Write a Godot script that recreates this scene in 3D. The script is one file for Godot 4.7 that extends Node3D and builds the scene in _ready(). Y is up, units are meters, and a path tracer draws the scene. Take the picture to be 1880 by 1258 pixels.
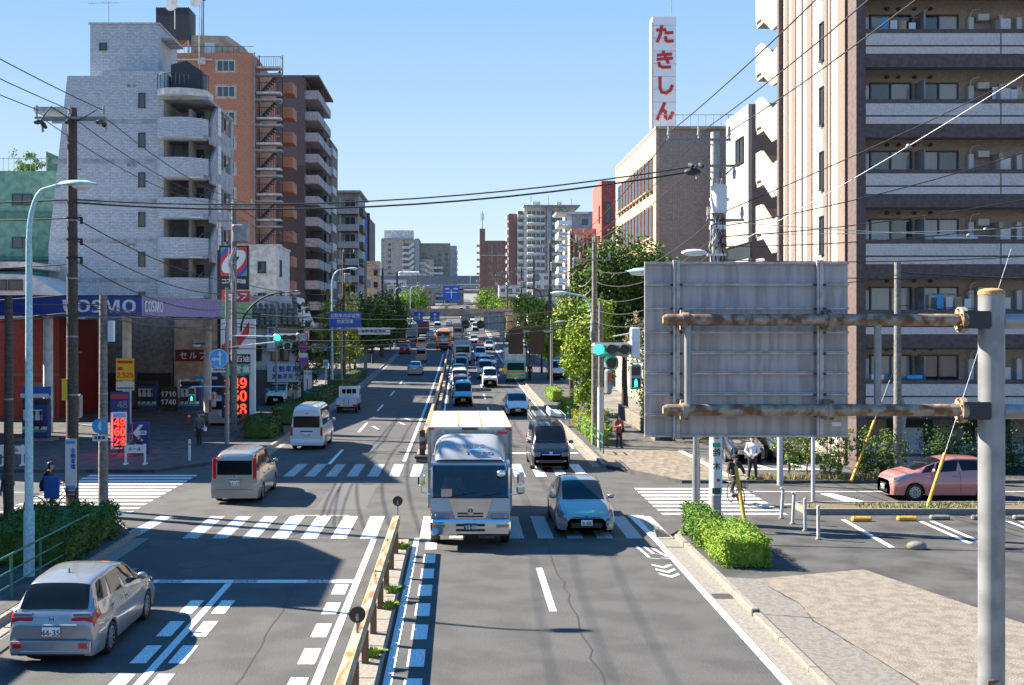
extends Node3D

func _ready():
	# camera: on a footbridge over the street, lens axis along the street, lens shifted
	var cam := Camera3D.new(); cam.name = "camera"; add_child(cam)
	cam.position = Vector3(0, 6.2, 0)
	cam.projection = Camera3D.PROJECTION_FRUSTUM
	cam.near = 0.1; cam.far = 4000.0
	cam.size = 0.1 * 1258.0 / 2160.0
	cam.frustum_offset = Vector2(0.1 * 95.0 / 2160.0, -0.1 * 32.0 / 2160.0)
	cam.current = true
	var env := Environment.new(); var sky := Sky.new(); var sm := ProceduralSkyMaterial.new()
	sm.sky_top_color = Color(0.1, 0.35, 0.56); sm.sky_horizon_color = Color(0.527, 0.567, 0.57); sm.sky_curve = 0.18
	sm.ground_horizon_color = Color(0.5, 0.5, 0.5); sm.ground_bottom_color = Color(0.3, 0.3, 0.29); sm.ground_curve = 0.1
	sm.sun_angle_max = 1.0; sm.sky_energy_multiplier = 1.0
	sky.sky_material = sm
	env.background_mode = Environment.BG_SKY; env.sky = sky
	env.tonemap_mode = Environment.TONE_MAPPER_LINEAR; env.tonemap_exposure = EXPOSURE
	env.sdfgi_enabled = true; env.ssao_enabled = true; env.ssil_enabled = true
	env.fog_enabled = false; env.fog_density = 0.00022; env.fog_light_color = Color(0.75, 0.86, 0.95)
	var we := WorldEnvironment.new(); we.name = "environment"; we.environment = env; add_child(we)
	var sun := DirectionalLight3D.new(); sun.name = "sun"; add_child(sun)
	sun.light_energy = 1.6; sun.light_color = Color(1.0, 0.955, 0.88); sun.light_angular_distance = 0.5; sun.shadow_enabled = true
	# from the left and a little up the street, 38 degrees high
	sun.look_at_from_position(Vector3(-11.5, 9.65, -4.65), Vector3.ZERO)
	rng.seed = 7
	make_materials()
	make_ground()
	make_left_buildings()
	make_right_buildings()
	make_far_buildings()
	make_station()
	make_vehicles()
	make_median()
	make_gantry()
	make_poles()
	make_signs()
	make_street_bits()
	make_plants()
	make_people()
	make_wires()
const EXPOSURE := 3.8
var rng := RandomNumberGenerator.new()
var taken := {}
var mats := {}
var texs := {}

# world: x to the right, y up, d metres up the street (godot -z)
func V(x: float, y: float, d: float) -> Vector3: return Vector3(x, y, -d)
func R(a: float, b: float) -> float: return rng.randf_range(a, b)
# height of the street: level at the crossing, climbing beyond
func gh(d: float) -> float:
	if d < 50.0: return 0.0
	if d < 200.0: return 0.000117 * (d - 50.0) * (d - 50.0)
	return 2.6325 + 0.0351 * (d - 200.0)

class MB:
	var v := PackedVector3Array()
	var n := PackedVector3Array()
	var c := PackedColorArray()
	var col := Color(-1, 0, 0)
	func tri(a: Vector3, b: Vector3, d: Vector3, na: Vector3, nb: Vector3, nd: Vector3):
		v.append(a); v.append(d); v.append(b)
		n.append(na); n.append(nd); n.append(nb)
		if col.r >= 0.0:
			c.append(col); c.append(col); c.append(col)
	func quad(a: Vector3, b: Vector3, d: Vector3, e: Vector3):
		var m = (b - a).cross(d - a)
		if m.length_squared() < 1e-14: m = (d - a).cross(e - a)
		m = m.normalized()
		tri(a, b, d, m, m, m); tri(a, d, e, m, m, m)
	func flat(a: Vector3, b: Vector3, d: Vector3):
		var m = (b - a).cross(d - a).normalized()
		tri(a, b, d, m, m, m)
	func box(ct: Vector3, s: Vector3, B := Basis()):
		var h = s * 0.5
		var p = []
		for i in 8: p.append(ct + B * Vector3(h.x if i & 1 else -h.x, h.y if i & 2 else -h.y, h.z if i & 4 else -h.z))
		quad(p[4], p[5], p[7], p[6]); quad(p[1], p[0], p[2], p[3])
		quad(p[5], p[1], p[3], p[7]); quad(p[0], p[4], p[6], p[2])
		quad(p[6], p[7], p[3], p[2]); quad(p[0], p[1], p[5], p[4])
		return self
	# box with its edges bevelled
	func cbox(ct: Vector3, s: Vector3, k: float, B := Basis()):
		var h = s * 0.5
		k = minf(k, minf(h.x, minf(h.y, h.z)) * 0.9)
		var g = func(sx, sy, sz, ax):
			var q = Vector3(sx * h.x, sy * h.y, sz * h.z)
			if ax != 0: q.x -= sx * k
			if ax != 1: q.y -= sy * k
			if ax != 2: q.z -= sz * k
			return ct + B * q
		for ax in 3:
			var e1 = (ax + 1) % 3; var e2 = (ax + 2) % 3
			for s0 in [-1, 1]:
				var r = []
				for t in [[-1, -1], [1, -1], [1, 1], [-1, 1]]:
					var sg = [0, 0, 0]; sg[ax] = s0; sg[e1] = t[0]; sg[e2] = t[1]
					r.append(g.call(sg[0], sg[1], sg[2], ax))
				if s0 > 0: quad(r[0], r[1], r[2], r[3])
				else: quad(r[3], r[2], r[1], r[0])
			for s1 in [-1, 1]:
				for s2 in [-1, 1]:
					var r2 = []
					for t in [[-1, e1], [1, e1], [1, e2], [-1, e2]]:
						var sg = [0, 0, 0]; sg[ax] = t[0]; sg[e1] = s1; sg[e2] = s2
						r2.append(g.call(sg[0], sg[1], sg[2], t[1]))
					if s1 * s2 > 0: quad(r2[0], r2[1], r2[2], r2[3])
					else: quad(r2[3], r2[2], r2[1], r2[0])
		for i in 8:
			var sx = 1 if i & 1 else -1; var sy = 1 if i & 2 else -1; var sz = 1 if i & 4 else -1
			var a = g.call(sx, sy, sz, 0); var b = g.call(sx, sy, sz, 1); var d = g.call(sx, sy, sz, 2)
			if sx * sy * sz > 0: flat(a, b, d)
			else: flat(a, d, b)
		return self
	func cyl(a: Vector3, b: Vector3, r0: float, r1: float, seg := 10, caps := true):
		var w = (b - a).normalized()
		var u = (Vector3.UP if absf(w.y) < 0.9 else Vector3.RIGHT).cross(w).normalized()
		var t = w.cross(u)
		for i in seg:
			var f0 = TAU * i / seg; var f1 = TAU * (i + 1) / seg
			var d0 = u * cos(f0) + t * sin(f0); var d1 = u * cos(f1) + t * sin(f1)
			tri(a + d0 * r0, a + d1 * r0, b + d1 * r1, d0, d1, d1)
			tri(a + d0 * r0, b + d1 * r1, b + d0 * r1, d0, d1, d0)
			if caps:
				if r0 > 0.0: tri(a, a + d1 * r0, a + d0 * r0, -w, -w, -w)
				if r1 > 0.0: tri(b, b + d0 * r1, b + d1 * r1, w, w, w)
		return self
	func tube(p: Array, r: float, seg := 6, r_end := -1.0):
		for i in p.size() - 1:
			var f = 1.0 if r_end < 0.0 else lerpf(1.0, r_end / r, float(i) / (p.size() - 1))
			var f2 = 1.0 if r_end < 0.0 else lerpf(1.0, r_end / r, float(i + 1) / (p.size() - 1))
			cyl(p[i], p[i + 1], r * f, r * f2, seg, true)
		return self
	func ball(ct: Vector3, r: Vector3, seg := 10, rings := 6):
		var rows = []
		for j in rings + 1:
			var row = PackedVector3Array()
			var th = PI * j / rings
			for i in seg + 1:
				var f = -TAU * i / seg
				row.append(ct + Vector3(sin(th) * cos(f) * r.x, cos(th) * r.y, sin(th) * sin(f) * r.z))
			rows.append(row)
		grid(rows, false, ct)
		return self
	# smooth surface over rows of points; normals point away from `inside`
	func grid(rows: Array, flip := false, inside = null):
		var nr = rows.size(); var nc = rows[0].size()
		var nn = []
		for j in nr:
			var row = PackedVector3Array()
			for i in nc:
				var a = rows[j][mini(i + 1, nc - 1)] - rows[j][maxi(i - 1, 0)]
				var b = rows[mini(j + 1, nr - 1)][i] - rows[maxi(j - 1, 0)][i]
				var m = b.cross(a)
				if m.length_squared() < 1e-16: m = (rows[j][i] - inside) if inside != null else Vector3.UP
				m = m.normalized()
				if inside != null:
					if m.dot(rows[j][i] - inside) < 0.0: m = -m
				elif flip: m = -m
				row.append(m)
			nn.append(row)
		for j in nr - 1:
			for i in nc - 1:
				var a = rows[j][i]; var b = rows[j][i + 1]; var d = rows[j + 1][i + 1]; var e = rows[j + 1][i]
				var na = nn[j][i]; var nb = nn[j][i + 1]; var nd = nn[j + 1][i + 1]; var ne = nn[j + 1][i]
				if (b - a).cross(d - a).dot(na + nd) + (d - a).cross(e - a).dot(na + nd) > 0.0:
					tri(a, b, d, na, nb, nd); tri(a, d, e, na, nd, ne)
				else:
					tri(a, d, b, na, nd, nb); tri(a, e, d, na, ne, nd)
		return self
	# polygon in the plane o + x*ux + y*uy, pushed out along ux x uy by depth
	func prism(poly: PackedVector2Array, o: Vector3, ux: Vector3, uy: Vector3, depth: float):
		if Geometry2D.is_polygon_clockwise(poly) == false: pass
		var area = 0.0
		for i in poly.size(): area += poly[i].cross(poly[(i + 1) % poly.size()])
		var pl = poly.duplicate()
		if area < 0.0: pl.reverse()
		var w = ux.cross(uy).normalized() * depth
		var ix = Geometry2D.triangulate_polygon(pl)
		var q = func(i): return o + ux * pl[i].x + uy * pl[i].y
		for i in range(0, ix.size(), 3):
			var a = q.call(ix[i]); var b = q.call(ix[i + 1]); var d = q.call(ix[i + 2])
			if (b - a).cross(d - a).dot(w) < 0.0:
				var t = b; b = d; d = t
			flat(a + w, b + w, d + w); flat(a, d, b)
		for i in pl.size():
			var a = q.call(i); var b = q.call((i + 1) % pl.size())
			quad(a, b, b + w, a + w)
		return self
	func mesh() -> ArrayMesh:
		var m := ArrayMesh.new()
		var ar = []; ar.resize(Mesh.ARRAY_MAX)
		ar[Mesh.ARRAY_VERTEX] = v; ar[Mesh.ARRAY_NORMAL] = n
		if c.size() == v.size() and c.size() > 0: ar[Mesh.ARRAY_COLOR] = c
		m.add_surface_from_arrays(Mesh.PRIMITIVE_TRIANGLES, ar)
		return m

func put(mb, called: String, m, parent = self) -> MeshInstance3D:
	var o := MeshInstance3D.new()
	o.mesh = mb.mesh() if mb is MB else mb
	o.material_override = M(m) if m is String else m
	if parent == self: o.name = numbered(called)
	else: o.name = called
	parent.add_child(o, true)
	return o
func numbered(s: String) -> String:
	var k = taken.get(s, -1) + 1
	taken[s] = k
	return s if k == 0 else "%s_%03d" % [s, k]
func tag(o, label: String, cat: String, group := ""):
	o.set_meta("label", label); o.set_meta("category", cat)
	if group: o.set_meta("group", group)
	return o
func thing(called: String, label: String, cat: String, at := Vector3.ZERO, turn := 0.0, group := "") -> Node3D:
	var o := Node3D.new(); o.name = numbered(called); add_child(o)
	o.position = at; o.rotation.y = turn
	return tag(o, label, cat, group)
func struct(o, called = null):
	o.set_meta("kind", "structure")
	return o
func copy(src: Node3D, at: Vector3, turn := 0.0, label := "") -> Node3D:
	var c = src.duplicate(); var base = String(src.name)
	if base.length() > 4 and base[-4] == "_" and base.right(3).is_valid_int(): base = base.left(-4)
	c.name = numbered(base); add_child(c); c.position = at; c.rotation.y = turn
	if label: c.set_meta("label", label)
	return c
# one-part box child
func pb(parent, called: String, m, ct: Vector3, s: Vector3, k := 0.0):
	var b = MB.new()
	if k > 0.0: b.cbox(ct, s, k)
	else: b.box(ct, s)
	return put(b, called, m, parent)
func text(parent, s: String, m, at: Vector3, size: float, turn := 0.0, called := "lettering", depth := 0.01, stretch := 1.0, serif := false):
	var t := TextMesh.new(); var f := SystemFont.new()
	f.font_names = PackedStringArray(["Droid Serif" if serif else "Droid Sans"]); f.font_weight = 700
	t.font = f; t.text = s; t.font_size = 64; t.pixel_size = size / 46.0; t.depth = depth
	var o := MeshInstance3D.new(); o.mesh = t; o.material_override = M(m) if m is String else m
	o.name = called; parent.add_child(o, true); o.position = at; o.rotation.y = turn; o.scale.x = stretch
	return o

# ---- materials: colours are linear reflectances
func noise_tex(key: String, freq: float, octaves: int, stops: Array, size := 512, kind := FastNoiseLite.TYPE_SIMPLEX_SMOOTH, seed := 3):
	if texs.has(key): return texs[key]
	var n := FastNoiseLite.new(); n.noise_type = kind; n.frequency = freq; n.fractal_octaves = octaves; n.seed = seed
	var im := n.get_seamless_image(size, size)
	var out := Image.create(size, size, true, Image.FORMAT_RGB8)
	var gr := Gradient.new()
	gr.offsets = PackedFloat32Array(stops.map(func(s): return s[0])); gr.colors = PackedColorArray(stops.map(func(s): return s[1] if s[1] is Color else Color(s[1], s[1], s[1])))
	var lut = []
	for i in 256: lut.append(gr.sample(i / 255.0))
	for y in size:
		for x in size: out.set_pixel(x, y, lut[int(im.get_pixel(x, y).r * 255.0)])
	out.generate_mipmaps()
	texs[key] = ImageTexture.create_from_image(out)
	return texs[key]
func tile_tex(key: String, w: int, h: int, joint: int, jc: float, stagger: bool, size := 512, vary := 0.12):
	if texs.has(key): return texs[key]
	var im := Image.create(size, size, true, Image.FORMAT_RGB8)
	im.fill(Color(jc, jc, jc))
	var r2 := RandomNumberGenerator.new(); r2.seed = 5
	var row = 0
	for y in range(0, size, h):
		var off = (w / 2) if stagger and row % 2 == 1 else 0
		for x in range(-w, size, w):
			var g = 1.0 - r2.randf() * vary
			im.fill_rect(Rect2i(x + off, y, w - joint, h - joint), Color(g, g, g))
		row += 1
	im.generate_mipmaps()
	texs[key] = ImageTexture.create_from_image(im)
	return texs[key]
func tex(key: String):
	match key:
		"speck": return noise_tex(key, 0.35, 2, [[0.15, 0.55], [0.5, 0.84], [0.8, 1.0]])
		"grain": return noise_tex(key, 0.3, 3, [[0.1, 0.6], [0.5, 0.84], [0.9, 1.0]], 512, FastNoiseLite.TYPE_SIMPLEX, 41)
		"blotch": return noise_tex(key, 0.012, 5, [[0.25, 0.72], [0.5, 0.88], [0.75, 1.0]])
		"grime": return noise_tex(key, 0.03, 5, [[0.2, 0.6], [0.42, 0.9], [0.7, 1.0]], 512, FastNoiseLite.TYPE_SIMPLEX, 11)
		"soft": return noise_tex(key, 0.02, 5, [[0.25, 0.86], [0.5, 0.95], [0.75, 1.0]], 512, FastNoiseLite.TYPE_SIMPLEX, 31)
		"streak": return noise_tex(key, 0.02, 4, [[0.3, 0.8], [0.55, 0.95], [0.8, 1.0]], 512, FastNoiseLite.TYPE_PERLIN, 21)
		"worn": return noise_tex(key, 0.06, 5, [[0.0, 0.1], [0.36, 0.13], [0.43, 0.6], [0.52, 0.92], [0.9, 1.0]], 512, FastNoiseLite.TYPE_SIMPLEX, 9)
		"paint": return noise_tex(key, 0.08, 5, [[0.0, 0.2], [0.19, 0.35], [0.3, 0.86], [0.6, 1.0]], 512, FastNoiseLite.TYPE_SIMPLEX, 14)
		"rust": return noise_tex(key, 0.02, 5, [[0.28, Color(0.44, 0.32, 0.22)], [0.42, Color(0.55, 0.45, 0.35)], [0.56, Color(0.62, 0.58, 0.52)], [0.8, Color(0.68, 0.67, 0.64)]], 512, FastNoiseLite.TYPE_SIMPLEX, 17)
		"rail": return noise_tex(key, 0.014, 5, [[0.28, Color(0.76, 0.56, 0.38)], [0.42, Color(0.86, 0.72, 0.55)], [0.58, Color(0.9, 0.83, 0.71)], [0.8, Color(0.93, 0.89, 0.8)]], 512, FastNoiseLite.TYPE_SIMPLEX, 19)
		"gravel": return noise_tex(key, 0.22, 3, [[0.2, 0.5], [0.45, 0.78], [0.75, 1.0]], 512, FastNoiseLite.TYPE_CELLULAR, 4)
		"bark": return noise_tex(key, 0.09, 4, [[0.2, 0.5], [0.6, 0.9], [0.8, 1.0]])
		"tile": return tile_tex(key, 32, 16, 2, 0.62, false)
		"brick": return tile_tex(key, 48, 16, 3, 0.72, true, 528, 0.2)
		"block": return tile_tex(key, 64, 32, 7, 0.66, true, 512, 0.14)
		"bigtile": return tile_tex(key, 64, 64, 3, 0.66, false)
		"pave": return tile_tex(key, 32, 64, 2, 0.6, true)
	return null
func S(r: float, g: float, b: float) -> Color: return Color(r, g, b).linear_to_srgb()
func mat(key: String, c: Color, rough := 0.8, metal := 0.0, tx := "", scale := 1.0, coat := 0.0):
	var m := StandardMaterial3D.new()
	m.albedo_color = S(c.r, c.g, c.b); m.roughness = rough; m.metallic = metal
	if tx:
		m.albedo_texture = tex(tx); m.uv1_triplanar = true; m.uv1_world_triplanar = true
		m.uv1_scale = Vector3.ONE * scale
	if coat > 0.0:
		m.clearcoat_enabled = true; m.clearcoat = coat; m.clearcoat_roughness = 0.04
	mats[key] = m
	return m
func stretch(key: String, v: Vector3): mats[key].uv1_scale = v
func M(key: String):
	if not mats.has(key): push_error("no material " + key)
	return mats[key]
func detail(key: String, tx: String, scale: float):
	var m = mats[key]
	m.detail_enabled = true; m.detail_albedo = tex(tx); m.detail_blend_mode = BaseMaterial3D.BLEND_MODE_MUL
	m.detail_uv_layer = BaseMaterial3D.DETAIL_UV_2; m.uv2_triplanar = true; m.uv2_world_triplanar = true; m.uv2_scale = Vector3.ONE * scale

# ---- hand-drawn characters on a 10 x 10 grid (x right, y down)
const GLYPH := {
	"た": [[1, 3, 5.2, 2.8], [3.3, 1, 2.7, 5, 1, 9.2], [5.6, 4.6, 9, 4.4], [5.5, 7, 5.6, 8.6, 6.6, 9.1, 9.2, 9]],
	"き": [[1.4, 2.6, 8.3, 2], [1.2, 4.9, 8.8, 4.3], [4.2, 0.8, 6.8, 6.6], [1.8, 7, 2.2, 8.5, 4, 9.2, 7.8, 9.1]],
	"し": [[2.4, 0.8, 2.4, 6.4, 3.4, 8.7, 5.8, 9.2, 8.1, 7.6, 9, 5.4]],
	"ん": [[4.8, 0.8, 1, 9.3], [2.7, 5.6, 4.3, 4.4, 5.4, 5.4, 5.4, 8, 6.3, 9.2, 8, 8.6, 9.2, 6]],
	"コ": [[1.5, 2, 8.5, 2, 8.5, 8.8], [1.3, 8.6, 8.5, 8.6]], "ス": [[1.5, 1.8, 8, 1.8, 5.5, 5.6, 1, 9.2], [5.6, 5.8, 9, 9.2]],
	"モ": [[2, 1.8, 8, 1.8], [1, 5, 9, 5], [4.5, 1.8, 4.5, 8, 5.5, 9, 8.6, 9]], "セ": [[1, 4.2, 8.8, 2.6, 7, 5.6], [3.6, 1.2, 3.6, 8, 4.6, 9, 9, 8.8]],
	"ル": [[3, 1.6, 2.8, 6, 1, 9.2], [6, 1.2, 6, 8.6, 9.2, 5.6]], "フ": [[1.4, 2, 8.6, 2, 7.4, 5.6, 3, 9.4]],
	"石": [[1, 1.6, 9, 1.6], [4.5, 1.6, 3.5, 4.5, 1, 8], [3.2, 5, 3.2, 9.2], [3.2, 5, 8.4, 5, 8.4, 9], [3.2, 8.8, 8.4, 8.8]],
	"油": [[1, 1.5, 2, 2.5], [0.6, 4, 1.8, 5], [0.8, 9, 2.4, 6], [3.6, 3.4, 3.6, 9.2], [3.6, 3.4, 9, 3.4, 9, 9.2], [6.3, 1, 6.3, 9], [3.6, 6.2, 9, 6.2], [3.6, 9, 9, 9]],
	"営": [[2, 0.8, 2.6, 2], [5, 0.6, 5, 2], [8, 0.8, 7.2, 2], [1, 4, 1, 2.8, 9, 2.8, 9, 4], [3, 4, 7, 4, 7, 5.8, 3, 5.8, 3, 4], [2, 7, 8, 7, 8, 9.4, 2, 9.4, 2, 7]],
	"業": [[3.6, 0.6, 3.6, 2.6], [6.4, 0.6, 6.4, 2.6], [1, 2.7, 9, 2.7], [1.6, 4.2, 8.4, 4.2], [2, 5.6, 8, 5.6], [0.8, 7, 9.2, 7], [5, 2.8, 5, 9.6], [4.6, 7, 1.2, 9.4], [5.4, 7, 8.8, 9.4]],
	"八": [[4, 2, 3.4, 5.5, 1, 9], [6, 1.8, 7, 5.6, 9.2, 9]], "木": [[1, 3.4, 9, 3.4], [5, 1, 5, 9.4], [5, 3.6, 3.6, 6, 1, 8.4], [5, 3.6, 6.6, 6, 9, 8.2]],
	"病": [[5, 0.6, 5, 1.8], [2.4, 1.8, 9, 1.8], [2.4, 1.8, 2.2, 6, 1, 9.2], [0.8, 3.4, 1.6, 4.6], [3.6, 3.6, 9, 3.6], [6.2, 3.6, 6, 5.6, 4.4, 7.6], [4, 5.4, 4, 9.2], [4, 5.4, 8.6, 5.4, 8.6, 9.2], [6.2, 5.4, 7.6, 7.6]],
	"院": [[1, 1.4, 1, 9.2], [1, 1.4, 3, 1.4, 2, 4, 3.2, 6, 1.6, 6.6], [6.4, 0.6, 6.4, 1.8], [4, 3.4, 4, 2, 9, 2, 9, 3.4], [5, 4, 8.2, 4], [4, 5.8, 9.2, 5.8], [5.8, 5.8, 5.4, 8, 3.8, 9.2], [7.4, 5.8, 7.4, 8.6, 9.2, 8.8]],
	"鈴": [[3, 0.6, 0.6, 3.6], [3, 0.6, 5, 3], [1.4, 4, 4.4, 4], [2.9, 4, 2.9, 8.8], [0.8, 6.2, 4.8, 6.2], [0.8, 9, 5, 8.8], [7.2, 0.6, 5.2, 4.2], [7.2, 0.6, 9.4, 4], [6.2, 4.8, 8.4, 4.8], [5.8, 6.4, 9, 6.4, 7.6, 9.4]],
	"質": [[1, 1, 4, 1, 4, 3.6], [5.6, 1, 9, 1, 8.4, 3.6], [2.4, 4.2, 7.6, 4.2, 7.6, 8, 2.4, 8, 2.4, 4.2], [2.4, 5.5, 7.6, 5.5], [2.4, 6.8, 7.6, 6.8], [3.6, 8, 1.6, 9.6], [6.4, 8, 8.6, 9.6]],
	"自": [[4.6, 0.5, 4, 2], [2.4, 2.2, 7.6, 2.2, 7.6, 9.4, 2.4, 9.4, 2.4, 2.2], [2.4, 4.6, 7.6, 4.6], [2.4, 7, 7.6, 7]], "動": [[0.6, 1.6, 5.4, 1.2], [0.8, 3, 5.4, 3], [1.2, 4.2, 5, 4.2, 5, 6.4, 1.2, 6.4, 1.2, 4.2], [3.1, 1, 3.1, 9], [0.6, 9, 5.6, 8.6], [6, 3.4, 9.2, 3.4, 8.8, 9, 7.6, 9], [7.4, 1, 7.2, 5, 5.8, 9.2]],
	"車": [[1.4, 1.6, 8.6, 1.6], [2.2, 3, 7.8, 3, 7.8, 6.4, 2.2, 6.4, 2.2, 3], [2.2, 4.7, 7.8, 4.7], [0.8, 7.8, 9.2, 7.8], [5, 0.6, 5, 9.6]], "転": [[1, 1.6, 5, 1.6], [1.2, 3, 4.8, 3, 4.8, 6, 1.2, 6, 1.2, 3], [3, 0.6, 3, 9.4], [0.6, 7.6, 5.2, 7.6], [6, 2, 9, 2], [5.6, 4.4, 9.4, 4.4], [7.4, 4.4, 6, 8.6, 9, 8.2]],
	"道": [[1, 1, 2, 2], [0.8, 4, 2.4, 4, 1.6, 7.4, 3.4, 9.2, 9.4, 9.2], [3.6, 2.2, 9.2, 2.2], [5, 0.6, 5.6, 2], [7.8, 0.6, 7, 2], [4.6, 3.6, 8.4, 3.6, 8.4, 7.8, 4.6, 7.8, 4.6, 3.6], [4.6, 5.6, 8.4, 5.6]], "路": [[1, 1, 4, 1, 4, 3.6, 1, 3.6, 1, 1], [2.6, 3.6, 2.6, 8.8], [0.8, 9, 4.6, 8.4], [6.6, 0.8, 5, 4], [6.4, 2, 9, 2, 5, 5.8], [6.4, 3, 9.4, 5.6], [5.8, 6.4, 8.8, 6.4, 8.8, 9.2, 5.8, 9.2, 5.8, 6.4]],
	"放": [[2.8, 0.6, 2.8, 2], [0.8, 2.2, 5, 2.2], [2.4, 2.2, 2, 6, 0.8, 9], [2.2, 4.8, 4.4, 4.8, 4, 9], [6.6, 0.8, 5.4, 4], [6.2, 2.8, 9.4, 2.8], [8.6, 2.8, 7.4, 7, 5, 9.2], [6, 4, 9.2, 9.2]], "禁": [[1, 2, 4.6, 2], [2.8, 0.6, 2.8, 4.4], [5.4, 2, 9, 2], [7.2, 0.6, 7.2, 4.4], [2.4, 5.2, 7.6, 5.2], [1, 6.8, 9, 6.8], [5, 6.8, 5, 9.6], [3, 7.8, 2, 9.2], [7, 7.8, 8, 9.2]],
	"専": [[1.4, 1.4, 8.6, 1.4], [2.4, 2.6, 7.6, 2.6, 7.6, 5, 2.4, 5, 2.4, 2.6], [5, 0.6, 5, 6], [0.8, 6.4, 9.2, 6.4], [6.6, 5.4, 6.6, 9.2, 5.6, 9], [3, 7.4, 4, 8.6]], "用": [[2, 1.4, 2, 6, 1, 9.2], [2, 1.4, 8.4, 1.4, 8.4, 9.2], [2, 4, 8.4, 4], [2, 6.4, 8.4, 6.4], [5.2, 1.4, 5.2, 9.2]],
	"ー": [[1, 5, 9, 5]],
}
# writes characters in the plane of parent: x to the reader's right, facing +z when turn is 0
func write(parent, s: String, m, at: Vector3, size: float, turn := 0.0, vertical := false, weight := 0.13, gap := 1.08, called := "lettering", squash := 1.0):
	var B = Basis(Vector3.UP, turn); var b = MB.new(); var nseg = 0
	for i in s.length():
		if not GLYPH.has(s[i]): continue
		var o = Vector3(0 if vertical else i * size * gap * squash, -i * size * gap if vertical else 0.0, 0)
		for st in GLYPH[s[i]]:
			for k in range(0, st.size() - 2, 2):
				var p = Vector3(st[k] * squash, -st[k + 1], 0) * size * 0.1 + o; var q = Vector3(st[k + 2] * squash, -st[k + 3], 0) * size * 0.1 + o
				var d = q - p; var l = d.length(); var an = atan2(d.y, d.x); nseg += 1
				b.box(at + B * ((p + q) * 0.5), Vector3(l + size * weight * 0.8, size * weight, 0.012 + 0.0014 * (nseg % 9)), B * Basis(Vector3.BACK, an))
	return put(b, called, m, parent)
func make_materials():
	leafmat(); mat("signal_dark", Color(0.02, 0.012, 0.012), 0.25)
	mat("asphalt", Color(0.098, 0.096, 0.094), 0.9, 0, "grain", 0.17); detail("asphalt", "soft", 0.05)
	mat("lot_asphalt", Color(0.098, 0.096, 0.093), 0.92, 0, "grain", 0.2); detail("lot_asphalt", "blotch", 0.09)
	mat("tar", Color(0.035, 0.035, 0.04), 0.8, 0, "speck", 0.9)
	mat("ground", Color(0.19, 0.18, 0.17), 0.95, 0, "blotch", 0.05)
	mat("paint", Color(0.74, 0.74, 0.72), 0.7, 0, "paint", 0.5)
	mat("worn_paint", Color(0.66, 0.66, 0.65), 0.75, 0, "worn", 0.55)
	mat("red_paint", Color(0.33, 0.1, 0.075), 0.85, 0, "blotch", 0.4)
	mat("kerb", Color(0.24, 0.215, 0.18), 0.9, 0, "soft", 0.9)
	mat("gutter", Color(0.22, 0.2, 0.17), 0.9, 0, "soft", 0.7)
	mat("concrete", Color(0.25, 0.235, 0.205), 0.9, 0, "soft", 0.5); detail("concrete", "grain", 0.3)
	mat("tan_apron", Color(0.29, 0.25, 0.2), 0.95, 0, "grain", 0.13); detail("tan_apron", "soft", 0.2)
	mat("paving", Color(0.2, 0.19, 0.17), 0.9, 0, "pave", 0.9); detail("paving", "blotch", 0.2)
	mat("tan_paving", Color(0.26, 0.215, 0.16), 0.9, 0, "pave", 1.1); detail("tan_paving", "blotch", 0.35)
	mat("sidewalk", Color(0.12, 0.118, 0.115), 0.9, 0, "grain", 0.25); detail("sidewalk", "blotch", 0.2)
	mat("soil", Color(0.2, 0.16, 0.1), 1.0, 0, "gravel", 0.8)
	mat("iron", Color(0.09, 0.085, 0.08), 0.7, 0.3, "speck", 1.5)
	mat("steel_grey", Color(0.23, 0.245, 0.25), 0.5, 0.3, "soft", 0.8)
	mat("sign_back", Color(0.36, 0.335, 0.335), 0.55, 0.2, "soft", 0.5); stretch("sign_back", Vector3(0.6, 0.05, 0.6))
	mat("sign_rib", Color(0.42, 0.41, 0.42), 0.5, 0.35, "soft", 0.5)
	mat("galv", Color(0.27, 0.28, 0.285), 0.5, 0.35, "soft", 0.15)
	mat("rust", Color(0.75, 0.72, 0.68), 0.75, 0.1, "rust", 0.55); stretch("rust", Vector3(0.4, 0.4, 0.4))
	mat("rust_dark", Color(0.2, 0.11, 0.06), 0.85, 0.1, "grime", 2.0)
	mat("rust_cap", Color(0.46, 0.28, 0.13), 0.8, 0.1, "grime", 2.5)
	mat("rail", Color(0.5, 0.47, 0.43), 0.6, 0, "rail", 0.5); stretch("rail", Vector3(0.6, 0.6, 0.1))
	mat("dark_metal", Color(0.03, 0.03, 0.035), 0.5, 0.3)
	mat("black", Color(0.015, 0.015, 0.017), 0.5)
	mat("rubber", Color(0.018, 0.018, 0.019), 0.85)
	mat("white", Color(0.6, 0.61, 0.62), 0.45)
	mat("pole_brown", Color(0.1, 0.075, 0.06), 0.9, 0, "blotch", 1.2)
	mat("pole_concrete", Color(0.22, 0.205, 0.185), 0.9, 0, "blotch", 0.9)
	mat("pole_pale", Color(0.36, 0.355, 0.345), 0.8, 0, "soft", 0.9)
	mat("pole_white", Color(0.45, 0.455, 0.455), 0.6, 0, "soft", 0.8)
	mat("lamp_blue", Color(0.36, 0.58, 0.62), 0.45, 0.0, "soft", 0.8)
	mat("lamp_brown", Color(0.035, 0.026, 0.022), 0.6, 0.2)
	mat("lamp_lens", Color(0.62, 0.63, 0.58), 0.2)
	mat("cable", Color(0.02, 0.02, 0.022), 0.6)
	mat("cable_grey", Color(0.4, 0.41, 0.42), 0.5, 0.3)
	mat("insulator", Color(0.3, 0.3, 0.29), 0.25)
	mat("yellow", Color(0.72, 0.38, 0.03), 0.55, 0, "grime", 1.5)
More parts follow.
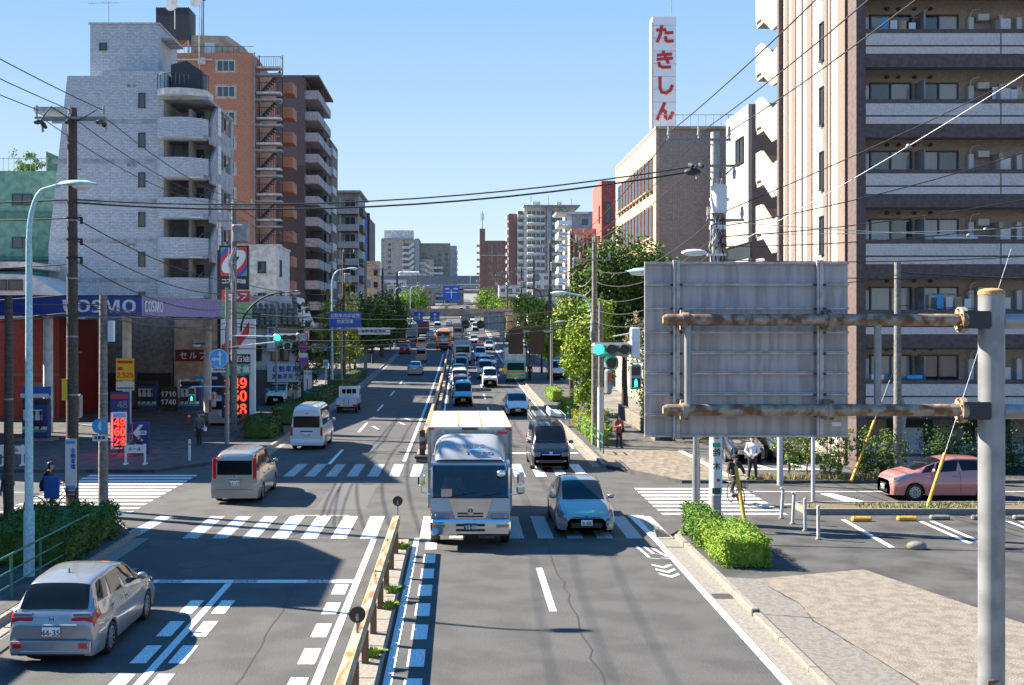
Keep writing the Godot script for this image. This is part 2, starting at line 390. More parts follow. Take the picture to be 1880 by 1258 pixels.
	mat("green_rail", Color(0.03, 0.15, 0.10), 0.5, 0.1)
	mat("blue_sign", Color(0.02, 0.09, 0.42), 0.5)
	mat("sky_sign", Color(0.04, 0.32, 0.66), 0.45)
	mat("red", Color(0.55, 0.03, 0.03), 0.5)
	mat("chrome", Color(0.72, 0.73, 0.75), 0.08, 1.0)
	mat("glass", Color(0.008, 0.01, 0.013), 0.04).metallic_specular = 0.35
	mat("win_glass", Color(0.035, 0.05, 0.062), 0.06, 0, "", 1.0, 0.6)
	mat("clear_lens", Color(0.2, 0.22, 0.25), 0.08, 0.3, "", 1.0, 1.0)
	mat("red_lens", Color(0.42, 0.012, 0.015), 0.12, 0, "", 1.0, 1.0)
	mat("amber", Color(0.7, 0.2, 0.02), 0.15, 0, "", 1.0, 1.0)
	mat("plate", Color(0.72, 0.73, 0.72), 0.5)
	mat("plate_yellow", Color(0.75, 0.45, 0.02), 0.5)
	mat("plate_ink", Color(0.02, 0.07, 0.04), 0.6)
	mat("under", Color(0.012, 0.012, 0.013), 0.9)
	mat("rim", Color(0.45, 0.46, 0.48), 0.3, 0.7)

# flat polygon sheet in street coordinates [[x, d], ...] at height y
func sheet(mb: MB, pts: Array, y: float):
	var pl := PackedVector2Array()
	for p in pts: pl.append(Vector2(p[0], p[1]))
	var ix = Geometry2D.triangulate_polygon(pl)
	for i in range(0, ix.size(), 3):
		var a = V(pl[ix[i]].x, y, pl[ix[i]].y); var b = V(pl[ix[i + 1]].x, y, pl[ix[i + 1]].y); var c = V(pl[ix[i + 2]].x, y, pl[ix[i + 2]].y)
		if (b - a).cross(c - a).y < 0.0: mb.flat(a, c, b)
		else: mb.flat(a, b, c)
# strip between x0 and x1 following the slope of the street
func strip(mb: MB, x0: float, x1: float, d0: float, d1: float, up: float, step := 6.0):
	var n = maxi(1, int(ceil((d1 - d0) / step)))
	if d1 <= 50.0: n = 1
	for i in n:
		var a = lerpf(d0, d1, float(i) / n); var b = lerpf(d0, d1, float(i + 1) / n)
		mb.quad(V(x0, gh(a) + up, a), V(x1, gh(a) + up, a), V(x1, gh(b) + up, b), V(x0, gh(b) + up, b))
# solid strip with sides (kerbs, sidewalks)
func slab(mb: MB, x0: float, x1: float, d0: float, d1: float, up: float, step := 10.0):
	strip(mb, x0, x1, d0, d1, up, step)
	var n = 1 if d1 <= 50.0 else maxi(1, int(ceil((d1 - d0) / step)))
	for i in n:
		var a = lerpf(d0, d1, float(i) / n); var b = lerpf(d0, d1, float(i + 1) / n)
		var lo = -0.3
		mb.quad(V(x0, gh(b) + lo, b), V(x0, gh(a) + lo, a), V(x0, gh(a) + up, a), V(x0, gh(b) + up, b))
		mb.quad(V(x1, gh(a) + lo, a), V(x1, gh(b) + lo, b), V(x1, gh(b) + up, b), V(x1, gh(a) + up, a))
	mb.quad(V(x0, gh(d0) - 0.3, d0), V(x1, gh(d0) - 0.3, d0), V(x1, gh(d0) + up, d0), V(x0, gh(d0) + up, d0))

func mark(parent, called, m, x0, x1, d0, d1, up := 0.008):
	var b = MB.new(); strip(b, x0, x1, d0, d1, up); return put(b, called, m, parent)

func make_ground():
	var b = MB.new()
	var ds = [-900.0, 0.0, 50.0, 80.0, 110.0, 140.0, 170.0, 200.0, 400.0, 900.0, 3500.0]
	for i in ds.size() - 1:
		b.quad(V(-1500, gh(ds[i]) - 0.05, ds[i]), V(1500, gh(ds[i]) - 0.05, ds[i]), V(1500, gh(ds[i + 1]) - 0.05, ds[i + 1]), V(-1500, gh(ds[i + 1]) - 0.05, ds[i + 1]))
	struct(put(b, "ground", "ground"))
	# carriageway with the side streets of the crossing
	b = MB.new(); strip(b, -9.5, 6.22, -120, 800, 0.0)
	strip(b, -70, -9.5, 38.4, 49.4, 0.0); strip(b, 6.22, 70, 37.2, 46.0, 0.0)
	sheet(b, [[-9.5, 49.4], [-12.8, 49.4], [-9.5, 54.5]], 0.0); sheet(b, [[-9.5, 38.4], [-9.5, 34.6], [-11.4, 38.4]], 0.0)
	sheet(b, [[6.22, 46], [6.22, 51], [8.6, 46]], 0.0); sheet(b, [[6.22, 37.2], [6.22, 34.8], [7.4, 37.2]], 0.0)
	var road = struct(put(b, "road", "asphalt"))
	# --- painted lines
	mark(road, "lane_edge_line", "paint", -2.58, -2.42, 8, 34.0); mark(road, "lane_edge_line", "paint", -2.63, -2.47, 53.5, 175)
	mark(road, "lane_edge_line", "paint", -1.34, -1.18, 8, 34.2); mark(road, "lane_edge_line", "paint", -1.2, -1.06, 56.5, 230)
	mark(road, "lane_edge_line", "paint", 5.56, 5.73, 8, 34.4); mark(road, "lane_edge_line", "paint", 5.6, 5.74, 59, 300)
	mark(road, "lane_edge_line", "worn_paint", -9.05, -8.92, 8, 22.3)
	for i in 9:
		mark(road, "slow_block", "paint", -0.98, -0.66, 17.6 + i * 1.86, 18.75 + i * 1.86)
		mark(road, "slow_block", "paint", -2.98, -2.66, 15.9 + i * 1.86, 16.95 + i * 1.86) if i < 7 else null
	mark(road, "lane_line", "paint", -5.63, -5.47, 8, 28.2)
	for i in 7:
		for x in [-6.06, -5.36]: mark(road, "slow_block", "paint", x, x + 0.3, 14.1 + i * 1.86, 15.3 + i * 1.86)
	for i in 11: mark(road, "stop_line", "paint" if i % 3 else "worn_paint", -9.1 + i * 0.6, -8.5 + i * 0.6, 28.25, 28.6)
	mark(road, "lane_dash", "paint", 1.93, 2.09, 25.45, 30.0); mark(road, "lane_dash", "paint", 1.93, 2.09, 12, 17)
	for i in 15: mark(road, "lane_dash", "paint", -5.92, -5.77, 52.4 + i * 15.3, 58.4 + i * 15.3)
	for i in 14:
		var d = 67.0 + i * 14.0
		mark(road, "lane_dash", "paint", 1.93, 2.08, d, d + 5.6)
	for i in 5:
		for x in [1.45, 2.26, -0.85, 5.1]: mark(road, "slow_block", "paint", x, x + 0.3, 66.2 + i * 1.9, 67.3 + i * 1.9)
	for i in 4: mark(road, "slow_block", "paint", 5.15, 5.45, 58.2 + i * 1.9, 59.3 + i * 1.9)
	mark(road, "stop_line", "paint", -0.9, 5.7, 56.6, 57.1)
	# crossings over the main street: bars along the street
	for i in 17:
		var x = -8.08 + i * 0.862
		if x > -2.5 and x < -1.8: continue
		mark(road, "crosswalk_stripe", "paint" if (i > 2 and i < 9) else "worn_paint", x, x + 0.46, 34.15, 38.1)
	for i in 15:
		var x2 = -7.25 + i * 0.862
		if x2 > -2.6 and x2 < 2.0 and x2 > -1.9: continue
		mark(road, "crosswalk_stripe", "paint" if i > 10 else "worn_paint", x2, x2 + 0.45, 48.1, 52.4)
	b = MB.new(); sheet(b, [[5.55, 34.3], [6.2, 34.3], [5.95, 38.3], [5.45, 38.3]], 0.008); put(b, "crosswalk_bar", "paint", road)
	b = MB.new(); sheet(b, [[-9.95, 34.9], [-9.45, 34.6], [-9.3, 38.3], [-9.75, 38.3]], 0.008); put(b, "crosswalk_bar", "worn_paint", road)
	mark(road, "crossing_line", "worn_paint", -5.4, -3.6, 38.2, 38.34)
	# crossings over the side streets: bars across
	for i in 8: mark(road, "crosswalk_stripe", "paint" if i > 1 else "worn_paint", 6.6, 10.7, 38.35 + i * 0.84, 38.8 + i * 0.84)
	for i in 12: mark(road, "crosswalk_stripe", "paint" if i > 3 else "worn_paint", -15.3, -10.85, 38.7 + i * 0.86, 39.16 + i * 0.86)
	mark(road, "side_street_line", "paint", 10.9, 60, 43.7, 43.84); mark(road, "side_street_line", "paint", 11.2, 14.4, 40.6, 40.74)
	b = MB.new(); sheet(b, [[13.2, 43.2], [13.7, 43.2], [14.2, 41.3], [13.5, 41.3]], 0.008); put(b, "stop_line", "paint", road)
	mark(road, "side_street_line", "worn_paint", -60, -15.9, 43.5, 43.64)
	# bicycle lane arrows by the right kerb
	b = MB.new()
	for k in 3:
		var z = 30.3 - k * 0.55
		sheet(b, [[4.95, z], [5.2, z - 0.36], [5.45, z], [5.45, z + 0.2], [5.2, z - 0.14], [4.95, z + 0.2]], 0.008)
	put(b, "chevron_marking", "paint", road)
	b = MB.new()
	for q in [[4.9, 32.9, 5.0, 31.4], [5.1, 32.9, 5.2, 31.9], [5.3, 32.6, 5.5, 31.4], [5.0, 31.9, 5.5, 31.75], [4.95, 31.3, 5.25, 31.15], [5.3, 31.3, 5.55, 31.15]]:
		sheet(b, [[q[0], q[1]], [q[0] + 0.08, q[1]], [q[2] + 0.08, q[3]], [q[2], q[3]]], 0.008)
	put(b, "bicycle_marking", "paint", road)
	b = MB.new()
	for q in [[-6.6, 71, -6.45], [-5.2, 74, -5.0], [-4.9, 77, -4.7]]: sheet(b, [[q[0] + 1.2, q[1]], [q[2] + 1.6, q[1] - 2.4], [q[2] + 1.75, q[1] - 2.2], [q[0] + 1.4, q[1] + 0.2]], gh(74) + 0.03)
	put(b, "bicycle_marking", "worn_paint", road)
	mark(road, "bus_lane_paint", "red_paint", -2.4, -0.2, 176, 186, 0.012); mark(road, "bus_lane_paint", "red_paint", -2.3, 4.5, 206, 230, 0.012)
	# tar seams, cracks, manholes
	for q in [[2.45, 10, 33.5, 0.035], [-3.9, 12, 27, 0.03], [0.9, 53, 66, 0.04], [-4.2, 55, 90, 0.05], [2.35, 38, 48, 0.03], [-7.2, 29, 38, 0.03]]:
		var prev = Vector2(q[0], q[1]); b = MB.new()
		while prev.y < q[2]:
			var nx = Vector2(q[0] + R(-0.06, 0.06), prev.y + R(0.5, 1.1))
			sheet(b, [[prev.x, prev.y], [prev.x + q[3], prev.y], [nx.x + q[3], nx.y], [nx.x, nx.y]], 0.004 + gh(prev.y + 0.5)); prev = nx
		put(b, "tar_seam", "tar", road)
	mat("patch_dark", Color(0.078, 0.077, 0.077), 0.9, 0, "grain", 0.2); mat("patch_pale", Color(0.118, 0.115, 0.11), 0.9, 0, "grain", 0.15)
	for q in [[3.2, 5.3, 40.2, 45.5, 0], [-4.9, -3.2, 39.5, 46.8, 1], [-8.6, -7.0, 30.2, 33.0, 0], [-0.2, 1.4, 53.4, 56.0, 0], [3.4, 5.0, 62.0, 74.0, 1], [-4.6, -3.2, 62, 70, 0]]:
		mark(road, "asphalt_patch", "patch_pale" if q[4] else "patch_dark", q[0], q[1], q[2], q[3], 0.003)
	for q in [[-6.9, 30.4, 0.42], [13.9, 42.3, 0.42], [8.4, 42.2, 0.4], [3.4, 62, 0.35], [-3.6, 46, 0.35]]:
		b = MB.new(); b.cyl(V(q[0], -0.05, q[1]), V(q[0], 0.006 + gh(q[1]), q[1]), q[2], q[2], 22); put(b, "manhole_cover", "iron", road)
	# --- left pavement
	b = MB.new(); b.prism(PackedVector2Array([Vector2(-9.66, 5), Vector2(-9.66, 34.4), Vector2(-11.5, 38.2), Vector2(-60, 38.2), Vector2(-60, 5)]), Vector3(0, -0.2, 0), Vector3(1, 0, 0), Vector3(0, 0, -1), 0.32)
	var pl = struct(put(b, "pavement", "sidewalk"))
	for i in 15:
		b = MB.new(); b.cbox(V(-9.58, -0.02, 6.0 + i * 2.0), Vector3(0.16, 0.3, 1.985), 0.02); put(b, "kerb_stone", "kerb", pl)
	b = MB.new(); strip(b, -9.5, -9.05, 5, 34.2, 0.003); put(b, "gutter", "gutter", pl)
	b = MB.new(); b.prism(PackedVector2Array([Vector2(-9.66, 54.6), Vector2(-12.9, 49.6), Vector2(-60, 49.6), Vector2(-60, 62), Vector2(-9.66, 62)]), Vector3(0, -0.2, 0), Vector3(1, 0, 0), Vector3(0, 0, -1), 0.31)
	var pf = struct(put(b, "pavement", "sidewalk"))
	b = MB.new(); slab(b, -12.6, -9.66, 62, 480, 0.12); put(b, "pavement_strip", "sidewalk", pf)
	b = MB.new(); slab(b, -9.66, -9.5, 54.6, 480, 0.135); put(b, "kerb_line", "kerb", pf)
	b = MB.new(); strip(b, -9.5, -9.05, 54.6, 300, 0.004); put(b, "gutter", "gutter", pf)
	b = MB.new(); slab(b, -60, -12.6, 62, 100, 0.1); put(b, "forecourt", "lot_asphalt", pf)
	# --- right near corner: asphalt pavement and car park, concrete and tan driveway
	b = MB.new(); b.prism(PackedVector2Array([Vector2(6.38, 5), Vector2(6.38, 34.6), Vector2(7.5, 37.0), Vector2(70, 37.0), Vector2(70, 5)]), Vector3(0, -0.2, 0), Vector3(1, 0, 0), Vector3(0, 0, -1), 0.31)
	var pr = struct(put(b, "car_park", "lot_asphalt"))
	for i in 5:
		b = MB.new(); b.cbox(V(6.3, 0.0, 26.0 + i * 1.8), Vector3(0.17, 0.3, 1.785), 0.02); put(b, "kerb_stone", "kerb", pr)
	b = MB.new(); b.prism(PackedVector2Array([Vector2(6.22, 34.0), Vector2(6.38, 34.0), Vector2(7.52, 36.9), Vector2(7.4, 37.15)]), Vector3(0, -0.2, 0), Vector3(1, 0, 0), Vector3(0, 0, -1), 0.335); put(b, "kerb_stone", "kerb", pr)
	for i in 9:
		b = MB.new(); b.cbox(V(6.31, -0.055, 8.0 + i * 2.0), Vector3(0.18, 0.3, 1.985), 0.02); put(b, "lowered_kerb_stone", "gutter", pr)
	for i in 13:
		b = MB.new(); b.box(V(5.985, -0.09, 9.0 + i * 2.0), Vector3(0.46, 0.2, 1.99)); put(b, "gutter_slab", "gutter", pr)
	b = MB.new(); b.box(V(5.985, 0.0, 26.85), Vector3(0.44, 0.03, 0.5)); put(b, "drain_grate", "iron", pr)
	b = MB.new(); sheet(b, [[6.39, 8], [8.6, 8], [8.0, 17], [7.55, 21.5], [7.25, 26.3], [7.1, 28.2], [6.39, 28.4]], 0.116); put(b, "concrete_driveway", "concrete", pr)
	b = MB.new(); sheet(b, [[8.6, 8], [13.8, 8], [13.9, 15], [10.05, 29.3], [7.1, 28.2], [7.25, 26.3], [7.55, 21.5], [8.0, 17]], 0.117); put(b, "tan_driveway", "tan_apron", pr)
	for q in [[[6.4, 24.7], [7.4, 24.4]], [[7.15, 27.4], [7.4, 25.6], [7.25, 24.2], [7.6, 21.3], [8.0, 17.0], [8.3, 13.0]], [[8.0, 17], [9.4, 16.6], [11, 17.0]]]:
		b = MB.new()
		for k in q.size() - 1:
			var n = 6
			for j in n:
				var p0 = Vector2(q[k][0], q[k][1]).lerp(Vector2(q[k + 1][0], q[k + 1][1]), float(j) / n); var p1 = Vector2(q[k][0], q[k][1]).lerp(Vector2(q[k + 1][0], q[k + 1][1]), float(j + 1) / n)
				var w = R(0.012, 0.035)
				sheet(b, [[p0.x + R(-0.03, 0.03), p0.y], [p0.x + w, p0.y + w], [p1.x + w, p1.y + w], [p1.x, p1.y]], 0.122)
		put(b, "crack", "tar", pr)
	for q in [[[11.9, 36.8], [12.05, 36.8], [11.9, 32.2], [11.73, 32.2]], [[14.2, 36.5], [14.34, 36.5], [14.3, 32.8], [14.14, 32.8]], [[14.56, 36.5], [14.7, 36.5], [14.68, 32.8], [14.52, 32.8]], [[16.9, 36.5], [17.04, 36.5], [17.0, 32.8], [16.84, 32.8]], [[17.3, 36.5], [17.44, 36.5], [17.4, 32.8], [17.24, 32.8]]]:
		b = MB.new(); sheet(b, q, 0.118); put(b, "parking_line", "paint", pr)
	# planted strip with kerb
	for q in [[11.4, 26, 38.4, 38.52], [11.4, 26, 39.9, 40.02], [11.28, 11.4, 38.4, 40.02]]:
		b = MB.new(); slab(b, q[0], q[1], q[2], q[3], 0.2); put(b, "planter_kerb", "kerb", pr)
	b = MB.new(); slab(b, 11.4, 26, 38.52, 39.9, 0.17); put(b, "planter_soil", "soil", pr)
	# --- right far corner
	b = MB.new(); b.prism(PackedVector2Array([Vector2(6.38, 51.2), Vector2(8.7, 46.2), Vector2(60, 46.2), Vector2(60, 70), Vector2(6.38, 70)]), Vector3(0, -0.2, 0), Vector3(1, 0, 0), Vector3(0, 0, -1), 0.3)
	var pq = struct(put(b, "pavement", "sidewalk"))
	b = MB.new(); sheet(b, [[6.6, 57.5], [6.5, 51.2], [8.7, 46.35], [12.3, 46.35], [10.6, 57.5]], 0.105); put(b, "paving", "tan_paving", pq)
	b = MB.new(); slab(b, 6.38, 10.2, 70, 480, 0.12); put(b, "pavement_strip", "sidewalk", pq)
	b = MB.new(); slab(b, 6.22, 6.38, 51.4, 480, 0.13); put(b, "kerb_line", "kerb", pq)
	b = MB.new(); strip(b, 5.8, 6.22, 51.4, 300, 0.004); put(b, "gutter", "gutter", pq)
	for q in [[[10.75, 46.6], [11.0, 46.6], [10.8, 57.0], [10.55, 57.0]], [[11.6, 49.6], [15.2, 49.6], [15.2, 49.85], [11.6, 49.85]], [[11.9, 56.4], [13.0, 49.8], [13.25, 49.8], [12.15, 56.4]], [[14.9, 49.6], [15.15, 49.8], [13.6, 55.5], [13.4, 55.5]]]:
		b = MB.new(); sheet(b, q, 0.109); put(b, "parking_line", "paint", pq)
var wcache := {}
# a window on a wall: frame with a mullion, pane; faces +z before the turn
func window(parent, at: Vector3, w: float, h: float, turn := 0.0, sash := 2, fm := "win_frame", gm := "win_glass", curtain := 0):
	var key = "%s_%s_%d" % [w, h, sash]
	if not wcache.has(key):
		var f = MB.new(); var t = 0.06
		f.box(Vector3(0, h / 2, 0.04), Vector3(w + t, t, 0.12)); f.box(Vector3(0, -h / 2, 0.05), Vector3(w + t * 2, t, 0.16))
		for i in sash + 1: f.box(Vector3(-w / 2 + w * i / sash, 0, 0.035), Vector3(t, h - 0.002, 0.11))
		var g = MB.new(); g.box(Vector3(0, 0, 0.03), Vector3(w, h, 0.012))
		var c = MB.new()
		for s in [0, 1]:
			var rows = []
			for j in 2:
				var row = PackedVector3Array()
				for i in 17: row.append(Vector3(lerpf(-0.48, 0.0, i / 16.0) * w * (1 if s else -1), (j - 0.5) * (h - 0.06), 0.012 + 0.006 * sin(i * 1.9)))
				rows.append(row)
			if s == 0: c.grid(rows)
			var c2 = MB.new(); c2.grid(rows); wcache[key + "_c%d" % s] = c2.mesh()
		wcache[key] = f.mesh(); wcache[key + "_g"] = g.mesh()
	var fr = put(wcache[key], "window", fm, parent); fr.position = at; fr.rotation.y = turn
	put(wcache[key + "_g"], "pane", gm, fr)
	if curtain & 1: put(wcache[key + "_c0"], "curtain", "curtain", fr)
	if curtain & 2: put(wcache[key + "_c1"], "curtain", "curtain", fr)
	return fr
func bmats():
	mat("win_frame", Color(0.05, 0.05, 0.055), 0.4, 0.4); mat("win_white", Color(0.55, 0.55, 0.54), 0.5)
	mat("curtain", Color(0.7, 0.72, 0.74), 0.9)
	var g = mat("thin_glass", Color(0.05, 0.07, 0.085), 0.03); g.transparency = BaseMaterial3D.TRANSPARENCY_ALPHA; g.albedo_color.a = 0.14
	mat("pale_panel", Color(0.84, 0.83, 0.82), 0.6); mat("opening_shade", Color(0.12, 0.115, 0.11), 0.7)  # dark grey is painted shade for the garage and doorway openings
	mat("grey_brick", Color(0.52, 0.555, 0.59), 0.8, 0, "block", 0.55)
	mat("grey_smooth", Color(0.42, 0.45, 0.48), 0.8, 0, "tile", 0.5); detail("grey_smooth", "soft", 0.08)
	mat("orange_brick", Color(0.6, 0.25, 0.15), 0.85, 0, "brick", 0.6)
	mat("peach", Color(0.52, 0.37, 0.26), 0.85, 0, "soft", 0.1)
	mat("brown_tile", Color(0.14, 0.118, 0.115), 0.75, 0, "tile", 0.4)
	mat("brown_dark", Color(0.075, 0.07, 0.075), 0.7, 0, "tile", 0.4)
	mat("balcony_grey", Color(0.36, 0.36, 0.36), 0.8, 0, "soft", 0.2)
	mat("dark_panel", Color(0.03, 0.032, 0.04), 0.6)
	mat("offwhite", Color(0.62, 0.6, 0.56), 0.85, 0, "soft", 0.15)
	mat("white_wall", Color(0.62, 0.62, 0.61), 0.8, 0, "soft", 0.12)
	mat("green_wall", Color(0.16, 0.31, 0.235), 0.85, 0, "soft", 0.12)
	mat("green_dark", Color(0.09, 0.2, 0.16), 0.85, 0, "soft", 0.2)
	mat("condo_tile", Color(0.52, 0.44, 0.38), 0.75, 0, "tile", 0.7)
	mat("condo_panel", Color(0.66, 0.6, 0.57), 0.7, 0, "tile", 0.9)
	mat("condo_brown", Color(0.105, 0.075, 0.07), 0.75, 0, "soft", 0.3)
	mat("condo_cream", Color(0.5, 0.45, 0.4), 0.8, 0, "tile", 0.6)
	mat("condo_pink", Color(0.24, 0.17, 0.145), 0.8, 0, "tile", 0.6)
	mat("beige_wall", Color(0.44, 0.35, 0.245), 0.85, 0, "soft", 0.1)
	mat("taupe_wall", Color(0.35, 0.285, 0.25), 0.85, 0, "tile", 0.35)
	mat("red_wall", Color(0.46, 0.10, 0.085), 0.85, 0, "soft", 0.2)
	mat("far_beige", Color(0.44, 0.37, 0.32), 0.9, 0, "soft", 0.05); mat("far_olive", Color(0.26, 0.25, 0.2), 0.9, 0, "soft", 0.05)
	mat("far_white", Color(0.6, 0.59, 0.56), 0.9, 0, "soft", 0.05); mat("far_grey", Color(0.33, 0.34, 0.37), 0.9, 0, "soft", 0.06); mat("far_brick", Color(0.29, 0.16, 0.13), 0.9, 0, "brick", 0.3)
	mat("viaduct", Color(0.33, 0.34, 0.34), 0.9, 0, "soft", 0.05); mat("barrier", Color(0.2, 0.22, 0.24), 0.8, 0, "soft", 0.08)
	mat("roof_tile", Color(0.2, 0.2, 0.17), 0.7, 0, "tile", 1.2)

func make_left_buildings():
	bmats()
	# grey brick flats behind the filling station
	var t = thing("apartment_building", "grey brick apartment block with curved balconies behind the filling station", "building", V(-22.2, 0.1, 88))
	var b = MB.new()
	b.prism(PackedVector2Array([Vector2(-8.6, -0.1), Vector2(0, -0.1), Vector2(0, 25.1), Vector2(-4.6, 25.1), Vector2(-4.6, 24.75), Vector2(-7.2, 24.75), Vector2(-8.6, 12)]), Vector3(0, 0, -9.5), Vector3.RIGHT, Vector3.UP, 9.5); put(b, "wall", "grey_brick", t)
	b = MB.new(); b.box(Vector3(-3.4, 27.05, -4.6), Vector3(5.2, 3.9, 6)); b.box(Vector3(-3.4, 29.06, -4.6), Vector3(5.4, 0.14, 6.2)); put(b, "penthouse", "grey_brick", t)
	pb(t, "canopy_slab", "grey_smooth", Vector3(-0.4, 28.1, -4), Vector3(1.2, 0.18, 3))
	pb(t, "cornice", "grey_smooth", Vector3(-8.6, 22.3, -2), Vector3(2.4, 0.35, 3.6))
	for y in [4.0, 7.0, 10.0, 12.96, 15.9, 18.9, 21.9]: pb(t, "string_course", "grey_smooth", Vector3(-4.2, y - 0.55, 0.012), Vector3(8.3, 0.35, 0.03))
	for k in 7: window(t, Vector3(-1.62, 22.9 - k * 2.97, 0), 0.45, 1.05, 0.0, 1)
	window(t, Vector3(-5.0, 27.3, -1.6), 0.5, 0.5, 0.0, 1)
	for k in 3:
		for x in [-2.6, -2.2]:
			b = MB.new(); b.cyl(Vector3(x, 24.0 - k * 5.94, 0), Vector3(x, 24.0 - k * 5.94, 0.16), 0.1, 0.1, 8); put(b, "vent_cap", "galv", t)
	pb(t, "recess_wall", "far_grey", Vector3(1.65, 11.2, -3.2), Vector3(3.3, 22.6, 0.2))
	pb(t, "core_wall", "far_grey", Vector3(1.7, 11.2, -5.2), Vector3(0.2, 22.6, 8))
	for k in 7:
		var y0 = 21.5 - k * 2.97 # top of the parapet
		b = MB.new(); b.box(Vector3(1.65, y0 - 1.35, -4.6), Vector3(3.3, 0.2, 9.6)); put(b, "floor_slab", "grey_smooth", t)
		# curved parapet
		var outer = []; var inner = []
		for i in 13:
			var f = float(i) / 12.0
			var x = lerpf(-0.35, 3.3, f); var z = 0.15 + 1.25 * pow(sin(PI * clampf(f * 0.93 + 0.04, 0, 1)), 0.6) - 0.6 * f
			outer.append(Vector2(x, -z)); inner.append(Vector2(x, -z + 0.16))
		inner.reverse()
		b = MB.new(); b.prism(PackedVector2Array(outer + inner), Vector3(0, y0 - 1.5, 0), Vector3.RIGHT, Vector3(0, 0, -1), 1.5); put(b, "balcony_parapet", "grey_brick", t)
		b = MB.new(); b.box(Vector3(1.45, y0 - 1.46, 0.05), Vector3(3.2, 0.1, 1.6)); put(b, "balcony_floor", "offwhite", t)
		b = MB.new(); b.box(Vector3(1.9, y0 + 0.1, -3.05), Vector3(0.9, 2.1, 0.08)); put(b, "door", "dark_panel", t)
		b = MB.new(); b.cyl(Vector3(2.0, y0 - 0.4, -0.6), Vector3(2.6, y0 + 0.5, -1.6), 0.03, 0.03, 5); put(b, "handrail", "galv", t)
		# road side: spandrels, piers, sloped stair wall, glass blocks
		b = MB.new(); b.box(Vector3(3.3, y0 - 0.95, -5.2), Vector3(0.2, 1.55, 8.6)); put(b, "spandrel", "grey_smooth", t)
		b = MB.new(); b.prism(PackedVector2Array([Vector2(0.9, y0 - 0.18), Vector2(3.0, y0 - 0.18), Vector2(3.0, y0 + 1.45)]), Vector3(3.21, 0, 0), Vector3(0, 0, -1), Vector3.UP, 0.18); put(b, "stair_wall", "grey_smooth", t)
		for q in [[2.9, 4.6], [5.4, 6.2], [8.3, 9.5]]:
			b = MB.new(); b.box(Vector3(3.3, y0 + 0.55, -(q[0] + q[1]) / 2), Vector3(0.2, 1.46, q[1] - q[0])); put(b, "pier", "grey_smooth", t)
		b = MB.new()
		for r in 6:
			for s in 2: b.cbox(Vector3(3.42, y0 - 0.5 + r * 0.37, -3.45 - s * 0.5), Vector3(0.06, 0.34, 0.46), 0.02)
		put(b, "glass_block_panel", "white", t)
		window(t, Vector3(3.4, y0 + 0.6, -5.8), 0.4, 0.9, PI / 2, 1)
		window(t, Vector3(1.81, y0 + 0.3, -7.3), 1.4, 1.4, PI / 2, 2)
	pb(t, "roof_slab", "grey_smooth", Vector3(1.6, 23.05, -4.6), Vector3(3.6, 0.2, 9.8))
	b = MB.new(); var ring = []
	for i in 13:
		var f = float(i) / 12.0
		ring.append(Vector2(lerpf(-0.35, 3.3, f), -(0.15 + 1.25 * pow(sin(PI * clampf(f * 0.93 + 0.04, 0, 1)), 0.6) - 0.6 * f)))
	b.prism(PackedVector2Array(ring + [Vector2(3.3, 2), Vector2(-0.35, 2)]), Vector3(0, 23.16, 0), Vector3.RIGHT, Vector3(0, 0, -1), 0.5); put(b, "roof_terrace", "offwhite", t)
	b = MB.new()
	for i in 13:
		b.cyl(Vector3(ring[i].x, 23.6, -ring[i].y - 0.1), Vector3(ring[i].x, 24.8, -ring[i].y - 0.1), 0.025, 0.025, 5)
		if i: b.cyl(Vector3(ring[i - 1].x, 24.78, -ring[i - 1].y - 0.1), Vector3(ring[i].x, 24.78, -ring[i].y - 0.1), 0.03, 0.03, 5)
	put(b, "terrace_railing", "dark_metal", t)
	b = MB.new(); b.prism(PackedVector2Array([Vector2(0.2, 23.6), Vector2(2.6, 23.6), Vector2(2.6, 25.4), Vector2(1.4, 26.2), Vector2(0.2, 25.9)]), Vector3(0, 0, -3), Vector3.RIGHT, Vector3.UP, 1.6); put(b, "stair_head", "dark_panel", t)
	b = MB.new(); b.cyl(Vector3(-5, 29.1, -3), Vector3(-5, 31.2, -3), 0.035, 0.03, 5); b.cyl(Vector3(-6.6, 31.0, -3), Vector3(-4.2, 31.05, -3), 0.02, 0.02, 4)
	for i in 9: b.cyl(Vector3(-6.5 + i * 0.28, 31.03, -3.4), Vector3(-6.5 + i * 0.28, 31.03, -2.6), 0.012, 0.012, 4)
	put(b, "aerial", "galv", t)
	for q in [[-0.6, 30.6], [1.3, 30.9]]:
		b = MB.new(); b.cyl(Vector3(q[0] + 0.6, 25.0 if q[0] > 0 else 29.1, -3.5), Vector3(q[0] + 0.6, q[1], -3.5), 0.04, 0.04, 6)
		b.cyl(Vector3(q[0] + 0.55, q[1] + 0.3, -3.4), Vector3(q[0] + 0.45, q[1] + 0.35, -3.1), 0.25, 0.55, 16); put(b, "satellite_dish", "offwhite", t)
	# orange brick flats with steel stairs
	t = thing("apartment_building", "tall orange brick apartment block with dark steel fire stairs", "building", V(-22.7, 0.7, 129))
	b = MB.new(); b.box(Vector3(-6, 17.5, -8), Vector3(12, 35.7, 16)); put(b, "wall", "orange_brick", t)
	b = MB.new(); b.prism(PackedVector2Array([Vector2(-7.3, 35.3), Vector2(-1.2, 35.3), Vector2(-1.2, 36.3), Vector2(-3.2, 37.7), Vector2(-7.3, 37.8)]), Vector3(0, 0, -10), Vector3.RIGHT, Vector3.UP, 8); put(b, "penthouse", "peach", t)
	pb(t, "penthouse_door", "white", Vector3(-5.2, 36.2, -1.96), Vector3(1.1, 1.5, 0.08))
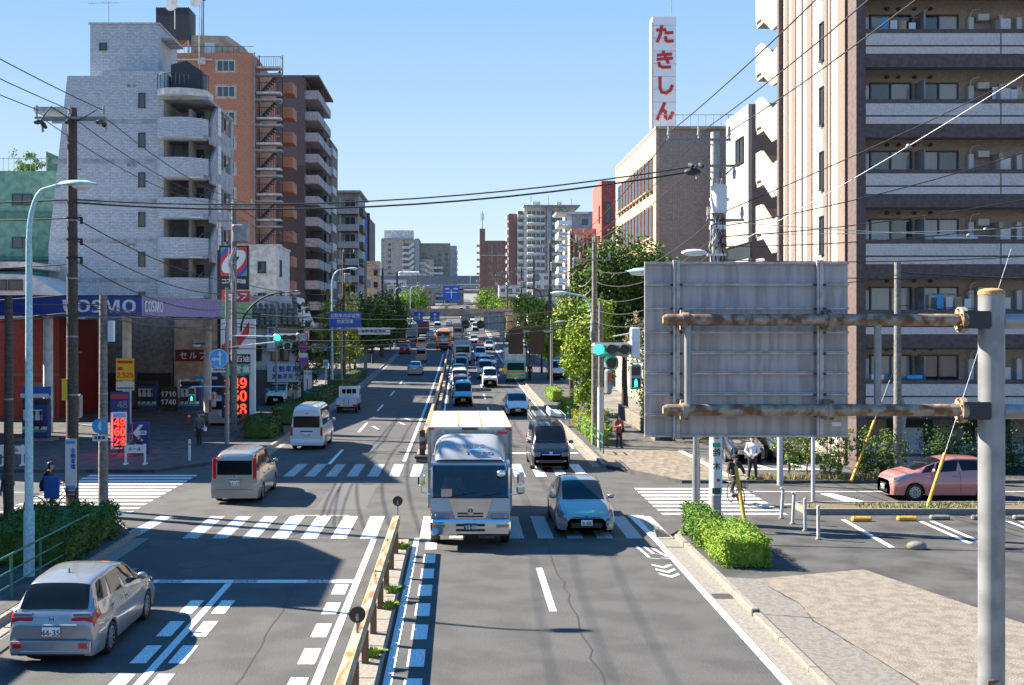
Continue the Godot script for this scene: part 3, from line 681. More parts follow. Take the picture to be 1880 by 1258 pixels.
	for k in 11:
		window(t, Vector3(-3.0, 33.9 - k * 2.81, 0), 1.9, 1.15, 0, 3, "win_white"); pb(t, "window_surround", "peach", Vector3(-3.0, 33.9 - k * 2.81, 0.0), Vector3(2.4, 1.6, 0.04))
		if k < 2: window(t, Vector3(-8.3, 33.3 - k * 2.81, 0), 3.0, 1.2, 0, 3, "win_white")
		window(t, Vector3(0.0, 33.9 - k * 2.81, -3.2), 1.4, 1.15, PI / 2, 2, "win_white")
	pb(t, "pipe_ledge", "offwhite", Vector3(-7, 34.6, 0.1), Vector3(5, 0.15, 0.2)); pb(t, "air_conditioner", "offwhite", Vector3(-5.6, 34.4, 0.25), Vector3(0.8, 0.7, 0.4), 0.05)
	b = MB.new(); b.cyl(Vector3(0.12, 0, 0.1), Vector3(0.12, 35.4, 0.1), 0.09, 0.09, 8); put(b, "downpipe", "galv", t)
	for k in 12:
		var y = 34.0 - k * 2.81
		pb(t, "stair_landing", "offwhite", Vector3(1.5, y, -1.6), Vector3(2.7, 0.22, 1.4)); pb(t, "landing_bar", "balcony_grey", Vector3(1.5, y - 0.75, -1.55), Vector3(2.9, 0.2, 1.3))
		b = MB.new()
		for i in 9: b.box(Vector3(0.55 + i * 0.24, y - 2.5 + i * 0.26, -2.9), Vector3(0.26, 0.06, 1.0))
		b.box(Vector3(1.5, y - 1.35, -2.4), Vector3(3.3, 0.26, 0.06), Basis(Vector3.BACK, 0.82)); put(b, "stair_flight", "brown_dark", t)
		b = MB.new()
		for i in 11: b.cyl(Vector3(0.3 + i * 0.25, y + 0.1, -0.92), Vector3(0.3 + i * 0.25, y + 1.15, -0.92), 0.025, 0.025, 4)
		b.cyl(Vector3(0.25, y + 1.15, -0.92), Vector3(2.85, y + 1.15, -0.92), 0.035, 0.035, 5); b.cyl(Vector3(2.85, y + 1.15, -0.92), Vector3(2.85, y + 1.15, -2.4), 0.035, 0.035, 5)
		put(b, "railing", "dark_metal", t)
		if k < 11: pb(t, "side_balcony", "orange_brick", Vector3(3.0, y - 1.6, -5.8), Vector3(1.5, 1.2, 3.2))
	b = MB.new()
	for x in [0.25, 2.85]: b.cyl(Vector3(x, -0.6, -2.3), Vector3(x, 35.6, -2.3), 0.07, 0.07, 6)
	put(b, "stair_post", "brown_dark", t)
	b = MB.new()
	for i in 20: b.cyl(Vector3(-11.8 + i * 0.6, 35.3, -0.15), Vector3(-11.8 + i * 0.6, 36.1, -0.15), 0.02, 0.02, 4)
	b.cyl(Vector3(-11.9, 36.1, -0.15), Vector3(0, 36.1, -0.15), 0.025, 0.025, 4); put(b, "roof_railing", "dark_metal", t)
	var wt = pb(t, "water_tank_screen", "brown_dark", Vector3(-9.2, 38.9, -3), Vector3(3.7, 3.6, 3.2))
	for i in 18: pb(wt, "louver", "dark_panel", Vector3(-10.95 + i * 0.206, 40.3, -1.38), Vector3(0.08, 0.9, 0.06))
	b = MB.new()
	for x in [-10.9, -7.5]:
		b.cyl(Vector3(x, 35.3, -1.6), Vector3(x, 37.1, -1.6), 0.1, 0.1, 6)
	b.cyl(Vector3(-10.9, 37.0, -1.6), Vector3(-8.6, 35.4, -1.6), 0.06, 0.06, 5); b.cyl(Vector3(-7.5, 37.0, -1.6), Vector3(-9.6, 35.4, -1.6), 0.06, 0.06, 5); put(b, "tank_stand", "offwhite", t)
	b = MB.new()
	for x in [-6.6, -6.3, -6.1]: b.cyl(Vector3(x, 37.5, -3), Vector3(x, 42.6 - (x + 6.3) * 1.5, -3), 0.06, 0.05, 5)
	b.cyl(Vector3(-6.8, 42, -3), Vector3(-5.9, 42, -3), 0.1, 0.1, 6); put(b, "antenna_mast", "dark_metal", t)
	# dark brown slab with side balconies
	t = thing("apartment_building", "dark brown tiled apartment tower with pale balconies facing the street", "building", V(-21.1, 1.4, 159))
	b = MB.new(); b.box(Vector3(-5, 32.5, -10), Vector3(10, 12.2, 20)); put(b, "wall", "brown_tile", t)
	b = MB.new(); b.box(Vector3(-5, 13.0, -10.01), Vector3(9.98, 26.8, 20)); put(b, "shaded_lower_wall", "brown_dark", t)  # darker tile colour paints the shadow over the lower storeys
	pb(t, "roof_slab", "brown_tile", Vector3(0.9, 38.45, -9), Vector3(2.2, 0.3, 18))
	for k in 3: window(t, Vector3(-3.4, 35.4 - k * 2.85, 0), 1.0, 1.2, 0, 1, "win_white")
	for k in 13:
		var y = 36.0 - k * 2.86
		pb(t, "balcony", "balcony_grey", Vector3(0.95, y, -3.6), Vector3(1.9, 1.15, 6.6)); pb(t, "balcony", "balcony_grey", Vector3(0.95, y, -11.5), Vector3(1.9, 1.15, 8))
		window(t, Vector3(0.0, y + 0.9, -3.4), 2.4, 1.7, PI / 2, 2)
		pb(t, "fin", "brown_tile", Vector3(0.9, y + 1.3, -7.1), Vector3(1.8, 1.7, 0.2))
	# narrow black tower
	t = thing("apartment_building", "narrow black apartment tower with white balcony panels", "building", V(-19.9, 1.8, 175))
	pb(t, "wall", "dark_panel", Vector3(-3, 16.2, -8), Vector3(6, 33.4, 16))
	for k in 11:
		pb(t, "balcony", "far_white", Vector3(0.35, 30.6 - k * 2.86, -5), Vector3(0.7, 1.1, 5)); window(t, Vector3(0, 32.0 - k * 2.86, -5), 2.2, 1.4, PI / 2, 2)
		window(t, Vector3(-0.9, 31.4 - k * 2.86, 0), 0.7, 1.2, 0, 1)
	# grey block with open balconies
	t = thing("apartment_building", "mid-rise grey block with wide open balconies before the hospital sign", "building", V(-17.4, 2.6, 200))
	pb(t, "wall", "far_grey", Vector3(-4, 12.6, -8), Vector3(8, 26.8, 14.4))
	for k in 9:
		var y = 24.6 - k * 2.9
		pb(t, "balcony", "balcony_grey", Vector3(-3.0, y - 1.6, 0.2), Vector3(6.2, 1.1, 1.9)); pb(t, "balcony_floor", "brown_dark", Vector3(-3.0, y - 2.2, 0.1), Vector3(6.0, 0.16, 1.8))
		for x in [-4.6, -1.4]: window(t, Vector3(x, y - 0.6, -0.8), 1.8, 1.9, 0, 2, "win_white")
		pb(t, "partition", "white", Vector3(-3.0, y - 0.4, 0.1), Vector3(0.06, 2.0, 1.5)); pb(t, "side_balcony", "brown_tile", Vector3(0.35, y - 1.5, -6), Vector3(0.7, 1.2, 8))
	pb(t, "roof_slab", "far_grey", Vector3(-3.6, 26.2, -7), Vector3(8.4, 0.3, 17))
	# hospital with tall blue sign
	t = thing("hospital_building", "slim dark building carrying the tall blue vertical sign", "building", V(-17.2, 3.5, 225))
	pb(t, "wall", "dark_panel", Vector3(-3, 11.5, -8), Vector3(5.6, 23.6, 15)); pb(t, "roof_rail", "dark_metal", Vector3(-1.4, 23.6, -1), Vector3(2.4, 1.1, 2))
	pb(t, "annex", "peach", Vector3(0.2, 7.4, 0.6), Vector3(3.4, 14.8, 4)); 
	for k in 6: window(t, Vector3(1.2, 12.6 - k * 2.3, 2.61), 0.7, 1.0, 0, 1)
	var sg = pb(t, "sign_board", "blue_sign", Vector3(-1.5, 18.9, 0.3), Vector3(1.9, 8.2, 0.3)); write(sg, "八木病院", "white", Vector3(-2.15, 22.4, 0.47), 1.25, 0, true)
	# white house and tiled-roof shop past the station
	t = thing("house", "plain white three-storey house beside the orange block", "house", V(-16.4, 0.35, 105))
	pb(t, "wall", "white_wall", Vector3(-4, 6.4, -4), Vector3(8, 13.0, 8)); pb(t, "roof_slab", "offwhite", Vector3(-4, 12.96, -4), Vector3(8.2, 0.14, 8.2))
	for y in [11.0, 8.2, 5.2]:
		window(t, Vector3(-1.3, y, 0), 0.7, 1.0, 0, 1); window(t, Vector3(-3.4, y, 0), 0.9, 0.9, 0, 1); window(t, Vector3(0, y, -2.2), 0.8, 1.5, PI / 2, 1)
	t = thing("shop_house", "low shop house with grey tiled roof and a white notice board", "house", V(-13.0, 0.22, 94))
	pb(t, "wall", "far_white", Vector3(-2.4, 2.9, -4), Vector3(4.6, 6.2, 8)); pb(t, "upper_front", "far_grey", Vector3(-2.4, 4.9, 0.2), Vector3(4.8, 1.1, 0.5))
	b = MB.new(); b.prism(PackedVector2Array([Vector2(-5.2, 5.9), Vector2(0.4, 5.9), Vector2(-0.6, 8.3), Vector2(-5.2, 8.3)]), Vector3(0, 0, -8.3), Vector3.RIGHT, Vector3.UP, 8.6); put(b, "roof", "far_white", t)
	for r in 8:
		for i in 12:
			b = MB.new(); b.cyl(Vector3(-5.0 + i * 0.45 - r * 0.03, 5.95 + r * 0.3, 0.75 - r * 0.1), Vector3(-5.0 + i * 0.45 - r * 0.03, 6.2 + r * 0.3, 0.6 - r * 0.1), 0.21, 0.2, 7); put(b, "roof_tile", "roof_tile", t)
	for x in [-3.6, -1.4]: window(t, Vector3(x, 3.8, 0), 1.4, 1.3, 0, 2)
	pb(t, "garage_shade", "opening_shade", Vector3(-2.6, 1.2, 0.03), Vector3(3.2, 2.4, 0.05))  # flat dark panel, the shade of the open garage put into its colour
	sg = pb(t, "notice_board", "white", Vector3(-0.9, 2.2, 0.35), Vector3(2.9, 1.5, 0.12)); write(sg, "自動車用", "blue_sign", Vector3(-2.0, 2.75, 0.42), 0.5); write(sg, "営業専用", "blue_sign", Vector3(-2.0, 2.1, 0.42), 0.4)
	var ban = pb(t, "banner", "white", Vector3(-2.0, 5.2, 0.5), Vector3(0.75, 2.6, 0.06)); write(ban, "自転車", "blue_sign", Vector3(-2.25, 6.3, 0.55), 0.5, 0, true)
	# green office and white hall at the far left
	t = thing("office_building", "green rendered office block with slanted rooftop at the side street", "building", V(-29.2, 1.6, 90))
	b = MB.new(); b.prism(PackedVector2Array([Vector2(-16, -0.2), Vector2(0, -0.2), Vector2(0, 14.6), Vector2(-0.7, 16.4), Vector2(-16, 16.4)]), Vector3(0, 0, -10), Vector3.RIGHT, Vector3.UP, 10); put(b, "wall", "green_wall", t)
	b = MB.new(); b.prism(PackedVector2Array([Vector2(-3.2, 16.4), Vector2(-0.4, 16.4), Vector2(-0.4, 17.0), Vector2(-3.2, 18.2)]), Vector3(0, 0, -6), Vector3.RIGHT, Vector3.UP, 4); put(b, "roof_gable", "green_dark", t)
	pb(t, "roof_parapet", "offwhite", Vector3(-0.9, 17.0, -1), Vector3(1.0, 1.4, 2))
	for k in 4:
		pb(t, "ledge", "green_dark", Vector3(-8, 13.0 - k * 3.3, 0.15), Vector3(16, 0.3, 0.3))
		for x in [-4.3, -1.0, -7.5, -11]: window(t, Vector3(x, 14.2 - k * 3.3, 0), 1.5, 0.8, 0, 2)
	b = MB.new()
	for i in 14: b.cyl(Vector3(-8 + i * 0.42, 16.4, -0.3), Vector3(-8 + i * 0.42, 17.5, -0.3), 0.02, 0.02, 4)
	b.cyl(Vector3(-8, 17.4, -0.3), Vector3(-2.4, 17.4, -0.3), 0.025, 0.025, 4); put(b, "roof_railing", "galv", t)
	t = thing("hall_building", "low pale hall with curved roof edge in front of the green office", "building", V(-27.4, 0.7, 82))
	b = MB.new(); b.prism(PackedVector2Array([Vector2(-14, -0.2), Vector2(0, -0.2), Vector2(0, 7.4), Vector2(-2.6, 9.0), Vector2(-14, 9.4)]), Vector3(0, 0, -6), Vector3.RIGHT, Vector3.UP, 6); put(b, "wall", "far_white", t)
	pb(t, "roof_edge", "white_wall", Vector3(-8.2, 9.7, -2.8), Vector3(11.4, 0.4, 6.2))
	for i in 7: window(t, Vector3(-3.6 - i * 1.1, 8.3, 0), 0.95, 0.7, 0, 1)
	# roofs off to the left whose shade lies on the near carriageway
	t = thing("corner_shop_building", "two-storey grey corner building left of the near crossing", "building", V(-16.8, 0.12, 31.4))
	b = MB.new(); b.prism(PackedVector2Array([Vector2(0, 0), Vector2(0, 5.2), Vector2(-1.6, 8.0), Vector2(-14, 8.0), Vector2(-14, 0)]), Vector3(0, -0.1, 0), Vector3.RIGHT, Vector3(0, 0, -1), 11.5); put(b, "wall", "balcony_grey", t)
	for y in [2.0, 5.2, 8.6]:
		for z in [-1.4, -3.6]: window(t, Vector3(0, y, z), 1.5, 1.4, PI / 2, 2)
	t = thing("office_building", "tall plain office block left of the filling station", "building", V(-24.2, 0.12, 55))
	b = MB.new(); b.prism(PackedVector2Array([Vector2(0, 0), Vector2(-2.6, 11.5), Vector2(-14, 11.5), Vector2(-14, 0)]), Vector3(0, -0.1, 0), Vector3.RIGHT, Vector3(0, 0, -1), 18.4); put(b, "wall", "balcony_grey", t)
	for y in [3.0, 6.2, 9.4, 12.6, 15.8]:
		for x in [-3.0, -6.5, -10]: window(t, Vector3(x, y, 0), 1.6, 1.4, 0, 2)
	t = thing("corner_shop_building", "flat-roofed brown building left of the near pavement", "building", V(-16.6, 0.12, 18.5))
	pb(t, "wall", "brown_tile", Vector3(-5, 3.6, -2.2), Vector3(10, 7.4, 9))
	for z in [1.0, -1.6, -4.4]: window(t, Vector3(0, 4.4, z), 1.5, 1.4, PI / 2, 2)

func make_right_buildings():
	# brown condominium: facade plane of the balconies at d = 50
	var t = thing("condominium", "brown and cream condominium with striped end wall and long balconies", "building", V(16.8, 0.1, 50))
	var W = 22.0; var b
	pb(t, "back_wall", "condo_tile", Vector3(W / 2, 12.4, -1.75), Vector3(W - 0.3, 25, 0.3)); pb(t, "core", "condo_tile", Vector3(W / 2, 12.4, -6.6), Vector3(W - 0.4, 25, 9.2))
	pb(t, "corner_pier", "condo_brown", Vector3(0.22, 12.4, -0.8), Vector3(0.4, 25, 1.7))
	pb(t, "end_wall", "condo_cream", Vector3(0.1, 12.4, -6.35), Vector3(0.3, 25, 9.3))
	for q in [[1.3, 1.0], [2.9, 0.22], [3.6, 0.6], [6.0, 0.75], [7.3, 0.22], [8.7, 0.75], [10.0, 0.6]]: pb(t, "wall_stripe", "condo_pink", Vector3(-0.06, 12.4, -q[0] - 0.3), Vector3(0.08, 25, q[1]))
	pb(t, "end_corner", "condo_brown", Vector3(-0.02, 12.4, -11.2), Vector3(0.5, 25, 0.35))
	for k in 7:
		var yt = 3.77 + 2.98 * k # top of the parapet
		window(t, Vector3(-0.07, yt + 0.5, -4.3), 0.5, 1.75, -PI / 2, 1)
		for q in [[0.42, 6.15], [6.19, 12.2], [12.24, 17.0], [17.04, 22.0]]:
			pb(t, "balcony_panel", "condo_panel", Vector3((q[0] + q[1]) / 2, yt - 0.42, -0.03), Vector3(q[1] - q[0] - 0.02, 0.5, 0.14)); pb(t, "balcony_panel", "condo_panel", Vector3((q[0] + q[1]) / 2, yt - 0.89, -0.03), Vector3(q[1] - q[0] - 0.02, 0.3, 0.14))
		pb(t, "parapet_cap", "condo_brown", Vector3(W / 2, yt - 0.08, -0.05), Vector3(W - 0.5, 0.17, 0.22), 0.01); pb(t, "parapet_band", "condo_brown", Vector3(W / 2, yt - 0.7, -0.06), Vector3(W - 0.6, 0.09, 0.1)); pb(t, "parapet_core", "condo_brown", Vector3(W / 2, yt - 0.55, -0.14), Vector3(W - 0.62, 1.0, 0.06))
		pb(t, "floor_beam", "condo_brown", Vector3(W / 2, yt - 1.33, -0.08), Vector3(W - 0.5, 0.57, 0.2)); pb(t, "floor_slab", "condo_brown", Vector3(W / 2, yt - 1.15, -0.9), Vector3(W - 0.5, 0.2, 1.5))
		pb(t, "gutter_strip", "black", Vector3(W / 2, yt - 1.65, -0.12), Vector3(W - 0.6, 0.07, 0.14))
		if k > 0 or true:
			var fl = yt - 1.05
			for q in [[1.17, 1.76, 1], [3.3, 1.7, 1], [8.1, 1.7, 2], [10.4, 1.7, 1], [13.9, 1.7, 2]]:
				pb(t, "room_shade", "win_glass", Vector3(q[0] + q[1] / 2, fl + 1.05, -1.586), Vector3(q[1] - 0.02, 1.96, 0.01))  # dark sheet stands in for the unlit room behind the glass
				window(t, Vector3(q[0] + q[1] / 2, fl + 1.05, -1.58), q[1], 2.0, 0, 2, "win_frame", "thin_glass", [1, 2, 3, 2, 1, 3, 0][(k * 3 + int(q[0] * 2)) % 7])
			for x in [0.92, 5.5, 7.6, 13.2]:
				pb(t, "water_heater", "white", Vector3(x, fl + 1.25, -1.45), Vector3(0.24, 1.35, 0.26), 0.02)
			for x in [3.16, 10.2]: pb(t, "partition_screen", "far_grey", Vector3(x, fl + 1.05, -1.05), Vector3(0.05, 1.95, 1.05))
			for x in [1.9, 2.4, 3.1, 3.8]:
				b = MB.new(); b.cyl(Vector3(x, fl + 2.33, -1.6), Vector3(x, fl + 2.33, -1.46), 0.08, 0.08, 8); put(b, "vent_cap", "condo_brown", t)
			for x in [6.5, 16.6]:
				pb(t, "column", "condo_panel", Vector3(x, fl + 0.7, -0.5), Vector3(0.42, 1.75, 0.5))
				b = MB.new(); b.tube([Vector3(x - 1.0, fl, -1.4), Vector3(x - 1.0, fl + 2.1, -1.4), Vector3(x - 0.9, fl + 2.25, -1.4), Vector3(x - 0.6, fl + 2.3, -1.4)], 0.03, 7); put(b, "downpipe", "white", t)
				pb(t, "side_wall", "condo_tile", Vector3(x + 0.05, fl + 0.85, -1.2), Vector3(0.18, 2.05, 0.9)); pb(t, "outdoor_unit", "white", Vector3(x - 0.5, fl + 1.9, -1.35), Vector3(0.5, 0.3, 0.3), 0.02)
			for j in 3:
				if (k * 5 + j * 7) % 4 < 2: pb(t, "air_conditioner", "white", Vector3(1.6 + j * 3.1 + 0.2 * (k % 3), fl + 0.35, -1.3), Vector3(0.75, 0.6, 0.32), 0.03)
				if (k * 3 + j * 5) % 7 == 1:
					b = MB.new(); b.cyl(Vector3(1.2 + j * 2.4, fl + 1.75, -0.75), Vector3(3.0 + j * 2.4, fl + 1.75, -0.75), 0.015, 0.015, 5); put(b, "drying_pole", "galv", t)
					for c in 4: pb(t, "laundry", ["curtain", "sky_sign", "white", "peach"][(c + k) % 4], Vector3(1.5 + j * 2.4 + c * 0.4, fl + 1.42 - 0.05 * c, -0.75), Vector3(0.3, 0.62 - 0.1 * (c % 2), 0.03), 0.01)
			if k == 2: pb(t, "hung_bedding", "white", Vector3(4.4, yt + 0.1, -0.4), Vector3(1.9, 0.12, 0.25), 0.03)
			if k == 0: pb(t, "laundry_box", "white", Vector3(1.0, yt + 0.1, -0.3), Vector3(0.55, 0.24, 0.3), 0.02); pb(t, "laundry_box", "sky_sign", Vector3(2.6, yt + 0.1, -0.3), Vector3(0.7, 0.2, 0.3), 0.05)
	# ground floor
	for q in [[2.2, 0.9], [5.6, 0.9], [9, 0.9], [12.4, 0.9]]:
		pb(t, "shutter_box", "dark_panel", Vector3(q[0] + 0.7, 1.45, -1.55), Vector3(2.0, 1.3, 0.08)); window(t, Vector3(q[0] + 0.7, 1.2, -1.52), 1.2, 0.9, 0, 1, "win_frame", "curtain")
	for y in [0.25, 0.8]: pb(t, "plinth_panel", "condo_panel", Vector3(W / 2, y, -0.5), Vector3(W - 0.6, 0.42, 0.14))
	# stair tower at the back end with Z-shaped parapets
	pb(t, "stair_core", "condo_pink", Vector3(3.0, 12.2, -13.8), Vector3(3.2, 24.4, 5)); 
	for k in 8:
		var y = 2.1 + 2.98 * k
		b = MB.new(); b.prism(PackedVector2Array([Vector2(16.3, y + 0.15), Vector2(16.3, y + 1.75), Vector2(15.2, y + 1.75), Vector2(13.0, y + 0.65), Vector2(11.4, y + 0.8), Vector2(11.4, y - 1.1), Vector2(12.9, y - 1.1), Vector2(15.3, y + 0.15)]), Vector3(-0.14, 0, 0), Vector3(0, 0, -1), Vector3.UP, 0.16); put(b, "stair_parapet", "condo_cream", t)
		pb(t, "landing", "condo_cream", Vector3(0.75, y - 0.1, -15.2), Vector3(1.7, 0.18, 2.0)); pb(t, "landing_front", "condo_cream", Vector3(0.72, y + 0.8, -16.2), Vector3(1.7, 1.6, 0.14))
	# cream block behind with dark loggias
	t = thing("office_building", "cream block with tan front and dark loggia openings behind the condominium", "building", V(18.6, 0.3, 75))
	pb(t, "wall", "condo_pink", Vector3(5, 9.9, -3.1), Vector3(10, 20.2, 6.2)); pb(t, "side_wall", "condo_cream", Vector3(-0.12, 15.6, -3.1), Vector3(0.24, 8.8, 6.25))
	for y in [9.3, 5.4, 1.4]: pb(t, "loggia_parapet", "condo_cream", Vector3(-0.12, y, -3.1), Vector3(0.24, 1.7, 6.25)); pb(t, "loggia_shade", "win_glass", Vector3(-0.06, y + 1.8, -3.1), Vector3(0.1, 1.9, 6.2))  # dark panels between the parapets paint the shade inside open loggias
	window(t, Vector3(-0.25, 17.3, -2.1), 2.0, 1.6, -PI / 2, 2)
	# credit union office with roof sign tower
	t = thing("bank_building", "beige office with slit windows and a tall white rooftop sign tower", "building", V(14.2, 0.15, 85))
	pb(t, "front_wall", "taupe_wall", Vector3(4.6, 10.0, -11), Vector3(9.0, 20.5, 21.8)); pb(t, "side_wall", "beige_wall", Vector3(0.04, 10.0, -11), Vector3(0.2, 20.6, 22)); pb(t, "roof_edge", "beige_wall", Vector3(4.6, 20.32, -11), Vector3(9.4, 0.2, 22.2))
	for f in 4:
		for i in 11:
			var z = -1.9 - i * 1.75
			var fr = pb(t, "window", "far_brick", Vector3(-0.1, 17.2 - f * 3.55, z), Vector3(0.14, 2.35, 1.1)); pb(fr, "pane", "glass", Vector3(-0.16, 17.2 - f * 3.55, z), Vector3(0.05, 2.15, 0.8)); pb(fr, "sill", "beige_wall", Vector3(-0.2, 15.95 - f * 3.55, z), Vector3(0.25, 0.1, 1.4))
	for f in 3: window(t, Vector3(7.4, 16.2 - f * 5.2, -0.1), 1.0, 1.8, 0, 1, "win_frame", "curtain")
	var st = pb(t, "sign_tower", "pale_panel", Vector3(0.95, 24.6, -3), Vector3(1.75, 8.7, 1.4)); pb(st, "tower_edge", "offwhite", Vector3(0.05, 24.4, -2.6), Vector3(0.1, 8.3, 0.7))
	for i in 9: pb(st, "seam", "far_grey", Vector3(0.95, 20.7 + i * 0.95, -2.292), Vector3(1.74, 0.02, 0.012))
	write(st, "たきしん", "red", Vector3(0.3, 28.35, -2.27), 1.35, 0, true, 0.17, 1.42)
	b = MB.new()
	for i in 16: b.cyl(Vector3(0.3 + i * 0.55, 20.4, -0.3), Vector3(0.3 + i * 0.55, 21.3, -0.3), 0.02, 0.02, 4)
	b.cyl(Vector3(0.3, 21.3, -0.3), Vector3(8.6, 21.3, -0.3), 0.025, 0.025, 4); b.cyl(Vector3(1.6, 28.5, -3), Vector3(1.6, 31.5, -3), 0.03, 0.02, 4); put(b, "roof_railing", "galv", t)
	# red building beyond
	t = thing("shop_building", "brick-red painted building with stepped front past the beige office", "building", V(18.0, 1.0, 150))
	pb(t, "wall", "red_wall", Vector3(2.5, 11.6, -5), Vector3(5, 24, 10)); pb(t, "bay", "red_wall", Vector3(0.2, 12.4, -4), Vector3(2.0, 3.2, 6)); pb(t, "lower_bay", "red_wall", Vector3(0.5, 6.0, -4), Vector3(1.4, 9.4, 5))
	for y in [19.5, 15.5]: window(t, Vector3(0.8, y, 0), 0.7, 2.6, 0, 1); window(t, Vector3(0, y, -2), 0.7, 2.2, -PI / 2, 1)
	window(t, Vector3(0.75, 6.8, -0.98), 0.8, 2.0, 0, 1)
	pb(t, "side_block", "peach", Vector3(-1.6, 9.0, -9), Vector3(3.2, 18, 6))
	for i in 4: window(t, Vector3(-2.6 + i * 0.6, 15.5, -6), 0.3, 2.4, 0, 1)
	# white flats with glass balconies
	t = thing("apartment_building", "white apartment block with glass-fronted balconies above the street trees", "building", V(25.4, gh(305), 305))
	pb(t, "wall", "far_white", Vector3(9.0, 14.6, -8), Vector3(13, 29.6, 14)); pb(t, "side_wall", "far_grey", Vector3(8.6, 14.6, -0.94), Vector3(10, 29, 0.2))
	for k in 9:
		var y = 27.6 - k * 3.0
		pb(t, "balcony", "far_white", Vector3(1.8, y - 1.9, -5), Vector3(3.6, 0.35, 9.6)); pb(t, "glass_parapet", "curtain", Vector3(1.8, y - 1.1, -0.2), Vector3(3.5, 1.1, 0.1)); pb(t, "glass_parapet", "curtain", Vector3(0.05, y - 1.1, -5), Vector3(0.1, 1.1, 9.4))
		window(t, Vector3(7.0, y - 0.9, -0.8), 1.4, 1.5, 0, 2); window(t, Vector3(10.6, y - 0.9, -0.8), 1.4, 1.5, 0, 2); window(t, Vector3(2.5, y - 0.7, -4.2), 2.2, 1.9, -PI / 2, 2)
	pb(t, "roof_slab", "far_white", Vector3(3.6, 29.0, -5), Vector3(8.4, 0.5, 10.6))

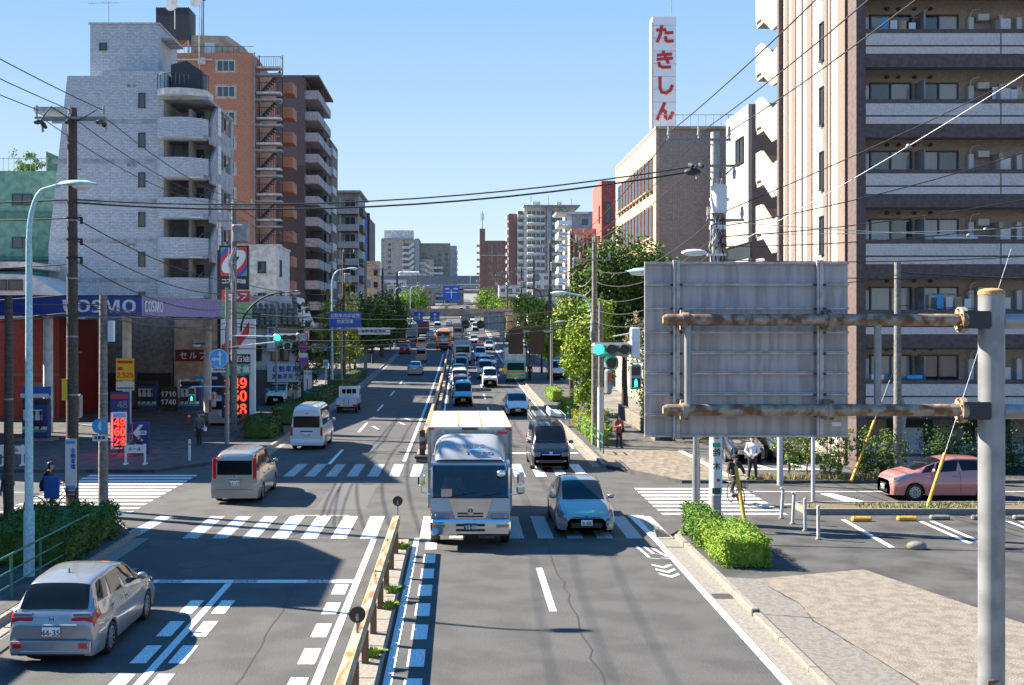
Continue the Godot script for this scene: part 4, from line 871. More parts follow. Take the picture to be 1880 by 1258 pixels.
func make_far_buildings():
	# tall white balcony tower
	var t = thing("apartment_tower", "tall white apartment tower with rows of rounded balconies", "building", V(27.0, gh(460), 460))
	pb(t, "wall", "far_white", Vector3(8, 20.2, -8), Vector3(20, 41, 15)); pb(t, "wing", "far_brick", Vector3(-6.2, 19.0, -8), Vector3(3.6, 38.6, 10)); pb(t, "stair_wing", "far_white", Vector3(-3.3, 19.6, -6.5), Vector3(2.4, 39.2, 10))
	for x in [7.6, 13.4]: pb(t, "dark_strip", "far_grey", Vector3(x, 20.2, 0.3), Vector3(1.7, 40.6, 2.8))
	for k in 13:
		var y = 38.6 - k * 2.93
		for q in [[2.7, 7.4], [10.5, 3.9], [16.2, 3.8]]:
			var b = MB.new(); b.cbox(Vector3(q[0], y - 1.6, 0.2), Vector3(q[1], 1.15, 2.2), 0.3); put(b, "balcony", "far_white", t)
			for i in int(q[1] / 1.8): window(t, Vector3(q[0] - q[1] / 2 + 1.0 + i * 1.75, y - 0.25, -0.48), 1.3, 1.5, 0, 2, "win_white")
		pb(t, "stair_parapet", "white_wall", Vector3(-3.3, y - 1.4, -1.2), Vector3(2.3, 0.9, 0.8)); pb(t, "stair_gap_shade", "win_glass", Vector3(-3.3, y - 0.1, -1.46), Vector3(1.9, 1.3, 0.1)); pb(t, "wing_balcony", "far_white", Vector3(-8.3, y - 1.4, -7), Vector3(0.9, 1.1, 8))  # dark panel paints the shaded gap above each stair parapet
	pb(t, "roof_slab", "far_grey", Vector3(8.6, 40.9, -6), Vector3(22, 0.5, 19)); pb(t, "lift_house", "far_white", Vector3(3, 42, -6), Vector3(3, 2.4, 4)); pb(t, "lift_house", "far_white", Vector3(12, 42, -6), Vector3(2, 2.2, 4))
	var b2 = MB.new()
	for x in [1.0, 8, 17]: b2.cyl(Vector3(x, 41, -6), Vector3(x, 46 if x < 10 else 44.5, -6), 0.14, 0.1, 5)
	put(b2, "aerial", "galv", t)
	t = thing("apartment_building", "red-brown brick block with a rooftop antenna left of the white tower", "building", V(8.6, gh(520), 520))
	pb(t, "wall", "far_brick", Vector3(6.4, 14.6, -8), Vector3(12, 30.2, 15)); pb(t, "pale_band", "far_beige", Vector3(6.4, 23.2, -0.4), Vector3(12.1, 0.5, 0.5)); pb(t, "stair_tower", "far_brick", Vector3(1.2, 17, -2.8), Vector3(2.4, 36, 5))
	for k in 9:
		pb(t, "balcony", "far_beige", Vector3(-0.6, 27.6 - k * 3.1, -4), Vector3(1.6, 0.8, 4))
		for x in [4.8, 8.6]: window(t, Vector3(x, 27.6 - k * 3.1, -0.5), 1.3, 1.1, 0, 1, "win_white")
	b2 = MB.new(); b2.cyl(Vector3(1.2, 34, -3), Vector3(1.2, 43, -3), 0.25, 0.2, 6)
	for i in 3: b2.cyl(Vector3(0.6 + i * 0.6, 39, -3), Vector3(0.6 + i * 0.6, 42, -3), 0.15, 0.15, 5)
	b2.cyl(Vector3(5.4, 20, 1), Vector3(5.4, 27, 1), 0.2, 0.2, 5); put(b2, "antenna_mast", "far_grey", t)
	t = thing("apartment_building", "beige apartment block with slanted stairs above the viaduct", "building", V(-43.7, gh(650), 650))
	pb(t, "wall", "far_beige", Vector3(6.2, 17.5, -10), Vector3(12.4, 36, 20)); pb(t, "right_wall", "far_beige", Vector3(17, 17.3, -10.5), Vector3(8.6, 35.6, 20)); pb(t, "dark_edge", "far_grey", Vector3(0.3, 17.6, 0), Vector3(0.6, 35.4, 1)); pb(t, "dark_edge", "far_grey", Vector3(19.8, 17.6, 0.1), Vector3(2.4, 36, 1)); pb(t, "roof_block", "far_white", Vector3(9.5, 38, -9), Vector3(16, 4.8, 12)); pb(t, "dark_edge", "far_grey", Vector3(9, 35.4, 0.05), Vector3(17, 0.8, 1))
	for k in 10:
		window(t, Vector3(4.6, 32.4 - k * 3.2, 0), 1.6, 1.4, 0, 1)
		b2 = MB.new(); b2.prism(PackedVector2Array([Vector2(11.4, 31.4 - k * 3.2), Vector2(15.2, 31.4 - k * 3.2), Vector2(17.2, 33.4 - k * 3.2), Vector2(18.4, 33.4 - k * 3.2), Vector2(18.4, 32.2 - k * 3.2), Vector2(15.6, 30.0 - k * 3.2), Vector2(11.4, 30.0 - k * 3.2)]), Vector3(0, 0, -0.4), Vector3.RIGHT, Vector3.UP, 1.0); put(b2, "stair_parapet", "far_white", t)
		pb(t, "stair_gap_shade", "win_glass", Vector3(13.3, 32.3 - k * 3.2, -0.4), Vector3(3.8, 1.5, 0.2))  # flat dark panel for the shade in the open stair gap
	t = thing("apartment_building", "olive-grey apartment block with stepped balconies above the viaduct", "building", V(-22.6, gh(655), 655))
	pb(t, "wall", "far_olive", Vector3(8.5, 16.4, -10), Vector3(17, 33.6, 20)); pb(t, "dark_wing", "far_grey", Vector3(18.8, 15.8, -8), Vector3(3.8, 32, 16)); pb(t, "lower_wing", "far_beige", Vector3(4.0, 11.8, 0.6), Vector3(8, 24.6, 3))
	for k in 8:
		b2 = MB.new(); b2.prism(PackedVector2Array([Vector2(0.3, 22.4 - k * 3.1), Vector2(2.8, 22.4 - k * 3.1), Vector2(6.2, 20.0 - k * 3.1), Vector2(13, 20.0 - k * 3.1), Vector2(13, 18.8 - k * 3.1), Vector2(6.0, 18.8 - k * 3.1), Vector2(2.6, 21.0 - k * 3.1), Vector2(0.3, 21.0 - k * 3.1)]), Vector3(0, 0, 2.15), Vector3.RIGHT, Vector3.UP, 0.5); put(b2, "stair_parapet", "far_white", t)
		pb(t, "balcony", "far_grey", Vector3(20.6, 28 - k * 3.1, -3), Vector3(1.0, 1.6, 8)); window(t, Vector3(11, 27 - k * 3.1, 0.0), 1.5, 1.4, 0, 1); window(t, Vector3(15, 27 - k * 3.1, 0.0), 1.5, 1.4, 0, 1)
	# expressway viaduct across the valley
	t = thing("expressway_viaduct", "long concrete expressway viaduct with noise barriers across the street", "viaduct", V(0, gh(600), 600))
	pb(t, "deck", "viaduct", Vector3(0, 9.0, 0), Vector3(190, 2.2, 14)); pb(t, "girder", "viaduct", Vector3(8, 6.4, 3), Vector3(70, 1.6, 5))
	for i in 19: pb(t, "noise_barrier", "barrier", Vector3(-90 + i * 10, 12.3, 6.8), Vector3(9.9, 4.2, 0.3))
	for i in 9: pb(t, "pier", "viaduct", Vector3(-80 + i * 20, 3.6, 0), Vector3(3.4, 9, 5), 0.4)
	pb(t, "white_van_body", "far_white", Vector3(-26, 15.2, 2), Vector3(11, 3.4, 3), 0.6)
	# rooftops between
	var cols = ["far_white", "far_grey", "far_beige", "offwhite", "far_olive", "far_brick"]
	var spots = [[-30, 260, 12, 9], [-24, 300, 9, 11], [-20, 345, 8, 10], [-34, 330, 14, 16], [-22, 390, 10, 9], [-40, 420, 16, 14], [-26, 450, 10, 12], [-20, 500, 8, 8], [-44, 520, 18, 12], [16, 240, 8, 8], [22, 280, 9, 9], [15, 330, 8, 7], [17, 380, 9, 10], [14, 430, 7, 7], [16, 560, 8, 10], [30, 380, 12, 14], [-15, 560, 6, 8], [34, 540, 14, 16], [14, 200, 5, 6], [-60, 560, 20, 16], [48, 600, 20, 15], [13.5, 165, 5, 7]]
	for i in spots.size():
		var q = spots[i]
		t = thing("low_rise_building", "distant %s low-rise block %s the street, roof %d metres up" % [["white", "grey", "beige", "off-white", "olive", "brick"][i % 6], "left of" if q[0] < 0 else "right of", q[3]], "building", V(q[0], gh(q[1]), q[1]), 0.0, "low-rise blocks lining the far street")
		pb(t, "wall", cols[i % 6], Vector3(0, q[3] / 2.0 - 0.5, -4), Vector3(q[2], q[3] + 1.0, 8)); pb(t, "roof", cols[(i + 1) % 6], Vector3(0, q[3] + 0.15, -4), Vector3(q[2] + 0.3, 0.3, 8.3))
		for fl in int(q[3] / 3.0):
			for x in int(q[2] / 2.5): window(t, Vector3(-q[2] / 2.0 + 1.3 + x * 2.4, q[3] - 1.5 - fl * 2.9, 0), 1.3, 1.2, 0, 2, "win_white")
func glow(key: String, c: Color, e: float):
	var m = mat(key, c, 0.5); m.emission_enabled = true; m.emission = S(c.r, c.g, c.b); m.emission_energy_multiplier = e
func make_station():
	mat("canopy_blue", Color(0.004, 0.035, 0.24), 0.4, 0, "soft", 0.2); mat("canopy_violet", Color(0.16, 0.16, 0.42), 0.45, 0, "soft", 0.3); mat("canopy_green", Color(0.1, 0.36, 0.2), 0.45, 0, "soft", 0.3)
	mat("station_wall", Color(0.22, 0.19, 0.165), 0.85, 0, "soft", 0.2); mat("station_red", Color(0.2, 0.014, 0.012), 0.6, 0, "soft", 0.3)
	mat("poster_yellow", Color(0.75, 0.5, 0.03), 0.6); mat("dark_blue", Color(0.015, 0.03, 0.16), 0.5); mat("green_sign", Color(0.02, 0.3, 0.2), 0.5); mat("cone", Color(0.6, 0.07, 0.02), 0.6)
	glow("led_red", Color(1.0, 0.06, 0.03), 0.55); glow("led_green", Color(0.05, 0.95, 0.72), 0.55); glow("led_man", Color(0.05, 0.9, 0.6), 0.5)
	var t = thing("filling_station_canopy", "blue and violet filling station canopy with white lettering on round columns", "canopy", V(-17.7, 0.1, 65))
	var b = MB.new(); b.prism(PackedVector2Array([Vector2(-8.6, 0), Vector2(0, 0), Vector2(2.8, 18.7), Vector2(-13, 18.7)]), Vector3(0, 6.72, 0), Vector3.RIGHT, Vector3(0, 0, -1), 0.3); put(b, "soffit", "far_grey", t)
	b = MB.new(); b.prism(PackedVector2Array([Vector2(-8.5, 0.1), Vector2(-0.1, 0.1), Vector2(2.7, 18.6), Vector2(-12.9, 18.6)]), Vector3(0, 7.0, 0), Vector3.RIGHT, Vector3(0, 0, -1), 0.5); put(b, "roof", "far_grey", t)
	pb(t, "front_fascia", "canopy_blue", Vector3(-4.3, 7.15, 0.06), Vector3(8.7, 1.08, 0.1)); pb(t, "fascia_trim", "dark_metal", Vector3(-4.3, 7.72, 0.06), Vector3(8.76, 0.07, 0.16))
	var dir = Vector3(2.8, 0, -18.7).normalized(); var turn = atan2(dir.x, dir.z) - PI; var B = Basis(Vector3.UP, PI / 2 + atan2(-dir.z, dir.x) - PI / 2)
	for q in [[0.0, 3.1, "canopy_violet"], [3.1, 12.6, "canopy_violet"], [12.6, 18.9, "canopy_green"]]:
		b = MB.new(); b.box(dir * (q[0] + q[1]) * 0.5 + Vector3(0.05, 7.15, 0), Vector3(q[1] - q[0] - 0.01, 1.08, 0.1), B); put(b, "side_fascia", q[2], t)
	b = MB.new(); b.box(dir * 9.4 + Vector3(0.05, 7.72, 0), Vector3(18.9, 0.07, 0.17), B); put(b, "fascia_trim", "balcony_grey", t)
	text(t, "COSMO", "white", Vector3(-2.2, 7.13, 0.12), 0.68, 0, "lettering", 0.02, 1.22)
	b = MB.new(); b.prism(PackedVector2Array([Vector2(-4.25, 7.5), Vector2(-3.65, 7.5), Vector2(-3.75, 7.36), Vector2(-4.0, 7.3), Vector2(-4.1, 6.95), Vector2(-4.22, 7.3)]), Vector3(0, 0, 0.11), Vector3.RIGHT, Vector3.UP, 0.02); put(b, "emblem", "white", t)
	text(t, "COSMO", "white", dir * 1.6 + Vector3(0.13, 7.13, 0), 0.62, B.get_euler().y, "lettering", 0.02, 0.85)
	for q in [[-2.7, -7.0], [-5.6, -1.5], [0.3, -16.0]]:
		b = MB.new(); b.cyl(Vector3(q[0], -0.1, q[1]), Vector3(q[0], 6.8, q[1]), 0.27, 0.27, 16); put(b, "column", "white_wall", t)
	for i in 9: pb(t, "soffit_lamp", "white", Vector3(-1.2 + i * 0.22 - 0.2, 6.68, -1.2 - i * 1.9), Vector3(0.9, 0.08, 0.5))
	t = thing("filling_station_shop", "taupe filling station building with red end wall under the canopy", "building", V(-17.0, 0.1, 86))
	pb(t, "wall", "station_wall", Vector3(-7, 3.2, -3), Vector3(14, 6.9, 6)); pb(t, "pier", "peach", Vector3(-1.9, 3.2, 0.2), Vector3(3.8, 6.8, 0.5)); pb(t, "beam", "station_wall", Vector3(-8.2, 2.9, 0.2), Vector3(8.6, 0.6, 0.4))
	b = pb(t, "red_sign", "station_red", Vector3(-2.4, 3.9, 0.5), Vector3(2.6, 0.85, 0.1)); write(b, "セルフ", "white", Vector3(-3.4, 4.18, 0.57), 0.56, 0, false, 0.14, 1.25)
	for q in [[-8.6, "dark_panel"], [-5.4, "dark_panel"]]: pb(t, "shutter", q[1], Vector3(q[0], 1.3, 0.03), Vector3(2.4, 2.6, 0.06))
	for q in [[-3.1, "curtain", 1.5], [-1.9, "sky_sign", 1.7], [-0.7, "dark_blue", 1.9]]:
		b = pb(t, "poster", q[1], Vector3(q[0], q[2], 0.5), Vector3(0.9, 1.4, 0.06)); pb(b, "poster_text_bar", "white", Vector3(q[0], q[2] + 0.35, 0.54), Vector3(0.7, 0.2, 0.02))
	t = thing("station_side_wall", "dark red wall closing the filling station on the side street", "wall", V(-27.6, 0.1, 76))
	pb(t, "wall", "station_red", Vector3(-3, 3.2, -4), Vector3(9.4, 6.6, 8)); pb(t, "door", "opening_shade", Vector3(0.4, 1.2, 0.03), Vector3(2.0, 2.4, 0.05)); pb(t, "band", "rust_dark", Vector3(-3, 2.9, 0.05), Vector3(9.4, 0.2, 0.1))  # door panel is an open doorway with its shade painted dark grey
	# pumps
	for q in [[-21.9, 82.5, "fuel pump left of the price panel by the taupe wall"], [-18.9, 82.5, "fuel pump right of the price panel by the taupe wall"], [-22.4, 62.2, "fuel pump with blue banners near the side street"]]:
		t = thing("fuel_pump", "dark blue and white " + q[2], "fuel pump", V(q[0], 0.22, q[1]), 0, "fuel pumps")
		pb(t, "plinth", "kerb", Vector3(0, -0.06, 0), Vector3(2.0, 0.14, 1.0)); pb(t, "cabinet", "dark_blue", Vector3(0, 0.9, 0), Vector3(1.35, 1.8, 0.6), 0.04); pb(t, "display", "white", Vector3(-0.1, 1.25, 0.31), Vector3(1.0, 0.55, 0.03)); pb(t, "green_band", "green_sign", Vector3(0, 0.4, 0.31), Vector3(1.3, 0.12, 0.03)); pb(t, "white_band", "white", Vector3(0, 0.56, 0.31), Vector3(1.3, 0.16, 0.03)); pb(t, "top_panel", "black", Vector3(0, 1.95, 0), Vector3(1.35, 0.28, 0.5), 0.03)
		for x in [-0.35, 0.0, 0.35]:
			b = MB.new(); b.tube([Vector3(x, 1.4, 0.36), Vector3(x + 0.02, 1.1, 0.42), Vector3(x - 0.05, 0.5, 0.42), Vector3(x + 0.12, 0.9, 0.4)], 0.03, 6); b.box(Vector3(x, 1.38, 0.4), Vector3(0.1, 0.2, 0.12)); put(b, "nozzle", "black", t)
		if q[1] < 70: pb(t, "banner", "blue_sign", Vector3(0, 2.5, 0), Vector3(1.5, 0.45, 0.06)); pb(t, "banner", "white", Vector3(-0.1, 2.25, 0.02), Vector3(1.5, 0.2, 0.06)); pb(t, "post", "galv", Vector3(0.62, 2.2, -0.1), Vector3(0.06, 0.7, 0.06))
	t = thing("pump_price_display", "white digit price panel between the two fuel pumps", "sign", V(-20.4, 0.22, 82.4)); pb(t, "cabinet", "black", Vector3(0, 0.8, 0), Vector3(1.1, 1.7, 0.4)); text(t, "1710", "white", Vector3(0, 1.15, 0.21), 0.36); text(t, "1740", "white", Vector3(0, 0.6, 0.21), 0.36)
	# signs on the forecourt
	t = thing("price_sign", "lit price sign with three red digit rows on the station corner", "sign", V(-16.4, 0.12, 56.5))
	pb(t, "case", "white", Vector3(0, 1.0, 0), Vector3(0.72, 1.8, 0.3), 0.03); pb(t, "screen", "black", Vector3(0.06, 0.92, 0.152), Vector3(0.56, 1.4, 0.02)); pb(t, "header", "sky_sign", Vector3(0.06, 1.75, 0.155), Vector3(0.56, 0.18, 0.02))
	for i in 3: text(t, ["49", "60", "28"][i], "led_red", Vector3(0.1, 1.42 - i * 0.46, 0.18), 0.38, 0, "digits")
	var led := OmniLight3D.new(); led.name = "sign_light"; t.add_child(led); led.position = Vector3(0.1, 0.95, 0.6); led.light_color = Color(1, 0.2, 0.12); led.light_energy = 0.5; led.light_size = 0.4; led.omni_range = 12; led.omni_attenuation = 2; led.shadow_enabled = true
	t = thing("price_board", "dark blue price board with outlined digits behind the lit sign", "sign", V(-17.5, 0.12, 60.5)); pb(t, "board", "dark_blue", Vector3(0, 1.6, 0), Vector3(0.95, 2.1, 0.2)); pb(t, "header", "red", Vector3(0, 2.42, 0.11), Vector3(0.86, 0.2, 0.02)); pb(t, "post", "galv", Vector3(-0.45, 0.3, -0.12), Vector3(0.06, 0.7, 0.06)); pb(t, "post", "galv", Vector3(0.45, 0.3, -0.12), Vector3(0.06, 0.7, 0.06))
	for i in 3: text(t, ["48", "59", "28"][i], "steel_grey", Vector3(0.15, 2.0 - i * 0.5, 0.11), 0.36, 0, "digits")
	t = thing("entrance_sign", "blue entrance sign with white arrow beside the parked bicycle", "sign", V(-15.1, 0.12, 55.6)); pb(t, "panel", "dark_blue", Vector3(0, 0.75, 0), Vector3(0.8, 1.5, 0.26), 0.04)
	b = MB.new(); b.prism(PackedVector2Array([Vector2(-0.34, 1.0), Vector2(-0.02, 1.38), Vector2(0.16, 1.38), Vector2(-0.06, 1.1), Vector2(0.3, 1.1), Vector2(0.3, 0.9), Vector2(-0.06, 0.9), Vector2(0.16, 0.62), Vector2(-0.02, 0.62)]), Vector3(0, 0, 0.131), Vector3.RIGHT, Vector3.UP, 0.012); put(b, "arrow", "white", t); text(t, "IN", "dark_blue", Vector3(0.14, 1.0, 0.15), 0.12); write(t, "セルフ", "white", Vector3(-0.28, 0.5, 0.14), 0.18)
	t = thing("advert_board", "yellow and red offer poster strapped to a canopy column", "poster", V(-20.4, 2.6, 71.6)); pb(t, "sheet", "poster_yellow", Vector3(0, 0.9, 0), Vector3(1.1, 1.35, 0.04)); pb(t, "lower_sheet", "white", Vector3(0, -0.1, 0), Vector3(1.1, 0.55, 0.04)); pb(t, "green_stripe", "green_sign", Vector3(0, -0.24, 0.026), Vector3(1.0, 0.12, 0.01)); pb(t, "red_spot", "red", Vector3(-0.3, 0.95, 0.026), Vector3(0.32, 0.2, 0.01)); text(t, "2,525", "red", Vector3(0, 0.55, 0.03), 0.3)
	pb(t, "header_bar", "red", Vector3(0, 1.35, 0.026), Vector3(0.9, 0.16, 0.01))
	# tall brand sign and pylon
	t = thing("brand_sign", "tall illuminated oval emblem sign with red plate below on a black post", "sign", V(-15.4, 0.2, 80))
	pb(t, "post", "black", Vector3(-0.95, 5.5, -0.05), Vector3(0.3, 11.2, 0.4)); pb(t, "panel", "black", Vector3(0.05, 9.9, 0.1), Vector3(2.0, 3.0, 0.35)); pb(t, "picture", "canopy_green", Vector3(0.05, 10.3, 0.28), Vector3(1.78, 1.95, 0.02))
	var ov = func(rx, ry, zz, m, nm):
		var pts = PackedVector2Array()
		for i in 28:
			var q2 = Vector2(cos(TAU * i / 28) * rx, sin(TAU * i / 28) * ry).rotated(0.75)
			pts.append(Vector2(clampf(q2.x, -0.88, 0.88), clampf(q2.y, -0.96, 0.96)))
		var bb = MB.new(); bb.prism(pts, Vector3(0.05, 10.3, zz), Vector3.RIGHT, Vector3.UP, 0.012); put(bb, nm, m, t)
	ov.call(1.5, 1.05, 0.29, "blue_sign", "emblem_ring"); ov.call(1.3, 0.8, 0.305, "red", "emblem_ring"); ov.call(1.0, 0.55, 0.32, "white", "emblem_oval"); ov.call(0.5, 0.12, 0.335, "black", "emblem_bar")
	write(t, "コスモ石油", "white", Vector3(-0.78, 9.15, 0.29), 0.33, 0, false, 0.14, 1.0)
	b = pb(t, "red_plate", "red", Vector3(0.15, 7.95, 0.1), Vector3(1.9, 0.75, 0.2)); write(b, "セルフ", "white", Vector3(-0.6, 8.22, 0.21), 0.52, 0, false, 0.17, 1.0)
	t = thing("price_pylon", "pylon with oval emblem, green plate and red digits behind the roadside pole", "sign", V(-12.95, 0.15, 68)); pb(t, "frame", "white", Vector3(0.95, 3.2, 0), Vector3(0.3, 6.4, 0.4)); pb(t, "picture", "white", Vector3(0, 5.3, 0.1), Vector3(1.7, 2.2, 0.3)); pb(t, "name_plate", "black", Vector3(0, 4.1, 0.12), Vector3(1.7, 0.55, 0.3)); write(t, "石油", "white", Vector3(0.0, 4.32, 0.28), 0.4)
	var gp = pb(t, "green_plate", "green_sign", Vector3(0, 3.5, 0.12), Vector3(1.7, 0.6, 0.3)); write(gp, "営業", "white", Vector3(-0.1, 3.74, 0.28), 0.46); pb(t, "screen", "black", Vector3(0, 1.9, 0.1), Vector3(1.6, 2.4, 0.25))
	b = MB.new(); b.prism(PackedVector2Array([Vector2(-0.8, 4.4), Vector2(0.0, 4.5), Vector2(0.8, 5.6), Vector2(0.8, 6.3), Vector2(0.3, 5.5), Vector2(-0.8, 4.9)]), Vector3(0, 0, 0.255), Vector3.RIGHT, Vector3.UP, 0.012); put(b, "emblem_ring", "red", t)
	for i in 3: text(t, ["149", "160", "128"][i], "led_red", Vector3(0.0, 2.7 - i * 0.75, 0.24), 0.6, 0, "digits")
	b = MB.new(); b.prism(PackedVector2Array([Vector2(0.35, 0.2), Vector2(0.8, 0.7), Vector2(0.35, 1.2)]), Vector3(0, 0, 0.26), Vector3.RIGHT, Vector3.UP, 0.02); put(b, "arrow", "red", t)
	for q in [[-13.6, 66], [-13.0, 67.2]]:
		t = thing("traffic_cone", "red traffic cone with white band by the station pumps", "cone", V(q[0] - 3, 0.2, q[1] + 6), 0, "forecourt cones"); b = MB.new(); b.box(Vector3(0, 0.02, 0), Vector3(0.36, 0.04, 0.36)); b.cyl(Vector3(0, 0.04, 0), Vector3(0, 0.7, 0), 0.14, 0.03, 12); put(b, "cone_body", "cone", t); b = MB.new(); b.cyl(Vector3(0, 0.36, 0), Vector3(0, 0.5, 0), 0.094, 0.07, 12); put(b, "band", "white", t)
# ---- cars: a skin lofted over stations [s, belt y, top y, belt half width, top half width, half width] from the nose back
class CarSkin:
	var st: Array; var L: float; var fw: float; var rw: float; var wr: float; var sill: float; var arch: float
	func at(s: float) -> Array:
		var n = st.size(); var i = 0
		while i < n - 2 and st[i + 1][0] < s: i += 1
		var h = st[i + 1][0] - st[i][0]; var t = clampf((s - st[i][0]) / h, 0, 1)
		var o = []
		for k in range(1, 6):
			var d = (st[i + 1][k] - st[i][k]) / h
			var d0 = d if i == 0 else (st[i][k] - st[i - 1][k]) / (st[i][0] - st[i - 1][0])
			var d1 = d if i == n - 2 else (st[i + 2][k] - st[i + 1][k]) / (st[i + 2][0] - st[i + 1][0])
			var m0 = 0.0 if d0 * d <= 0 else 2 * d0 * d / (d0 + d); var m1 = 0.0 if d1 * d <= 0 else 2 * d1 * d / (d1 + d)
			var t2 = t * t; var t3 = t2 * t
			o.append((2 * t3 - 3 * t2 + 1) * st[i][k] + (t3 - 2 * t2 + t) * h * m0 + (3 * t2 - 2 * t3) * st[i + 1][k] + (t3 - t2) * h * m1)
		return o
	func sec(s: float) -> Array:
		var a = at(s); var yb = sill
		for w in [fw, rw]:
			var d = absf(s - w)
			if d < arch: yb = maxf(yb, wr * 0.95 + sqrt(arch * arch - d * d) * 0.97)
		var ym = maxf(lerpf(sill, a[0], 0.58), yb + 0.04)
		var yl = maxf(lerpf(sill, a[0], 0.25), yb + 0.015)
		return [Vector2(a[4] * 0.965, yb), Vector2(a[4] * 0.992, yl), Vector2(a[4], ym), Vector2(a[2], maxf(a[0], ym + 0.03)), Vector2(lerpf(a[2], a[3], 0.88), lerpf(a[0], a[1], 0.86)), Vector2(a[3] * 0.72, a[1] - 0.012), Vector2(0, a[1])]
	# q 0..12 round the section, from the right sill over the roof to the left sill
	func pt(s: float, q: float) -> Vector3:
		var sg = 1.0
		if q > 6.0: q = 12.0 - q; sg = -1.0
		var p = sec(s); var i = mini(int(q), 5); var t = q - i
		var r
		if i == 2 or i == 3: r = p[i].lerp(p[i + 1], t)
		else:
			var a = p[maxi(i - 1, 0)]; var d = p[mini(i + 2, 6)]
			if i == 5: d = Vector2(-p[5].x, p[5].y)
			if i == 4: a = p[4] - (p[4] - p[3]).normalized() * (p[5] - p[4]).length()
			if i == 1: d = p[2] + (p[2] - p[1])
			r = p[i].cubic_interpolate(p[i + 1], a, d, t)
		return Vector3(sg * r.x, r.y, -L / 2 + s)
	func patch(mb, s0: float, s1: float, q0: float, q1: float, off := 0.008, ns := 6, nq := 6, shear := 0.0):
		var rows = []
		for j in ns + 1:
			var row = PackedVector3Array()
			for i in nq + 1:
				var f = float(i) / nq; var s = lerpf(s0, s1, float(j) / ns) + shear * (f - 0.5); var q = lerpf(q0, q1, f)
				var a = pt(s, q); var u = pt(s + 0.02, q) - pt(s - 0.02, q); var w = pt(s, minf(q + 0.06, 12)) - pt(s, maxf(q - 0.06, 0))
				var nn = u.cross(w).normalized()
				if nn.dot(a - Vector3(0, 0.55, a.z * 0.6)) < 0: nn = -nn
				row.append(a + nn * off)
			rows.append(row)
		mb.grid(rows, false, Vector3(0, 0.5, (s0 + s1) / 2 - L / 2))
var wheel_cache := {}
func wheel(parent, x: float, r: float, z: float, w := 0.2, steel := false):
	var o := Node3D.new(); o.name = "wheel"; parent.add_child(o, true); o.position = Vector3(x, r, z); o.rotation.y = 0.0 if x > 0 else PI
	var key = "%s_%s_%s" % [r, w, steel]
	if not wheel_cache.has(key):
		var t = MB.new(); var rows = []
		var prof = [[-w, 0.6], [-w, 0.93], [-w + 0.03, 1.0], [-0.03, 1.0], [0.0, 0.94], [0.004, 0.8], [-0.01, 0.68], [-0.03, 0.66]]
		for p in prof:
			var row = PackedVector3Array()
			for i in 23: row.append(Vector3(p[0], cos(TAU * i / 22) * r * p[1], sin(TAU * i / 22) * r * p[1]))
			rows.append(row)
		t.grid(rows, false, Vector3(-w / 2, 0, 0)); wheel_cache[key] = t.mesh()
		t = MB.new(); t.cyl(Vector3(-0.06, 0, 0), Vector3(-0.05, 0, 0), r * 0.66, r * 0.66, 18); wheel_cache[key + "d"] = t.mesh()
		t = MB.new(); t.cyl(Vector3(-0.05, 0, 0), Vector3(-0.004, 0, 0), r * 0.17, r * 0.13, 10)
		var ns = 10
		for i in ns:
			var Bx = Basis(Vector3.RIGHT, TAU * i / ns); t.box(Bx * Vector3(-0.028, r * 0.36, 0), Vector3(0.03, r * 0.56, r * (0.2 if steel else 0.115)), Bx)
		for i in 20:
			var f0 = TAU * i / 20; var f1 = TAU * (i + 1) / 20
			for k in [[0.6, 0.68, -0.012]]:
				t.quad(Vector3(k[2], cos(f0) * r * k[0], sin(f0) * r * k[0]), Vector3(k[2], cos(f0) * r * k[1], sin(f0) * r * k[1]), Vector3(k[2], cos(f1) * r * k[1], sin(f1) * r * k[1]), Vector3(k[2], cos(f1) * r * k[0], sin(f1) * r * k[0]))
		wheel_cache[key + "r"] = t.mesh()
	put(wheel_cache[key], "tyre", "rubber", o); put(wheel_cache[key + "d"], "brake_disc", "dark_metal", o); put(wheel_cache[key + "r"], "rim", "rim", o)
